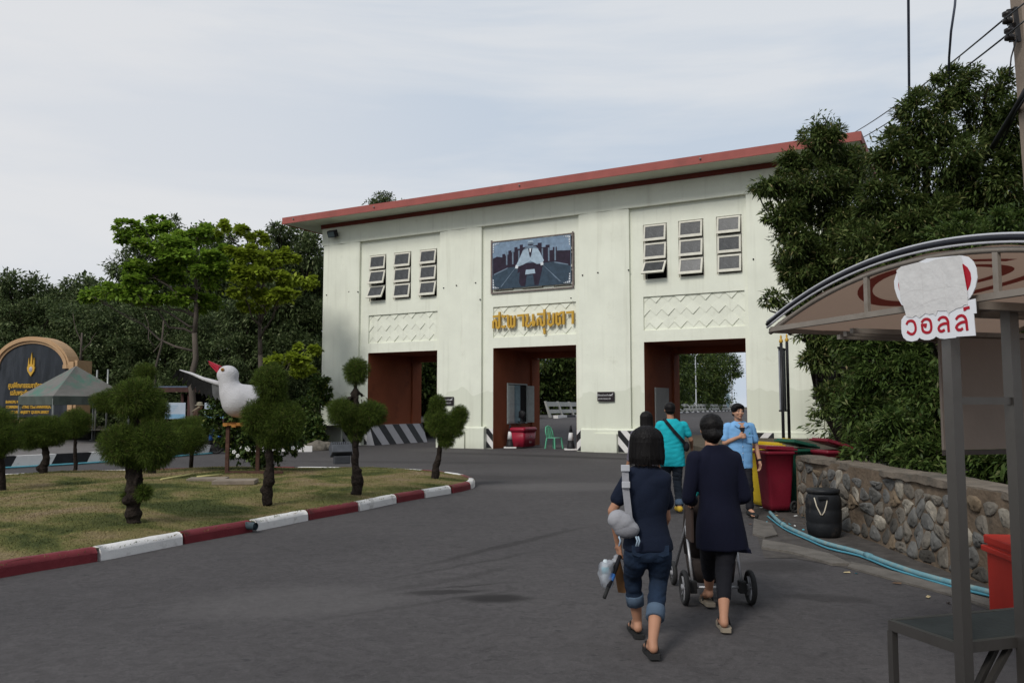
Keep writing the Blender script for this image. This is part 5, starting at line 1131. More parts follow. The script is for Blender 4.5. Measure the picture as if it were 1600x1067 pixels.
for i in range(len(seeds)):
    P = cell(i)
    if len(P) < 3 or g.uniform() < .05: continue
    # round the outline by subdividing and pulling towards the centre
    cx = sum(p[0] for p in P) / len(P); cz = sum(p[1] for p in P) / len(P); Q = []
    for k in range(len(P)):
        a, b_ = P[k], P[(k + 1) % len(P)]
        Q.append(((a[0] * .72 + b_[0] * .28), (a[1] * .72 + b_[1] * .28))); Q.append(((a[0] * .28 + b_[0] * .72), (a[1] * .28 + b_[1] * .72)))
    sh_ = g.uniform(.80, .99); n = len(Q); pr_ = g.uniform(.006, .026); V = []
    for s_, h in ((1, -.02), (.97, pr_ * .55), (.72, pr_), (.3, pr_ * 1.12)):
        for p in Q:
            y, z = cx + (p[0] - cx) * sh_ * s_, cz + (p[1] - cz) * sh_ * s_; V.append((wx(y, z) - h + (g.uniform(-.0035, .0035) if h > .01 else 0), y + g.uniform(-.004, .004), z + g.uniform(-.004, .004)))
    m = MB(); m.add(V, [(k + r_ * n, k + (r_ + 1) * n, (k + 1) % n + (r_ + 1) * n, (k + 1) % n + r_ * n) for r_ in range(3) for k in range(n)] + [[3 * n + k for k in range(n)]], 0, False)
    m.sm = [k_ % 3 != 0 for k_ in range(len(m.sm))]; m.build('stone', STONE[int(g.choice([0, 0, 1, 2, 3, 4, 4], 1)[0])], wl)
# earth behind the wall, dirt strip and broken edging at its foot
m = MB(); m.box(4.8, -3, -.3, 40, 30, .62); m.build('planting_bed', EARTH, kind='structure')
m = MB(); P = [G(*p) for p in ((1172, 782), (1180, 830), (1195, 872), (1240, 872), (1310, 885), (1400, 905), (1480, 930), (1560, 958), (1640, 990))]
DIRTM = mat('road_dirt', (.062, .055, .05), .95, .35, 5, .8, 30, dirt=((.14, .12, .10), 6, .6, .6))
top_ = [(4.42, 14.5), (4.42, 13), (4.42, 12), (4.42, 11), (4.42, 10), (4.42, 9), (4.42, 8), (4.42, 7), (4.42, 5.5)]
for a, b_ in zip(P, top_): m.v += [(a.x, a.y, .004), (b_[0], b_[1], .004)]
m.f = [(2 * i, 2 * i + 1, 2 * i + 3, 2 * i + 2) for i in range(len(P) - 1)]; m.m = [0] * len(m.f); m.sm = [False] * len(m.f); m.build('dirt_strip', DIRTM, kind='structure')
def slabpx(pts, h, name, mt, **k):
    m = MB(); m.prism([(G(*p).x, G(*p).y) for p in pts][::-1], .002, h); return m.build(name, mt, **k)
slabpx([(1192, 846), (1230, 852), (1296, 868), (1330, 884), (1300, 884), (1240, 866), (1190, 858)], .03, 'broken_edging', mat('edging', (.12, .108, .095), .95, .25, 5, .8, 40), label='broken piece of concrete edging by the bins', cat='kerb')
slabpx([(1330, 880), (1400, 896), (1490, 922), (1580, 950), (1580, 960), (1480, 930), (1390, 906), (1325, 888)], .022, 'broken_edging', MATS['edging'], label='long narrow strip of worn concrete edging along the blue pipes', cat='kerb')
slabpx([(1178, 812), (1205, 820), (1215, 838), (1195, 842), (1176, 836)], .028, 'broken_edging', MATS['edging'], label='cracked concrete patch between the walkers and the red bin', cat='kerb')
# litter
lr = random.Random(9); LC = [mat('litter_' + n_, c, .7, .1) for n_, c in (('white', (.6, .6, .58)), ('straw', (.4, .32, .18)), ('blue', (.1, .4, .5)), ('brown', (.12, .07, .04)))]
for k in range(34):
    x, y = lr.choice([(lr.uniform(1172, 1260), lr.uniform(782, 830)), (lr.uniform(1230, 1520), 0)])
    if y == 0: y = 850 + (x - 1230) * .30 + lr.uniform(-22, 18)
    p = G(x, y, .01); s_ = lr.uniform(.012, .05); m = MB(); m.add([(-s_, -.01, 0), (s_, -.012, .003), (s_ * .8, .014, .012), (-s_ * .7, .016, .004), (0, 0, -.004)], [(0, 1, 2, 3), (0, 4, 1), (1, 4, 2), (2, 4, 3), (3, 4, 0)])
    m.build('litter_scrap', LC[k % 4], loc=p, rz=lr.uniform(0, 6), label='tiny scrap of litter on the dirt at the wall foot', cat='litter', group='litter scraps along the wall foot')
# pale blue pipes
PIPE = mat('pipe_pale_blue', (.12, .25, .29), .65, .15, 9, .3, 60, dirt=((.20, .24, .22), 9, .48, .8))
pp = [(1203, 800), (1222, 818), (1258, 836), (1292, 849), (1340, 862), (1392, 881), (1440, 897), (1492, 911), (1560, 928), (1640, 950)]
pts = resample([tuple(G(x, y, .05)) for x, y in pp], False, .15)
m = MB(); m.tube(pts, .026, 10); 
for i in (8, 22, 36):
    if i < len(pts) - 2: m.tube([pts[i], pts[i] + (pts[i + 1] - pts[i]).normalized() * .13], .033, 10)
m.build('blue_pipe', PIPE, label='thick pale blue pipe running along the foot of the stone wall', cat='pipe')
pts2 = resample([tuple(G(x + (3 if i else -4), y + 6 + (1.5 if i % 2 else 0), .022)) for i, (x, y) in enumerate(pp)], False, .15); m = MB(); m.tube(pts2, .012, 8)
m.build('blue_pipe', mat('pipe_bright_blue', (.06, .22, .29), .5, .12, 9), label='thin bright blue pipe just in front of the thick pale one', cat='pipe')
# black drum with a rope handle
dp = G(1288, 838, 0); db = empty('plastic_drum', (dp.x, dp.y, 0), 0, 'black plastic drum with a white rope handle beside the stone wall', 'drum')
DRM = mat('drum_black', (.012, .013, .015), .5, .2, 5, .3, 14, dirt=((.07, .06, .05), 3, .55, .5))
m = MB(); m.lathe([(.19, 0), (.225, .03), (.245, .12), (.25, .20), (.243, .22), (.25, .24), (.255, .40), (.248, .42), (.255, .44), (.25, .56), (.235, .62), (.215, .655)], 32); m.build('body', DRM, db)
m = MB(); m.lathe([(.215, .655), (.235, .66), (.235, .71), (.22, .72), (.05, .715)], 32); m.build('lid', DRM, db)
m = MB(); m.tube([(-.19, -.155, .60), (-.175, -.20, .48), (-.13, -.235, .36), (-.11, -.24, .35), (-.08, -.245, .40), (-.045, -.245, .52), (-.03, -.235, .60)], .009, 7); m.build('rope_handle', mat('rope', (.48, .43, .34), .9, .15, 40), db)
m = MB(); m.box(-.17, -.262, .58, -.02, -.225, .63, bev=.01); m.build('grip', DRM, db)

db.scale = (.86, .86, .84)
# wheelie bins
BR = mat('bin_red', (.155, .010, .022), .42, .12, 3, .2, 30, dirt=((.09, .02, .02), 2.5, .55, .5)); BGc = mat('bin_green', (.015, .085, .055), .45, .12, 3, dirt=((.03, .05, .04), 3, .55, .5)); BY = mat('bin_yellow', (.55, .38, .02), .45, .1, 3, dirt=((.3, .22, .05), 3, .55, .5))
def bin_(p, rz, body, lid, lab, open_=0, lidmi=None, tilt=0):
    e = empty('wheelie_bin', p, rz, lab, 'bin', 'wheelie bins at the end of the stone wall'); e.rotation_euler = (R(tilt), 0, rz)
    m = MB(); secs = []
    for z, hx, hy, cy in ((.04, .20, .22, 0), (.12, .215, .235, 0), (.55, .25, .28, -.01), (.93, .275, .32, -.02), (.935, .30, .345, -.02), (.985, .30, .345, -.02)): secs.append((0, cy, z, hx, hy, .22))
    m.loft(secs, 32); m.build('body', body, e)
    m = MB(); m.add([(-.14, -.246, .2), (.14, -.246, .2), (.16, -.305, .78), (-.16, -.305, .78), (-.14, -.22, .2), (.14, -.22, .2), (.16, -.28, .78), (-.16, -.28, .78)], [(0, 1, 2, 3), (4, 7, 6, 5), (0, 4, 5, 1), (1, 5, 6, 2), (2, 6, 7, 3), (3, 7, 4, 0)]); m.build('front_panel', body, e)
    L_ = MB(); L_.box(-.31, -.70, 0, .31, .02, .035, lidmi[0] if lidmi else None, .015); L_.box(-.27, -.66, .03, .27, -.04, .06, lidmi[0] if lidmi else None, .02)
    if lidmi: L_.box(-.10, -.66, .0605, .10, -.02, .07, lidmi[1])
    lo = L_.build('lid', lid, e); lo.location = (0, .33, .99); lo.rotation_euler = (R(-open_), 0, 0)
    m = MB(); m.tube([(-.24, .36, .95), (.24, .36, .95)], .018, 8); m.build('handle', body, e)
    for sx_ in (-.29, .24): wheel('wheel', e, (sx_ + .025, .26, .10), .10, .05, 6, rim=RUB, axis='x')
    e.scale = (.84, .74, .97); return e
bin_(Vector((4.17, 13.1, 0)), R(-82), BR, BR, 'dark red wheelie bin standing at the end of the stone wall', 2)
bin_(Vector((4.38, 14.3, 0)), R(-80), BGc, [BGc, BY], 'green wheelie bin with yellow banded lid behind the yellow bin', 3, (1, 1))
bin_(Vector((4.20, 13.75, 0)), R(-80), BY, BY, 'yellow wheelie bin squeezed between the red bin and a green one', 6)
bin_(Vector((4.75, 13.75, 0)), R(-70), BGc, [BGc, BY], 'green wheelie bin with a raised yellow striped lid behind the wall end', 9, (0, 1))
bin_(Vector((5.15, 13.25, 0)), R(-78), BR, BR, 'second dark red wheelie bin behind the wall end, its lid raised askew', 12)
# red cool box behind the cart shelf
cb = empty('cool_box', (4.02, 6.35, 0), R(-8), 'bright red cool box with a steel latch under the snack cart roof', 'cool box')
RB = mat('cool_box_red', (.42, .026, .016), .4, .08, 4)
m = MB(); m.box(-.26, -.3, 0, .4, .3, .56, bev=.02); m.build('body', RB, cb); m = MB(); m.box(-.29, -.33, .50, .43, .33, .545, bev=.008); m.box(-.275, -.315, .56, .415, .315, .63, bev=.015); m.build('lid', RB, cb)
m = MB(); m.box(-.18, -.345, .46, -.08, -.331, .60, bev=.004); m.tube([(-.17, -.35, .535), (-.09, -.35, .535)], .008, 6); m.build('latch', mat('latch_steel', (.5, .5, .52), .3, .1, metal=.7), cb)

# concrete pole with insulators, top right
def seg_tube(name, a, b_, sag, r, mt, lab, cat='cable', n=14, parent=None):
    a, b_ = Vector(a), Vector(b_); m = MB(); m.tube([a.lerp(b_, i / n) - Vector((0, 0, sag * 4 * (i / n) * (1 - i / n))) for i in range(n + 1)], r, 6); return m.build(name, mt, parent, lab, cat)
pc = mat('pole_concrete', (.25, .20, .16), .9, .12, 2, .5, 30)
pole = empty('utility_pole', (8.05, 12, 0), 0, 'grey brown concrete utility pole at the right edge of the photo', 'utility pole')
# built from its photographed left edge; leans a little
tp = W(1600, 0, 12.0); bt_ = W(1632, 420, 12.0); d = (tp - bt_).normalized(); pb0 = bt_ - d * (bt_.z / d.z); pb0 = Vector((pb0.x, 12, 0)); pole.location = pb0
m = MB(); q0 = Vector((0, 0, -.1)); q1 = (tp - pb0) + d * 1.4; 
m.bar(q0, q1, .26, .26) ; m.v = [tuple(v) for v in m.v]; m.build('shaft', pc, pole)
INS = mat('insulator_black', (.02, .018, .018), .3, .2)
for y_, x_ in ((28, 1574), (54, 1577)):
    c = W(x_, y_, 11.9) - pb0; m = MB(); m.T = Matrix.Translation(c) ; m.lathe([(.02, -.1), (.07, -.08), (.07, -.03), (.035, 0), (.07, .03), (.07, .08), (.02, .1)], 14); m.build('insulator', INS, pole)
    m = MB(); w1 = W(1590, y_ - 2, 11.95) - pb0; m.bar(c + Vector((0, 0, .11)), w1 + Vector((0, 0, .11)), .03); m.bar(c - Vector((0, 0, .11)), w1 - Vector((0, 0, .11)), .03); m.build('bracket', INS, pole)
m = MB(); a, b_ = W(1586, 12, 11.9) - pb0, W(1592, 66, 11.9) - pb0; m.bar(a, b_, .05); m.build('bracket_plate', INS, pole)
WIRE = mat('wire_black', (.02, .02, .022), .5, .1)
for y_, x_, tx, ty, lab in ((28, 1572, 1330, 210, 'upper thin power line running from the insulators over the trees'), (54, 1575, 1335, 222, 'lower thin power line running from the insulators over the trees')):
    seg_tube('power_line', W(x_, y_, 11.85), W(tx, ty, 28), .12, .014, WIRE, lab); 
    seg_tube('power_line', W(x_, y_, 11.85), W(1680, y_ - 85, 9), .0, .012, WIRE, lab.replace('running from the insulators over the trees', 'continuing right past the concrete pole'))
seg_tube('hanging_cable', W(1419, -40, 13), W(1421, 205, 14.6), 0, .022, mat('cable_grey', (.07, .08, .11), .5), 'hanging grey cable dropping into the tree, left one')
m = MB(); m.tube([W(1496, -40, 13), W(1492, 10, 13), W(1486, 50, 13.1), W(1483, 90, 13.6), W(1482, 150, 14.2)], .020, 7); m.build('hanging_cable', MATS['cable_grey'], label='hanging grey cable dropping into the tree top, right one', cat='cable')
m = MB(); m.tube([W(1604, 140, 11.7), W(1594, 158, 11.9), W(1578, 185, 12.4), W(1545, 240, 13.4), W(1505, 300, 15.5)], .045, 7); m.tube([W(1604, 150, 11.65), W(1588, 175, 12.1), W(1565, 225, 13.2), W(1535, 290, 15.3)], .02, 6); m.build('thick_cable', WIRE, label='thick black cable bundle sloping from the pole down into the foliage', cat='cable')
m = MB(); m.tube([W(1588, 62, 11.8), W(1580, 90, 11.8), W(1577, 120, 11.8)], .012, 6); m.build('thin_cable', WIRE, label='short thin wire hanging below the insulators', cat='cable')

# ================================================================ SNACK CART (u runs along it, w across it)
U = Vector((.294, -.956, 0)); V_ = Vector((.956, .294, 0)); C0 = Vector((1.52, 4.80, 0)); CROT = math.atan2(U.y, U.x)
STEEL = mat('brushed_steel', (.16, .15, .14), .36, .08, 3, 0, 60, metal=.85, dirt=((.11, .10, .09), 1.5, .5, .5)); STEEL2 = mat('canopy_tube_grey', (.24, .21, .18), .55, .12, 6, metal=.2, dirt=((.18, .15, .12), 7, .52, .5)); 
cart = empty('snack_cart', C0, CROT, 'steel snack cart frame with a curved tan fabric roof at the right edge', 'cart')
# local frame: x = along u, y = leftwards (-w is right in the photo -> y negative)
def c3(u, w_, z): return Vector((u, -w_ * -1 * -1, z)) if False else Vector((u, w_, z))
# local y axis = rotate(CROT) of y = (-sin, cos) ; check direction against V_
yd = Vector((-math.sin(CROT), math.cos(CROT), 0)); sgn = 1 if yd.dot(V_) > 0 else -1
def K(u, w_, z): return Vector((u, sgn * w_, z))
ZC = 2.10; LN = 2.3; WD_ = 1.75
def arcz(u): return ZC + .235 * (1 - ((u - 1.15) / 1.15) ** 2)
CLOTH = mat('canopy_cloth', (.40, .30, .235), .85, .08, 2, .3, 30, stretch=(1, 1, 1))
for mm_ in (CLOTH,):
    nt = mm_.node_tree; b = nt.nodes['Principled BSDF']; tr = N(nt, 'ShaderNodeBsdfTranslucent'); tr.inputs[0].default_value = (.40, .28, .21, 1); ms = N(nt, 'ShaderNodeMixShader'); ms.inputs[0].default_value = .35
    nt.links.new(b.outputs[0], ms.inputs[1]); nt.links.new(tr.outputs[0], ms.inputs[2]); nt.links.new(ms.outputs[0], nt.nodes['Material Output'].inputs[0])
m = MB(); nu, nw = 30, 10
m.add([K(LN * i / nu, WD_ * j / nw, arcz(LN * i / nu) + .004 * math.sin(i * 1.3 + j * 2)) for i in range(nu + 1) for j in range(nw + 1)], [(i * (nw + 1) + j, i * (nw + 1) + j + 1, (i + 1) * (nw + 1) + j + 1, (i + 1) * (nw + 1) + j) for i in range(nu) for j in range(nw)], 0, True)
m.build('roof_cloth', CLOTH, cart)
BLK = mat('rim_black', (.015, .016, .022), .3, .1); CHR = mat('rim_pale', (.55, .55, .58), .3, .08, metal=.3)
us = [LN * i / 40 for i in range(41)]
for nm, off, r_, mt in (('roof_rim', .030, .011, BLK), ('rim_strip', .045, .006, CHR), ('rim_strip', .012, .006, CHR)):
    m = MB(); m.tube([K(u, -.022, arcz(u) + off) for u in us], r_, 8); m.build(nm, mt, cart)
m = MB(); m.tube([K(u, 0, arcz(u) - .018) for u in us], .013, 8); m.build('arch_tube', STEEL2, cart)
m = MB(); m.tube([K(u, WD_, arcz(u) - .018) for u in us], .013, 8); m.build('arch_tube', STEEL2, cart)
m = MB(); m.bar(K(.02, 0, ZC), K(LN - .02, 0, ZC), .028); m.build('chord_tube', STEEL2, cart); m = MB(); m.bar(K(.02, WD_, ZC), K(LN - .02, WD_, ZC), .028); m.build('chord_tube', STEEL2, cart)
for u in (0, LN): m = MB(); m.bar(K(u, 0, ZC - .005), K(u, WD_, ZC - .005), .028); m.build('end_tube', STEEL2, cart)
for u in (.81, 1.56, 2.0):
    for w_ in (0, WD_): m = MB(); m.bar(K(u, w_, ZC + .01), K(u, w_, arcz(u) - .025), .026, .018); m.build('strut', STEEL2, cart)
for u in (1.15, 1.40): m = MB(); m.bar(K(u, .05, ZC - .02), K(u, WD_ - .02, ZC - .02), .035); m.build('cross_beam', STEEL2, cart)
m = MB(); m.bar(K(1.3, .1, ZC), K(.8, 1.2, ZC), .02); m.bar(K(1.2, .3, ZC - .03), K(1.6, 1.0, ZC), .025); m.build('cross_beam', STEEL2, cart)
# posts, rails, shelf (post 1 at u=1.31)
PU = 1.31
for w_, lean_ in ((.0, .0), (.335, 0.0)):
    m = MB(); m.bar(K(PU, w_, 0), K(PU, w_, ZC - .02), .05, .05, up=tuple(Vector((1, 0, 0)))); m.build('post', STEEL, cart)
for z in (1.675,): m = MB(); m.bar(K(PU, .03, z), K(PU, .31, z), .03, .032, up=(0, 0, 1)); m.build('rail', STEEL, cart)
for w_ in (0, .335): m = MB(); m.bar(K(PU + .75, w_ + (.9 if w_ else 0), 0), K(PU + .75, w_ + (.9 if w_ else 0), ZC), .05); m.build('post', STEEL, cart)
ZS = .65; U0, W1 = .89, .95
m = MB(); a = K(U0, .0, 0); b_ = K(PU - .03, W1, 0); x0, x1 = sorted((a.x, b_.x)); y0, y1 = sorted((a.y, b_.y)); m.box(x0 + .004, y0 + .004, ZS - .012, x1 - .004, y1 - .004, ZS - .002); m.build('shelf_top', mat('shelf_top_dark', (.022, .026, .026), .45, .3, 6, .2, 40), cart)
for p, q_ in ((K(U0, 0, 0), K(PU - .026, 0, 0)), (K(U0, W1, 0), K(PU - .026, W1, 0)), (K(U0, .015, 0), K(U0, W1 - .015, 0)), (K(PU - .03, .03, 0), K(PU - .03, W1 - .015, 0))):
    m = MB(); m.bar(p + Vector((0, 0, ZS - .022)), q_ + Vector((0, 0, ZS - .022)), .028, .045); m.build('shelf_rim', STEEL, cart)
for u, w_ in ((U0 + .005, .005), (U0 + .005, W1 - .01)): m = MB(); m.bar(K(u, w_, 0), K(u, w_, ZS - .046), .032); m.build('shelf_leg', STEEL, cart)
for w_ in (.11, .0): m = MB(); m.bar(K(PU - .02 - w_ * .3, .03, ZS - .32), K(PU - .05 - w_ * .3, .30 - w_ * .3, ZS - .05), .024); m.build('brace', STEEL, cart)
# tan board hung behind the posts and its dark lower rail
BRD = mat('tan_board', (.27, .22, .185), .7, .07, 2, .2, 40)
m = MB(); a, b_ = K(.62, .61, 1.42), K(.635, 1.72, 2.02); x0, x1 = sorted((a.x, b_.x)); y0, y1 = sorted((a.y, b_.y)); m.box(x0, y0, 1.42, x1, y1, 2.02); m.build('back_board', BRD, cart)
m = MB(); m.bar(K(.63, .61, 1.405), K(.63, 1.72, 1.405), .02, .025); m.build('board_rail', mat('rail_brown', (.07, .055, .05), .6), cart)
for k in range(3): m = MB(); m.bar(K(.63 - .05 * k, .05, 2.04 - .012 * k), K(.63 - .05 * k, 1.7, 2.04 - .012 * k), .025); m.build('slat', STEEL2, cart)
# faint red ring print under the roof cloth
RP = mat('roof_print_red', (.20, .075, .068), .85, .1, 3)
nt = RP.node_tree; b = nt.nodes['Principled BSDF']; tr = N(nt, 'ShaderNodeBsdfTranslucent'); tr.inputs[0].default_value = (.5, .14, .12, 1); ms = N(nt, 'ShaderNodeMixShader'); ms.inputs[0].default_value = .5
nt.links.new(b.outputs[0], ms.inputs[1]); nt.links.new(tr.outputs[0], ms.inputs[2]); nt.links.new(ms.outputs[0], nt.nodes['Material Output'].inputs[0])
def ringprint(cu, cw, ru, rw, wd, a0=0, a1=360, name='roof_print', n=40):
    m = MB(); vs = []
    for i in range(n + 1):
        t = R(a0 + (a1 - a0) * i / n)
        for s_ in (1, 0): 
            u = cu + (ru - s_ * wd) * math.cos(t); w_ = cw + (rw - s_ * wd) * math.sin(t); vs.append(K(u, w_, arcz(min(LN, max(0, u))) - .009))
    m.add(vs, [(2 * i, 2 * i + 1, 2 * i + 3, 2 * i + 2) for i in range(n)]); m.build(name, RP, cart)
ringprint(.82, .52, .46, .44, .075, 20, 350); ringprint(.86, .50, .26, .26, .065, -30, 250); ringprint(1.35, 1.1, .42, .4, .07, 60, 300)
# round sign with a torn paper patch, Thai word below
sgn_ = empty('round_cart_sign', C0 + U * 1.19 - V_ * .045, CROT, 'white lobed sign with red Thai word วอลล์ and torn paper over its round emblem', 'sign')
SWH = mat('sign_gloss_white', (.70, .71, .74), .35, .04, 3); PAP = mat('torn_paper', (.60, .59, .58), .85, .06, 5, .6, 18); SR = mat('sign_red', (.36, .008, .02), .4, .05)
PXM = 1280 / 3.66     # px per metre at the sign
fs = 1 / .956 / PXM * 1.0
def lx(x, y): # photo px -> sign plane, by true intersection
    r = ray(x, y); O_ = C0 - V_ * .045 + Vector((0, 0, 0)); nrm = V_; t = (O_.dot(nrm)) / r.dot(nrm); p = Vector((0, 0, CAMH)) + r * t; return ((p - sgn_.location).dot(U), p.z)
def sprism(m, P, d0, d1, mi=None): m.prism(P, d0, d1, 'xz', mi)
F = -sgn   # direction in local y that faces the road
def addsign(name, P, lv, th, mt):
    m = MB(); y0, y1 = F * (lv), F * (lv + th); m.prism(P, min(y0, y1), max(y0, y1), 'xz'); return m.build(name, mt, sgn_)
zx = lambda P: [lx(1395 + x / 7.357, 395 + y / 7.357) for x, y in P]
addsign('emblem_plate', zx([(110, 600), (60, 510), (28, 410), (22, 330), (48, 240), (90, 205), (400, 66), (700, 38), (800, 32), (870, 48), (930, 100), (965, 180), (978, 290), (955, 400), (920, 480), (885, 530), (500, 790)]), 0, .004, SWH)
addsign('emblem_red', zx([(820, 130), (870, 170), (903, 230), (912, 300), (900, 370), (872, 432), (500, 600), (105, 478), (82, 420), (73, 370), (78, 330), (88, 305), (400, 200)]), .0042, .0015, SR)
addsign('word_plate', zx([(115, 830), (118, 770), (150, 725), (180, 712), (400, 690), (640, 640), (890, 545), (968, 527), (980, 695), (948, 700), (970, 952), (750, 965), (745, 975), (610, 990), (560, 985), (515, 962), (490, 985), (440, 1003), (385, 1003), (345, 990), (325, 975), (300, 1005), (240, 1020), (180, 1010), (140, 975), (120, 920)]), .0062, .003, SWH)
addsign('torn_paper_patch', zx([(65, 205), (120, 160), (330, 108), (400, 118), (530, 75), (795, 30), (815, 110), (850, 300), (875, 440), (885, 570), (885, 600), (850, 598), (820, 625), (790, 635), (760, 640), (700, 675), (675, 690), (668, 725), (655, 690), (645, 668), (570, 670), (540, 665), (515, 725), (490, 700), (440, 710), (400, 695), (330, 750), (290, 720), (250, 745), (180, 738), (160, 660), (110, 510), (90, 330)]), .0096, .0022, PAP)
CRS = mat('paper_crease', (.50, .48, .47), .9)
for P in ([(110, 500), (200, 450), (300, 425), (420, 435), (560, 405), (700, 390), (800, 405)], [(150, 640), (250, 650), (380, 590), (500, 540), (640, 520), (780, 535), (850, 525)], [(330, 110), (360, 300), (380, 560), (400, 690)], [(575, 120), (610, 330), (640, 560), (655, 680)], [(750, 340), (870, 470)]):
    m = MB(); P = resample([(*p, 0) for p in zx(P)], False, .01); stroke(m, [(p.x, p.y) for p in P], .0011, min(F * .0118, F * .0121), max(F * .0118, F * .0121)); m.build('paper_crease', CRS, sgn_)
LET = [[[(178, 828), (195, 793), (235, 782), (265, 800), (282, 850), (280, 900), (255, 932), (220, 932), (185, 905)]],
       [[(352, 805), (375, 772), (415, 762), (448, 780), (462, 830), (462, 880), (445, 910), (405, 918), (372, 902), (360, 868), (360, 832)], [(345, 830), (412, 828)], [(398, 828), (394, 862)]],
       [[(545, 782), (565, 752), (600, 740), (635, 752), (655, 790), (660, 850), (665, 912)], [(655, 812), (610, 815), (567, 835), (548, 870), (562, 898), (590, 902), (618, 885)]],
       [[(748, 770), (770, 738), (810, 722), (845, 737), (865, 780), (872, 840), (879, 895)], [(866, 793), (815, 800), (772, 825), (752, 858), (767, 883), (800, 887), (828, 868)], [(852, 668), (848, 642), (905, 628)]]]
for k, st in enumerate(LET):
    m = MB()
    for qi, q_ in enumerate(st):
        P = zx(q_); P = [(p.x, p.y) for p in resample([(*p, 0) for p in P], False, .006)] if len(P) > 3 else P
        l0 = .0093 + .0002 * qi; stroke(m, P, .0125, min(F * l0, F * (l0 + .0014)), max(F * l0, F * (l0 + .0014)))
    m.build('letter', SR, sgn_)
# ================================================================ PEOPLE
SKIN = mat('skin', (.36, .185, .115), .55, .08, 6, .15, 60); SKIN2 = mat('skin_light', (.42, .23, .15), .5, .08, 6)
def hairmat(n, c=(.006, .005, .005)):
    m = mat(n, c, .5, .4, 30, .6, 60, stretch=(1.5, 1.5, .12), spec=.14); return m
HAIR = hairmat('black_hair')
def sub(a, b_, t): return Vector(a).lerp(Vector(b_), t)
def caps(m, pts, rs, seg=14, step=.35):
    """chain of overlapping balls joined by cones: a rounded, tapering limb"""
    for i in range(len(pts) - 1):
        a, b_ = Vector(pts[i]), Vector(pts[i + 1]); m.tube([a, b_], [rs[i], rs[i + 1]], seg)
    for p, r in zip(pts, rs): m.sph(p, r, seg)
def hand(m, wrist, d, up, side, curl=.5, s=1.0):
    """d: fingers' direction, up: back of hand normal, side=+1 thumb towards +cross"""
    d = Vector(d).normalized(); up = Vector(up); up = (up - d * up.dot(d)).normalized(); x = d.cross(up).normalized() * side; w0 = Vector(wrist)
    caps(m, [w0, w0 + d * .03 * s], [.024 * s, .026 * s], 10)
    for k in range(4): caps(m, [w0 + d * .02 * s + x * (.015 - .01 * k) * s, w0 + d * .085 * s + x * (.030 - .020 * k) * s], [.014 * s, .012 * s], 8)
    for k, ln in enumerate((.070, .078, .073, .058)):
        b_ = w0 + d * .085 * s + x * (.030 - .0205 * k) * s; c = curl * (1 + .1 * k)
        j1 = b_ + (d * math.cos(c * .6) - up * math.sin(c * .6)) * ln * .45 * s; j2 = j1 + (d * math.cos(c * 1.4) - up * math.sin(c * 1.4)) * ln * .32 * s; j3 = j2 + (d * math.cos(c * 2.0) - up * math.sin(c * 2.0)) * ln * .26 * s
        caps(m, [b_, j1, j2, j3], [.0095 * s, .0088 * s, .0080 * s, .0068 * s], 8)
    t0 = w0 + d * .025 * s + x * .022 * s; t1 = t0 + (d * .6 + x * .75).normalized() * .04 * s; t2 = t1 + (d * .9 + x * .2 - up * .3).normalized() * .032 * s; caps(m, [t0, t1, t2], [.013 * s, .0105 * s, .009 * s], 8)
def foot(m, ankle, toe, s=1.0, barefoot=True):
    a = Vector(ankle); t = Vector(toe); d = (t - a); d.z = 0; d = d.normalized(); x = Vector((d.y, -d.x, 0)); dn = (t - a)
    heel = a - d * .03 * s + Vector((0, 0, -.045 * s)) if abs(a.z - t.z) < .09 else a - d * .02 * s + Vector((0, 0, -.035 * s))
    caps(m, [a, heel], [.036 * s, .034 * s], 12); ball = t - d * .045 * s
    caps(m, [a + Vector((0, 0, -.01)), sub(a, ball, .55) + Vector((0, 0, .012 * s)), ball + Vector((0, 0, .012 * s))], [.034 * s, .030 * s, .024 * s], 12); caps(m, [heel, ball], [.03 * s, .026 * s], 12)
    for k in range(-1, 2): caps(m, [heel + x * .01 * k, ball + x * .024 * k * s], [.024 * s, .022 * s], 10)
    for k in range(5): caps(m, [ball + x * (.030 - .016 * k) * s, t + x * (.028 - .015 * k) * s + d * (.012 - .008 * k) * s], [.013 * s, (.013 if k == 0 else .009) * s], 8)
def head(m, c, r=.095, yaw=0, pitch=0, face=True):
    """continuous skull, jaw, nose, ears; local +y is the face"""
    M = Matrix.Translation(Vector(c)) @ Matrix.Rotation(yaw, 4, 'Z') @ Matrix.Rotation(pitch, 4, 'X'); old = m.T; m.T = old @ M; k = r / .095
    m.sph((0, -.012 * k, .025 * k), (.076 * k, .095 * k, .088 * k), 20); m.sph((0, .012 * k, -.02 * k), (.068 * k, .078 * k, .085 * k), 18); m.sph((0, .028 * k, -.066 * k), (.050 * k, .052 * k, .042 * k), 16)
    m.sph((0, .070 * k, -.092 * k), (.022 * k, .018 * k, .016 * k), 10)                           # chin
    m.tube([(0, .086 * k, .012 * k), (0, .104 * k, -.026 * k)], [.008 * k, .0135 * k], 8); m.sph((0, .102 * k, -.030 * k), (.0165 * k, .013 * k, .011 * k), 10)   # nose
    for s in (-1, 1):
        m.sph((s * .079 * k, -.002 * k, -.012 * k), (.010 * k, .018 * k, .030 * k), 10); m.sph((s * .040 * k, .070 * k, -.025 * k), (.020 * k, .018 * k, .020 * k), 10); m.sph((s * .032 * k, .083 * k, .024 * k), (.024 * k, .012 * k, .008 * k), 8)
    m.sph((0, .088 * k, -.060 * k), (.024 * k, .010 * k, .010 * k), 10); m.T = old
    return M
def torso(m, pts, seg=22):
    for i in range(len(pts) - 1):
        a, b_ = pts[i], pts[i + 1]; m.loft([tuple(a), tuple(b_)], seg)
    return m
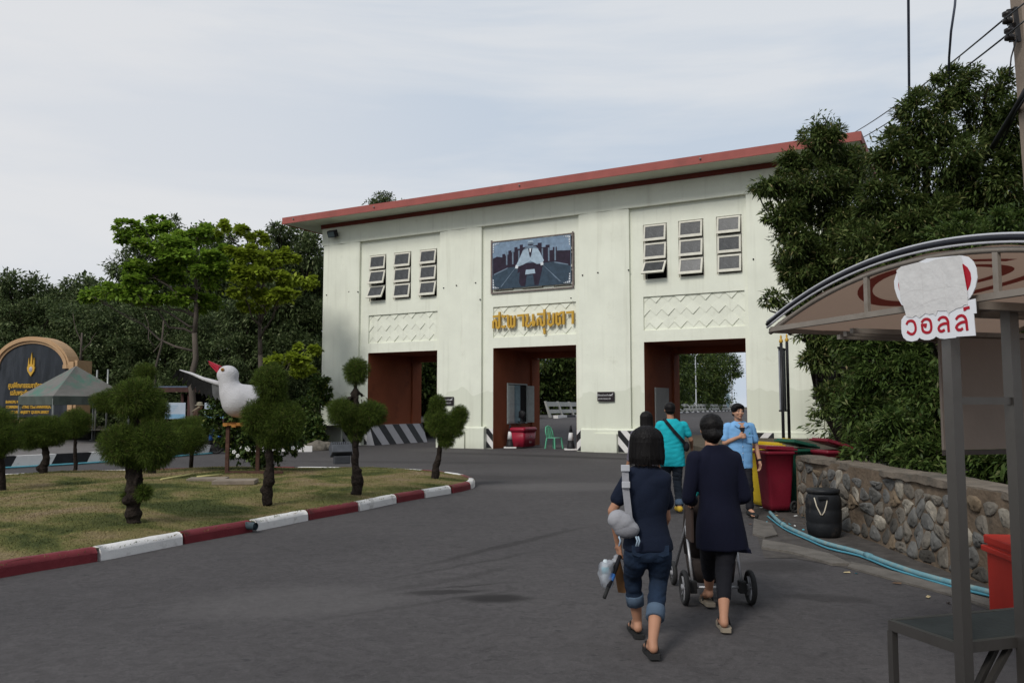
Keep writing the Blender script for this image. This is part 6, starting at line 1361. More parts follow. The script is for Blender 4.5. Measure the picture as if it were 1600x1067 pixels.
def smooth_loft(m, pts, seg=24, sub_=5):
    P = []; pts = [tuple(q) + (1.0,) * (6 - len(q)) for q in pts]; n = len(pts)
    for i in range(n - 1):
        p0, p1, p2, p3 = [np.array(pts[max(0, min(n - 1, j))], float) for j in (i - 1, i, i + 1, i + 2)]
        for j in range(sub_):
            t = j / sub_; P.append(tuple(.5 * ((2 * p1) + (p2 - p0) * t + (2 * p0 - 5 * p1 + 4 * p2 - p3) * t * t + (3 * p1 - p0 - 3 * p2 + p3) * t ** 3)))
    P.append(tuple(pts[-1])); m.loft(P, seg)
def wrinkle(o, amp, freq, seed=0, stretch=(1, 1, 2.2)):
    """soft folds pushed into a garment"""
    g = np.random.default_rng(seed); K_ = g.normal(size=(7, 3)) * freq * np.array(stretch); ph = g.uniform(0, 6.3, 7)
    n = len(o.data.vertices); co = np.empty(n * 3); o.data.vertices.foreach_get('co', co); co = co.reshape(-1, 3); no = np.empty(n * 3); o.data.vertices.foreach_get('normal', no); no = no.reshape(-1, 3)
    w_ = np.zeros(n)
    for i in range(7): w_ += np.abs(np.sin(co @ K_[i] + ph[i] + 1.5 * np.sin(co @ K_[(i + 1) % 7] * .5))) - .6
    co += no * (w_ * amp / 3)[:, None]; o.data.vertices.foreach_set('co', co.reshape(-1)); o.data.update()
def hair_strands(par, c, R_, n, ln, seed, mt=HAIR, spread=1.0, wd=.006, back=True):
    """thin ribbons lying over the head from the crown down"""
    g = np.random.default_rng(seed); Q = []
    c = np.array(c); R_ = np.array(R_)
    for _ in range(n):
        a = g.uniform(0, 2 * math.pi)
        if abs(math.sin(a) - 1) < .35 and g.uniform() < .8: continue
        L_ = ln * g.uniform(.8, 1.08); th0 = g.uniform(.1, .9); prev = None; steps = 6
        for s in range(steps + 1):
            th = th0 + (math.pi * .52 - th0) * min(1, s / 3.0); p = np.array([math.cos(a) * math.sin(th), math.sin(a) * math.sin(th), math.cos(th)]) * R_ * g.uniform(1.0, 1.03)
            if s > 3: p[2] -= L_ * (s - 3) / 3; p[:2] *= (1.02, 1.05, .99)[s - 4]
            p = p + c
            if prev is not None:
                t = np.array([-math.sin(a), math.cos(a), 0]) * wd * (1 if s < steps else .3); t0 = np.array([-math.sin(a), math.cos(a), 0]) * wd
                Q.append([prev - t0, prev + t0, p + t, p - t])
            prev = p
    return quads_mesh('hair_strands', np.array(Q), mt, par)
def flipflop(par, heel, toe, w_=.095, tilt=0, mt=None, strap=None, th=.028):
    heel, toe = Vector(heel), Vector(toe); d = toe - heel; L_ = d.length; d.normalize(); x = Vector((d.y, -d.x, 0)).normalized(); up = x.cross(d)
    prof = [(-.02, .30), (.08, .40), (.35, .38), (.62, .47), (.85, .46), (1.02, .30), (1.06, .1)]
    P = [heel + d * L_ * t + x * w_ * u for t, u in prof] + [heel + d * L_ * t - x * w_ * u for t, u in prof[::-1]]
    m = MB(); n = len(P); m.add([p - up * th for p in P] + P, [list(range(n))[::-1], list(range(n, 2 * n))] + [(i, (i + 1) % n, n + (i + 1) % n, n + i) for i in range(n)])
    sh_ = m.build('sandal', mt or RUB, par)
    m = MB()
    for s in (-1, 1): m.tube([heel + d * L_ * .42 + x * s * w_ * .42, heel + d * L_ * .55 + x * s * w_ * .36 + up * .045, heel + d * L_ * .80 + x * s * .006 + up * .035, heel + d * L_ * .86 + up * .002], .007, 7)
    m.build('sandal_strap', strap or RUB, sh_)
    return sh_
NAVY = mat('navy_cotton', (.005, .009, .022), .9, .12, 5, .25, 120); NAVY2 = mat('navy_knit', (.0035, .0045, .015), .92, .1, 5, .3, 160); LEGG = mat('black_leggings', (.006, .006, .009), .85, .1, 5)
DENIM = mat('dark_denim', (.009, .019, .040), .85, .3, 9, .4, 150); CUFF = mat('denim_cuff', (.075, .11, .16), .85, .15, 9, .4, 150); TEAL = mat('teal_cotton', (.010, .36, .42), .85, .06, 4, .2, 90); SKYB = mat('pale_blue_cotton', (.17, .36, .62), .85, .06, 4, .2, 90)
BLKC = mat('black_cloth', (.010, .010, .013), .85, .2, 6); GREYC = mat('grey_cotton', (.13, .12, .15), .9, .1, 5); YEL = mat('yellow_canvas', (.55, .36, .04), .7, .1, 6)

def W2L(e, p): return p - e.location
# ---- woman in navy tee and rolled jeans
p1 = empty('person', (.93, 5.80, 0), 0, 'woman seen from behind in navy t-shirt and rolled jeans with a grey sling bag', 'person', 'people walking by the gatehouse'); 
lo = lambda px, py, Y: W(px, py, Y) - p1.location
shL, elL, haL = lo(981, 745, 5.82), lo(957, 798, 5.84), lo(966, 848, 5.95)
shR, elR, haR = lo(1036, 748, 5.84), lo(1041, 808, 5.9), lo(1030, 838, 6.15)
hdc = lo(1009, 693, 5.86); nk = lo(1007, 728, 5.82)
kL, aL, tL = lo(988, 898, 5.92), lo(996, 970, 6.02), lo(988, 955, 6.28); kR, aR, tR = lo(1029, 905, 5.86), lo(1020, 1001, 5.52), lo(1013, 990, 5.72)
aL.z = .115; tL.z = .035; aR.z = .115; tR.z = .045
m = MB(); head(m, hdc, .088); caps(m, [hdc + Vector((0, -.01, -.05)), nk + Vector((0, 0, -.05))], [.05, .055])
m.loft([(nk.x, 0, .62, .13, .08), (nk.x, 0, .85, .105, .07), (nk.x, 0, 1.12, .14, .08), (nk.x, .02, 1.2, .10, .06)], 18)
caps(m, [shL + Vector((.02, 0, -.01)), elL, haL], [.036, .034, .024]); caps(m, [shR + Vector((-.02, 0, -.01)), elR, haR], [.036, .034, .024])
caps(m, [Vector((-.07, 0, .62)), kL, sub(kL, aL, .35), sub(kL, aL, .68), aL], [.07, .048, .050, .042, .031]); caps(m, [Vector((.08, 0, .62)), kR, sub(kR, aR, .35), sub(kR, aR, .68), aR], [.07, .048, .052, .043, .031])
foot(m, aL, tL, .9); foot(m, aR, tR, .9); hand(m, haL, (.12, .1, -1), (-.9, -.3, 0), 1, .6, .95); hand(m, haR, (-.6, .8, .1), (.3, .2, .9), 1, .5, .95)
remeshed(m, 'body', SKIN, p1, .0065, 2)
cx = .015
m = MB(); smooth_loft(m, [(cx, -.004, .660, .176, .132, .85), (cx + .002, -.004, .74, .166, .124, .9), (cx, .005, .86, .137, .095), (cx, .0, 1.0, .150, .100), (cx, .0, 1.12, .168, .098, .9), (cx + .004, .005, 1.175, .165, .085, .9), (cx, .01, 1.215, .115, .07), (cx, .015, 1.235, .07, .05)], 28)
caps(m, [shL + Vector((.015, 0, -.005)), sub(shL, elL, .62)], [.062, .056]); caps(m, [shR + Vector((-.015, 0, -.005)), sub(shR, elR, .60)], [.062, .056]); m.sph(shL + Vector((.05, 0, .005)), .066, 12); m.sph(shR + Vector((-.05, 0, .005)), .066, 12)
o = remeshed(m, 'tshirt', NAVY, p1, .008, 5); wrinkle(o, .012, 13, 1)
m = MB(); smooth_loft(m, [(cx, .0, .775, .135, .095), (cx, -.005, .70, .158, .115), (cx, -.012, .63, .164, .122, .9), (cx, -.01, .585, .135, .10, .9)], 26)
for s, kn, an in ((-1, kL, aL), (1, kR, aR)):
    hp = Vector((cx + s * .08, -.005, .60)); e_ = sub(kn, an, .40 if s < 0 else .46); caps(m, [hp, sub(hp, kn, .5), kn, sub(kn, an, .25), e_], [.090, .078, .064, .063, .058], 16)
o = remeshed(m, 'jeans', DENIM, p1, .008, 4); wrinkle(o, .008, 16, 2, (1, 1, 2.8))
for kn, an, f0, f1, r_ in ((kL, aL, .40, .62, .061), (kR, aR, .46, .64, .061)):
    m = MB(); m.tube([sub(kn, an, f0), sub(kn, an, f0) .lerp(sub(kn, an, f1), .1), sub(kn, an, f1), sub(kn, an, f1 + .005)], [r_ * .97, r_ * 1.05, r_ * 1.03, r_ * .8], 22); o = m.build('rolled_cuff', CUFF, p1); wrinkle(o, .004, 30, 3)
for s in (-1, 1):   # back pockets
    m = MB(); px_ = cx + s * .082; m.add([(px_ - .045, -.118, .705), (px_ + .045, -.118, .705), (px_ + .043, -.128, .645), (px_, -.131, .63), (px_ - .043, -.128, .645), (px_ - .045, -.09, .705), (px_ + .045, -.09, .705), (px_ + .043, -.10, .645), (px_, -.10, .63), (px_ - .043, -.10, .645)], [(4, 3, 2, 1, 0), (0, 1, 6, 5), (1, 2, 7, 6), (2, 3, 8, 7), (3, 4, 9, 8), (4, 0, 5, 9)]); m.build('back_pocket', DENIM, p1)
m = MB(); m.sph(hdc + Vector((0, -.012, .022)), (.103, .112, .098), 22); smooth_loft(m, [(hdc.x, hdc.y - .015, hdc.z + .09, .070, .080), (hdc.x, hdc.y - .018, hdc.z + .04, .103, .110), (hdc.x, hdc.y - .02, hdc.z - .01, .114, .112), (hdc.x, hdc.y - .022, hdc.z - .06, .120, .106), (hdc.x + .003, hdc.y - .028, hdc.z - .11, .122, .092), (hdc.x + .006, hdc.y - .03, hdc.z - .14, .108, .075)], 24)
hr = remeshed(m, 'hair', HAIR, p1, .008, 2); wrinkle(hr, .004, 45, 5, (2, 2, .1)); hair_strands(p1, hdc + Vector((.003, -.019, .02)), (.119, .115, .108), 900, .165, 6, wd=.0028)
flipflop(p1, aL + Vector((.005, -.05, -.082)), tL + Vector((0, .03, -.006)), .10); flipflop(p1, aR + Vector((.005, -.055, -.068)), tR + Vector((0, .03, -.014)), .10, th=.034)
# sling bag
SBG = mat('bag_grey', (.27, .27, .29), .8, .08, 6, .3, 60); SBG2 = mat('bag_grey_dark', (.16, .16, .175), .8, .08, 6, .3, 60)
bg_ = empty('sling_bag', p1.location, 0, 'light grey sling bag hanging on the left hip of the woman in jeans', 'bag')
bc = lo(972, 816, 5.68)
m = MB(); m.sph(bc, (.085, .06, .075), 18); m.sph(bc + Vector((-.03, 0, .02)), (.07, .058, .07), 16); m.sph(bc + Vector((.045, .0, -.045)), (.075, .055, .06), 16); o = remeshed(m, 'pouch', SBG, bg_, .009, 5); wrinkle(o, .004, 14, 8)
m = MB(); m.sph(bc + Vector((.03, -.012, -.055)), (.085, .052, .05), 16); m.build('pouch_base', SBG2, bg_)
m = MB(); S0 = [lo(978, 728, 5.74), lo(977, 737, 5.70), lo(978, 765, 5.675), lo(982, 800, 5.66), lo(986, 835, 5.665)]
for i in range(len(S0) - 1):
    a, b_ = S0[i], S0[i + 1]; w_ = Vector((.024, .004, 0)); y_ = Vector((0, .006, 0)); m.add([a - w_, a + w_, b_ + w_, b_ - w_, a - w_ + y_, a + w_ + y_, b_ + w_ + y_, b_ - w_ + y_], [(3, 2, 1, 0), (4, 5, 6, 7), (0, 1, 5, 4), (1, 2, 6, 5), (2, 3, 7, 6), (3, 0, 4, 7)])
m.build('strap', SBG, bg_); m = MB(); b0 = lo(977, 731, 5.695); m.box(b0.x - .03, b0.y - .008, b0.z - .022, b0.x + .03, b0.y + .004, b0.z + .022, bev=.004); b1 = lo(978, 757, 5.665); m.box(b1.x - .028, b1.y - .008, b1.z - .022, b1.x + .028, b1.y + .003, b1.z + .022, bev=.004); m.build('buckle', mat('buckle_pale', (.42, .43, .46), .5), bg_)
m = MB()
for dx in (-.03, .085, .1): c = bc + Vector((dx, -.05, -.085)); m.tube([c, c + Vector((.01, -.005, -.03)), c + Vector((0, -.006, -.065))], .006, 6)
m.build('pull_cord', mat('cord_blue_grey', (.28, .36, .44), .7), bg_)
# plastic bag with bottles, brown pouch and umbrella in her left hand
hg = haL + Vector((.0, .0, -.085)); 
PLB = mat('clear_plastic', (.40, .42, .46), .35, .05, 20, .9, 25)
nt = PLB.node_tree; b = nt.nodes['Principled BSDF']; trn = N(nt, 'ShaderNodeBsdfTransparent'); ms = N(nt, 'ShaderNodeMixShader'); ms.inputs[0].default_value = .5; nt.links.new(b.outputs[0], ms.inputs[1]); nt.links.new(trn.outputs[0], ms.inputs[2]); nt.links.new(ms.outputs[0], nt.nodes['Material Output'].inputs[0])
pbg = empty('plastic_bag', p1.location, 0, 'clear plastic bag with water bottles in the left hand of the woman in jeans', 'bag'); c = lo(946, 885, 5.86)
m = MB(); smooth_loft(m, [(hg.x - .01, hg.y, hg.z + .0, .012, .012), (hg.x - .03, hg.y, hg.z - .05, .03, .03), (c.x + .01, c.y, c.z + .03, .042, .05), (c.x, c.y, c.z - .06, .048, .055), (c.x + .012, c.y, c.z - .13, .036, .045), (c.x + .018, c.y, c.z - .145, .01, .02)], 22); o = m.build('film', PLB, pbg); wrinkle(o, .014, 40, 9)
m = MB(); m.lathe([(.024, c.z - .11), (.026, c.z - .05), (.024, c.z + .02), (.012, c.z + .05)], 14, (c.x, c.y)); m.build('bottle', mat('bottle_clear', (.5, .56, .6), .2), pbg); m = MB(); m.lathe([(.0275, c.z - .045), (.0275, c.z + .0)], 14, (c.x, c.y)); m.build('bottle_label', mat('label_cyan', (.10, .42, .52), .5), pbg)
pou = MB(); a = hg + Vector((.0, .02, -.02)); pou.prism([(a.x - .01, a.z), (a.x + .012, a.z), (a.x + .05, a.z - .16), (a.x + .062, a.z - .235), (a.x + .045, a.z - .25), (a.x - .0, a.z - .245), (a.x - .02, a.z - .12)], a.y, a.y + .035, 'xz'); o = pou.build('brown_pouch', mat('brown_leather', (.17, .085, .035), .7, .15, 6), label='flat brown pouch held beside the plastic bag', cat='pouch'); o.location = p1.location
um = empty('folded_umbrella', p1.location, 0, 'slim folded black umbrella with a blue band held point down with the bags', 'umbrella'); a = hg + Vector((.01, -.02, 0)); d_ = lo(944, 934, 5.76)
m = MB(); m.tube([a, sub(a, d_, .3), sub(a, d_, .75)], [.012, .018, .015], 10); m.build('canopy', BLKC, um); m = MB(); m.tube([sub(a, d_, .45), sub(a, d_, .60)], .0195, 10); m.build('band', mat('band_blue', (.04, .14, .40), .6), um); m = MB(); m.tube([sub(a, d_, .76), d_], .013, 10); m.build('handle', RUB, um)

# ---- woman in long navy tunic pushing the stroller
p2 = empty('person', (1.60, 6.50, 0), 0, 'woman seen from behind in long navy tunic and black leggings pushing a stroller', 'person', 'people walking by the gatehouse'); lo = lambda px, py, Y: W(px, py, Y) - p2.location
hdc = lo(1111, 670, 6.55); nk = lo(1112, 706, 6.5); shL, elL, haL = lo(1082, 717, 6.5), lo(1075, 778, 6.5), lo(1083, 782, 6.82); shR, elR, haR = lo(1152, 717, 6.5), lo(1163, 775, 6.5), lo(1152, 781, 6.82)
kL, aL, tL = lo(1108, 885, 6.70), lo(1108, 925, 6.88), lo(1100, 925, 7.1); kR, aR, tR = lo(1131, 885, 6.42), lo(1131, 965, 6.15), lo(1128, 958, 6.37); kL.z = .42; kR.z = .41; aL.z = .15; tL.z = .06; aR.z = .115; tR.z = .045
m = MB(); head(m, hdc, .092); caps(m, [hdc + Vector((0, -.01, -.05)), nk + Vector((0, 0, -.05))], [.05, .058])
m.loft([(nk.x + .03, 0, .65, .12, .08), (nk.x + .03, 0, .9, .09, .07), (nk.x + .02, 0, 1.18, .12, .07), (nk.x, .02, 1.27, .09, .05)], 18)
caps(m, [shL + Vector((.02, 0, -.01)), elL, haL], [.034, .030, .024]); caps(m, [shR + Vector((-.02, 0, -.01)), elR, haR], [.034, .030, .024]); caps(m, [Vector((-.03, 0, .65)), kL, sub(kL, aL, .35), sub(kL, aL, .68), aL], [.07, .048, .048, .042, .031]); caps(m, [Vector((.10, 0, .65)), kR, sub(kR, aR, .35), sub(kR, aR, .68), aR], [.07, .048, .050, .043, .031])
foot(m, aL, tL, .92); foot(m, aR, tR, .92)
hand(m, haL, (.1, 1, -.1), (0, .1, 1), -1, .9, .95); hand(m, haR, (-.1, 1, -.1), (0, .1, 1), 1, .9, .95)
remeshed(m, 'body', SKIN, p2, .0065, 2)
cx = .02
m = MB(); smooth_loft(m, [(cx + .025, -.01, .545, .200, .135, .85), (cx + .015, -.01, .66, .195, .135, .9), (cx + .005, -.01, .78, .180, .128, .9), (cx, .0, .94, .155, .108), (cx, .0, 1.08, .165, .108), (cx, .0, 1.20, .182, .10, .9), (cx, .0, 1.265, .165, .088, .9), (cx - .004, .0, 1.315, .115, .072), (cx - .01, -.005, 1.35, .072, .062)], 30)
caps(m, [shL + Vector((.02, 0, 0)), elL + Vector((.005, 0, 0)), sub(elL, haL, .82)], [.066, .056, .044]); caps(m, [shR + Vector((-.02, 0, 0)), elR + Vector((-.005, 0, 0)), sub(elR, haR, .82)], [.066, .056, .044]); m.sph(shL + Vector((.03, 0, 0)), .068, 12); m.sph(shR + Vector((-.03, 0, 0)), .068, 12)
m.prism([(cx + .06, .56), (cx + .222, .56), (cx + .232, .515), (cx + .09, .535)], -.09, .05, 'xz')
o = remeshed(m, 'tunic', NAVY2, p2, .008, 5); wrinkle(o, .015, 11, 11, (1, 1, .4))
m = MB()
for s, kn, an, f in ((-1, kL, aL, .52), (1, kR, aR, .62)): caps(m, [Vector((cx + s * .07, 0, .62)), kn, sub(kn, an, .3), sub(kn, an, f)], [.090, .068, .060, .050], 16)
m.loft([(cx, 0, .55, .14, .1), (cx, 0, .72, .15, .11)], 20); o = remeshed(m, 'leggings', LEGG, p2, .008, 3); wrinkle(o, .004, 20, 12)
m = MB(); m.sph(hdc + Vector((0, -.016, .028)), (.092, .106, .098), 22); m.sph(hdc + Vector((0, -.04, -.03)), (.085, .08, .075), 18); m.sph(hdc + Vector((0.002, -.105, -.045)), (.055, .042, .046), 16); m.sph(hdc + Vector((.0, -.05, -.085)), (.05, .04, .04), 12)
hr = remeshed(m, 'hair', HAIR, p2, .008, 2); wrinkle(hr, .005, 45, 13)
BEI = mat('sandal_beige', (.25, .21, .16), .8, .1, 5)
flipflop(p2, aL + Vector((.005, -.05, -.10)), tL + Vector((0, .03, -.022)), .10, mt=BEI); flipflop(p2, aR + Vector((.005, -.055, -.070)), tR + Vector((0, .03, -.012)), .10, mt=BEI, th=.03)
# stroller
st = empty('baby_stroller', (1.74, 7.35, 0), R(0), 'dark baby stroller with four grey wheels pushed by the woman in the tunic', 'stroller'); ls = lambda px, py, Y: W(px, py, Y) - st.location
WG2 = mat('wheel_grey', (.24, .24, .25), .5, .15, 6); TUB = mat('stroller_tube', (.35, .35, .36), .35, .1, metal=.5); DBR = mat('stroller_fabric', (.022, .016, .014), .9, .2, 6)
wl_ = ls(1069, 908, 7.0); wr_ = ls(1172, 918, 7.0)
for x_, y_, lab in ((wl_.x, -.36, 0), (wr_.x, -.36, 0), (wl_.x + .06, .42, 0), (wr_.x - .06, .42, 0)): wheel('wheel', st, (x_, y_, .145 if y_ < 0 else .11), .145 if y_ < 0 else .11, .045, 8, rim=WG2, axis='x')
m = MB(); m.tube([(wl_.x, -.36, .145), (wr_.x, -.36, .145)], .013, 8); m.build('axle', TUB, st)
for s, x_ in ((-1, wl_.x + .07), (1, wr_.x - .07)):
    m = MB(); m.tube([(x_, .40, .14), (x_, -.05, .55), (x_ - s * .0, -.40, .93), (x_ - s * .01, -.48, .96)], .014, 8); m.build('side_tube', TUB, st); m = MB(); m.tube([(x_, -.36, .16), (x_, -.12, .62)], .012, 8); m.build('rear_leg', TUB, st)
    m = MB(); m.box(x_ - .03, -.40, .10, x_ + .03, -.32, .2, bev=.01); m.build('joint', RUB, st)
m = MB(); m.tube([(wl_.x + .08, -.48, .965), (wr_.x - .08, -.48, .965)], .017, 8); m.build('handle_bar', RUB, st)
m = MB(); xm = (wl_.x + wr_.x) / 2; m.loft([(xm, .05, .34, .17, .18, .5), (xm, .0, .5, .19, .2, .5), (xm, -.08, .75, .19, .14, .5), (xm, -.1, .88, .17, .16, .6), (xm, -.05, .98, .12, .12)], 24); o = m.build('seat', DBR, st); wrinkle(o, .015, 12, 4)
m = MB(); m.loft([(xm, -.12, .17, .17, .2, .4), (xm, -.12, .34, .19, .22, .4)], 24); o = m.build('basket', DBR, st)
m = MB(); m.box(wl_.x + .05, -.42, .52, wl_.x + .075, -.2, .84, bev=.008); m.build('side_flap', mat('flap_brown', (.045, .03, .025), .8), st)
m = MB(); a = ls(1079, 772, 6.9); m.sph(a, (.06, .05, .045), 14); m.sph(a + Vector((.04, 0, .03)), (.04, .04, .05), 12); b_ = ls(1157, 775, 6.92); m.sph(b_, (.03, .05, .04), 12); o = remeshed(m, 'towel', mat('towel_teal', (.01, .22, .22), .9), st, .009, 2); wrinkle(o, .012, 40, 6); o.name = 'towel'

# ---- generic figure for the people farther off (local frame: +y is where they face)
def figure(e, J, top, topm, leg, legm, hair, shoes, shm, voxel=.010, seed=0, sleeve=.6, sk=SKIN, pant_end=.9, shirt=None, seedw=3):
    m = MB(); hd_ = Vector(J['head']); nk_ = Vector(J['neck']); M = head(m, hd_, J.get('hr', .095), J.get('yaw', 0), J.get('pitch', 0)); caps(m, [hd_ + Vector((0, -.01, -.05)), nk_ + Vector((0, 0, -.05))], [.052, .06])
    m.loft([(0, 0, J['crotch'], .12, .08), (0, 0, (J['crotch'] + nk_.z) / 2, .10, .07), (0, 0, nk_.z - .12, .14, .08), (0, .0, nk_.z - .03, .09, .06)], 16)
    for s in 'LR':
        caps(m, [J['sh' + s], J['el' + s], J['ha' + s]], [.048, .038, .026]); hand(m, J['ha' + s], J.get('hd' + s, (0, .15, -1)), J.get('hu' + s, (-1 if s == 'L' else 1, 0, 0)), 1 if s == 'L' else -1, J.get('curl' + s, .5))
        hp = Vector(((-.08 if s == 'L' else .08), 0, J['crotch'] + .05)); caps(m, [hp, J['kn' + s], J['an' + s]], [.075, .055, .037]); foot(m, J['an' + s], J['to' + s])
    remeshed(m, 'body', sk, e, voxel, 2)
    m = MB(); smooth_loft(m, top, 26)
    for s in 'LR':
        sg_ = 1 if s == 'L' else -1; sh_ = Vector(J['sh' + s]); el_ = Vector(J['el' + s]); ha_ = Vector(J['ha' + s]); m.sph(sh_ + Vector((sg_ * .03, 0, 0)), .07, 12)
        if sleeve <= 1: caps(m, [sh_, sub(sh_, el_, sleeve)], [.062, .060])
        else: caps(m, [sh_, el_, sub(el_, ha_, sleeve - 1)], [.064, .052, .042])
    o = remeshed(m, top_name, topm, e, voxel, 4); wrinkle(o, .007, 10, seedw)
    m = MB(); c_ = J['crotch']; m.loft([(0, 0, c_ - .02, .15, .10), (0, 0, c_ + .12, .165, .115), (0, 0, c_ + .26, .15, .105)], 22)
    for s in 'LR':
        hp = Vector(((-.085 if s == 'L' else .085), 0, c_ + .04)); caps(m, [hp, J['kn' + s], sub(J['kn' + s], J['an' + s], pant_end)], [.095, .07, .058], 14)
    o = remeshed(m, 'trousers', legm, e, voxel, 3); wrinkle(o, .010, 14, seedw + 1)
    if hair: hair(hd_, e)
    for s in 'LR':
        a, t = Vector(J['an' + s]), Vector(J['to' + s]); d = (t - a); d.z = 0; d.normalize(); m = MB(); caps(m, [a - d * .035 + Vector((0, 0, -.05)), a + d * .06 + Vector((0, 0, -.055)), t + Vector((0, 0, 0))], [.048, .046, .040], 12); m.sph(a + Vector((0, 0, -.03)), (.045, .05, .04), 12)
        remeshed(m, 'shoe', shm, e, .012, 2)
    return M
top_name = 'shirt'
# man in teal t-shirt, walking away
p3 = empty('person', (2.54, 13.1, 0), R(0), 'man seen from behind in bright teal t-shirt with a black sling strap and yellow shoes', 'person', 'people walking by the gatehouse')
J = dict(head=(-.02, .03, 1.60), neck=(-.01, .01, 1.46), shL=(-.19, 0, 1.36), elL=(-.27, .02, 1.10), haL=(-.24, .12, .88), shR=(.20, 0, 1.35), elR=(.31, .03, 1.12), haR=(.36, .22, 1.0), knL=(-.07, .20, .50), anL=(-.05, .30, .12), toL=(-.06, .50, .05), knR=(.08, .02, .47), anR=(.06, -.22, .12), toR=(.05, -.02, .05), crotch=.74, hdL=(0, .3, -1), hdR=(.2, .5, -.8))
def h3(h, e):
    m = MB(); m.sph(h + Vector((0, -.012, .03)), (.088, .104, .092), 18); m.sph(h + Vector((0, -.035, -.02)), (.080, .078, .06), 14); remeshed(m, 'hair', HAIR, e, .01, 1)
figure(p3, J, [(0, 0, .71, .205, .135, .85), (0, 0, .85, .20, .13, .9), (0, 0, 1.05, .19, .12, .9), (0, 0, 1.25, .215, .12, .9), (0, 0, 1.36, .20, .105, .9), (0, 0, 1.42, .13, .085), (0, .0, 1.455, .075, .07)], TEAL, None, mat('jeans_black_blue', (.018, .024, .034), .85, .2, 8), h3, True, YEL, seedw=21, pant_end=.86)
for s in 'LR':
    m = MB(); a, b_ = sub(J['kn' + s], J['an' + s], .80), sub(J['kn' + s], J['an' + s], .97); m.tube([a, a.lerp(b_, .1), b_, b_ + Vector((0, 0, -.003))], [.062, .068, .066, .05], 18); m.build('rolled_cuff', CUFF, p3)
sl = empty('sling_pouch', p3.location, 0, 'black sling pouch worn across the back of the man in teal', 'bag'); m = MB()
S0 = [Vector((-.12, -.02, 1.45)), Vector((-.10, -.115, 1.40)), Vector((.0, -.152, 1.27)), Vector((.11, -.150, 1.15)), Vector((.20, -.10, 1.05))]
for i in range(4): m.bar(S0[i], S0[i + 1] + (S0[i + 1] - S0[i]).normalized() * .01, .05, .012, up=(0, -1, 0))
m.build('strap', BLKC, sl); m = MB(); m.sph((.215, -.06, 1.02), (.05, .09, .08), 14); m.build('pouch', BLKC, sl)
# woman with long black hair in grey top beyond the first woman
p4 = empty('person', (1.99, 12.3, 0), R(0), 'woman with long straight black hair and grey top, mostly hidden behind the woman in jeans', 'person', 'people walking by the gatehouse')
J = dict(head=(.02, .03, 1.46), neck=(.02, .01, 1.33), shL=(-.16, 0, 1.24), elL=(-.22, -.02, .98), haL=(-.26, .06, .76), shR=(.18, 0, 1.24), elR=(.24, .0, .98), haR=(.22, .12, .78), knL=(-.06, .16, .45), anL=(-.05, .24, .12), toL=(-.05, .42, .05), knR=(.08, 0, .44), anR=(.07, -.18, .12), toR=(.07, .0, .05), crotch=.68)
def h4(h, e):
    m = MB(); m.sph(h + Vector((0, -.015, .025)), (.095, .105, .098), 18); smooth_loft(m, [(h.x, h.y - .03, h.z + .05, .095, .09), (h.x, h.y - .04, h.z - .08, .10, .08), (h.x, h.y - .08, h.z - .22, .105, .065), (h.x + .01, h.y - .09, h.z - .34, .09, .05)], 20); o = remeshed(m, 'hair', HAIR, e, .01, 2); wrinkle(o, .006, 40, 7, (2, 2, .1))
figure(p4, J, [(0, 0, .66, .175, .12, .85), (0, 0, .85, .15, .11, .9), (0, 0, 1.05, .16, .11, .9), (0, 0, 1.18, .18, .10, .9), (.01, 0, 1.27, .15, .085, .9), (.02, 0, 1.32, .07, .065)], GREYC, None, mat('grey_trousers', (.10, .09, .10), .85), h4, True, BLKC, seedw=31, sleeve=1.5)
m = MB(); a = sub(J['elL'], J['haL'], .92); m.tube([a, a + Vector((-.004, .006, -.022))], .033, 14); m.build('bracelet', GOLD, p4)
# man in pale blue shirt facing the camera
p5 = empty('person', (3.46, 12.55, 0), R(180 + 6), 'man in pale blue short sleeved shirt and black trousers walking towards the camera', 'person', 'people walking by the gatehouse')
J = dict(head=(.03, .05, 1.57), neck=(.01, .01, 1.44), shL=(-.19, 0, 1.34), elL=(-.27, -.02, 1.06), haL=(-.29, .06, .82), shR=(.19, 0, 1.34), elR=(.24, .02, 1.10), haR=(.08, .17, 1.19), knL=(-.08, .12, .48), anL=(-.07, .18, .12), toL=(-.08, .38, .05), knR=(.09, .0, .47), anR=(.08, -.22, .13), toR=(.09, -.03, .05), crotch=.74, hr=.097, yaw=R(4), hdR=(-.9, .25, .25), huR=(.3, .9, .1), curlR=1.0)
def h5(h, e):
    m = MB(); m.sph(h + Vector((0, -.020, .040)), (.098, .104, .092), 20); m.sph(h + Vector((0, .055, .082)), (.074, .046, .030), 14); m.sph(h + Vector((-.05, .05, .06)), (.03, .035, .035), 10); m.sph(h + Vector((.055, .05, .055)), (.028, .035, .035), 10)
    for s in (-1, 1): m.sph(h + Vector((s * .078, .005, .018)), (.014, .03, .036), 10)
    m.sph(h + Vector((0, -.05, -.03)), (.076, .06, .05), 12); o = remeshed(m, 'hair', HAIR, e, .009, 1); wrinkle(o, .007, 50, 17)
M = figure(p5, J, [(0, 0, .72, .195, .13, .85), (0, 0, .88, .19, .13, .9), (0, 0, 1.05, .195, .13, .9), (0, 0, 1.23, .21, .12, .9), (0, 0, 1.34, .20, .105, .9), (0, 0, 1.405, .12, .085), (0, .0, 1.43, .075, .07)], SKYB, None, BLKC, h5, True, RUB, seedw=41, sleeve=.72, sk=SKIN2, voxel=.008)
def onface(name, pts, mt, parent):
    for p, r in pts: mm_ = MB(); mm_.T = M; mm_.sph(p, r, 10); mm_.build(name, mt, parent)
EW = mat('eye_white', (.6, .57, .54), .3); LIP = mat('lips', (.26, .085, .07), .5)
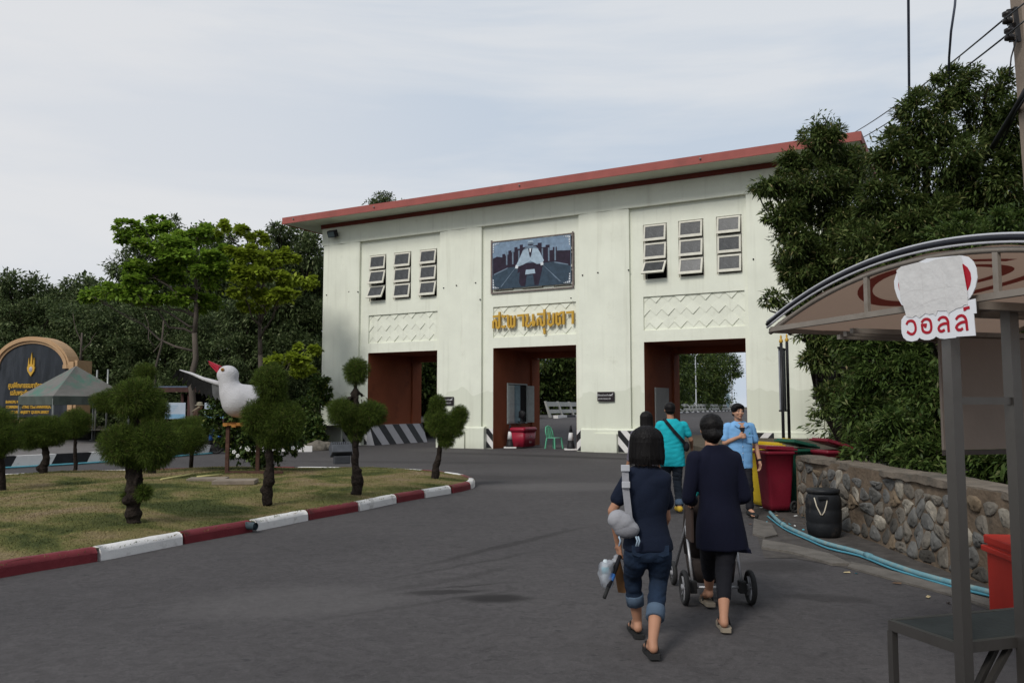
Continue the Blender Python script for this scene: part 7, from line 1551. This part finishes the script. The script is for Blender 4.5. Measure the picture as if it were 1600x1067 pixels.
onface('eye', [((s * .031, .083, .004), (.0125, .006, .0055)) for s in (-1, 1)], EW, p5); onface('iris', [((s * .031, .0885, .004), (.0055, .003, .0052)) for s in (-1, 1)], HAIR, p5)
onface('eyebrow', [((s * .033, .089, .024), (.020, .006, .0042)) for s in (-1, 1)], HAIR, p5); onface('mouth', [((0, .0945, -.0585), (.024, .006, .0035)), ((0, .0935, -.0635), (.018, .006, .0045))], LIP, p5); onface('nostril', [((s * .007, .108, -.038), (.004, .004, .003)) for s in (-1, 1)], mat('nostril_dark', (.08, .03, .02)), p5)
# open collar, placket, buttons, pocket, dark undershirt, watch
m = MB(); m.add([(-.075, .075, 1.42), (-.02, .118, 1.37), (-.05, .128, 1.325), (-.115, .108, 1.37)], [(0, 1, 2, 3), (3, 2, 1, 0)]); m.add([(.075, .075, 1.42), (.02, .118, 1.37), (.05, .128, 1.325), (.115, .108, 1.37)], [(3, 2, 1, 0), (0, 1, 2, 3)]); m.build('collar', SKYB, p5)
m = MB(); m.add([(-.05, .088, 1.405), (.05, .088, 1.405), (.046, .118, 1.34), (.036, .124, 1.31), (-.036, .124, 1.31), (-.046, .118, 1.34), (0, .06, 1.33)], [(0, 5, 4, 3, 2, 1), (0, 1, 6), (1, 2, 6), (2, 3, 6), (3, 4, 6), (4, 5, 6), (5, 0, 6)]); m.build('neck_opening', SKIN2, p5); m = MB(); m.add([(-.044, .121, 1.335), (.044, .121, 1.335), (.010, .1345, 1.235), (-.010, .1345, 1.235), (0, .09, 1.28)], [(0, 3, 2, 1), (0, 1, 4), (1, 2, 4), (2, 3, 4), (3, 0, 4)]); m.build('undershirt', BLKC, p5)
m = MB(); m.box(-.155, .118, 1.10, -.06, .132, 1.22, bev=.004); m.prism([(-.16, 1.23), (-.055, 1.23), (-.055, 1.205), (-.107, 1.19), (-.16, 1.205)], .12, .137, 'xz'); m.build('breast_pocket', SKYB, p5); m = MB(); m.box(-.118, .136, 1.235, -.100, .142, 1.255); m.build('badge_mark', mat('badge_green', (.02, .25, .15), .6), p5)
m = MB()
for z in (1.15, 1.05, .95, .85): m.sph((.0, .136, z), (.007, .004, .007), 8)
m.build('button', SW, p5); m = MB(); m.tube([(0, .132, 1.24), (0, .135, .74)], .003, 5); m.build('placket', mat('placket_blue', (.11, .25, .45), .8), p5)
m = MB(); a = sub(J['elL'], J['haL'], .86); m.tube([a, a + Vector((-.002, .008, -.026))], .033, 16); m.build('watch', BLKC, p5)
# person in brown with a floppy hat, far left
p6 = empty('person', W(306, 690, 31.5), R(-70), 'person in brown with a floppy camouflage hat carrying a roll on the shoulder', 'person', 'people walking by the gatehouse'); p6.location.z = .29
J = dict(head=(0, .10, 1.36), neck=(0, .03, 1.24), shL=(-.2, 0, 1.14), elL=(-.26, .05, .88), haL=(-.2, .25, .8), shR=(.2, 0, 1.14), elR=(.26, .05, .88), haR=(.2, .25, .8), knL=(-.09, .06, .44), anL=(-.09, 0, .12), toL=(-.1, .2, .05), knR=(.09, .02, .44), anR=(.09, -.05, .12), toR=(.1, .15, .05), crotch=.68)
BRC = mat('brown_shirt', (.055, .032, .022), .9, .15, 5)
figure(p6, J, [(0, 0, .66, .2, .13), (0, 0, .9, .19, .13), (0, .0, 1.1, .22, .13), (0, .02, 1.2, .16, .1), (0, .03, 1.25, .07, .07)], BRC, None, BLKC, None, True, BLKC, seedw=51, sleeve=1.6, voxel=.016)
m = MB(); m.lathe([(.20, 1.395), (.17, 1.415), (.115, 1.43), (.11, 1.50), (.08, 1.53), (.01, 1.54)], 22, (0, .10)); m.build('floppy_hat', mat('camo_cloth', (.20, .18, .13), .9, .5, 16), p6)
m = MB(); m.tube([(-.32, -.15, 1.16), (.18, .1, 1.34)], .045, 10); o = m.build('cloth_roll', mat('roll_tan', (.24, .20, .14), .9), label='pale roll carried on the shoulder of the person in the floppy hat', cat='bundle'); o.location = p6.location; o.rotation_euler = p6.rotation_euler
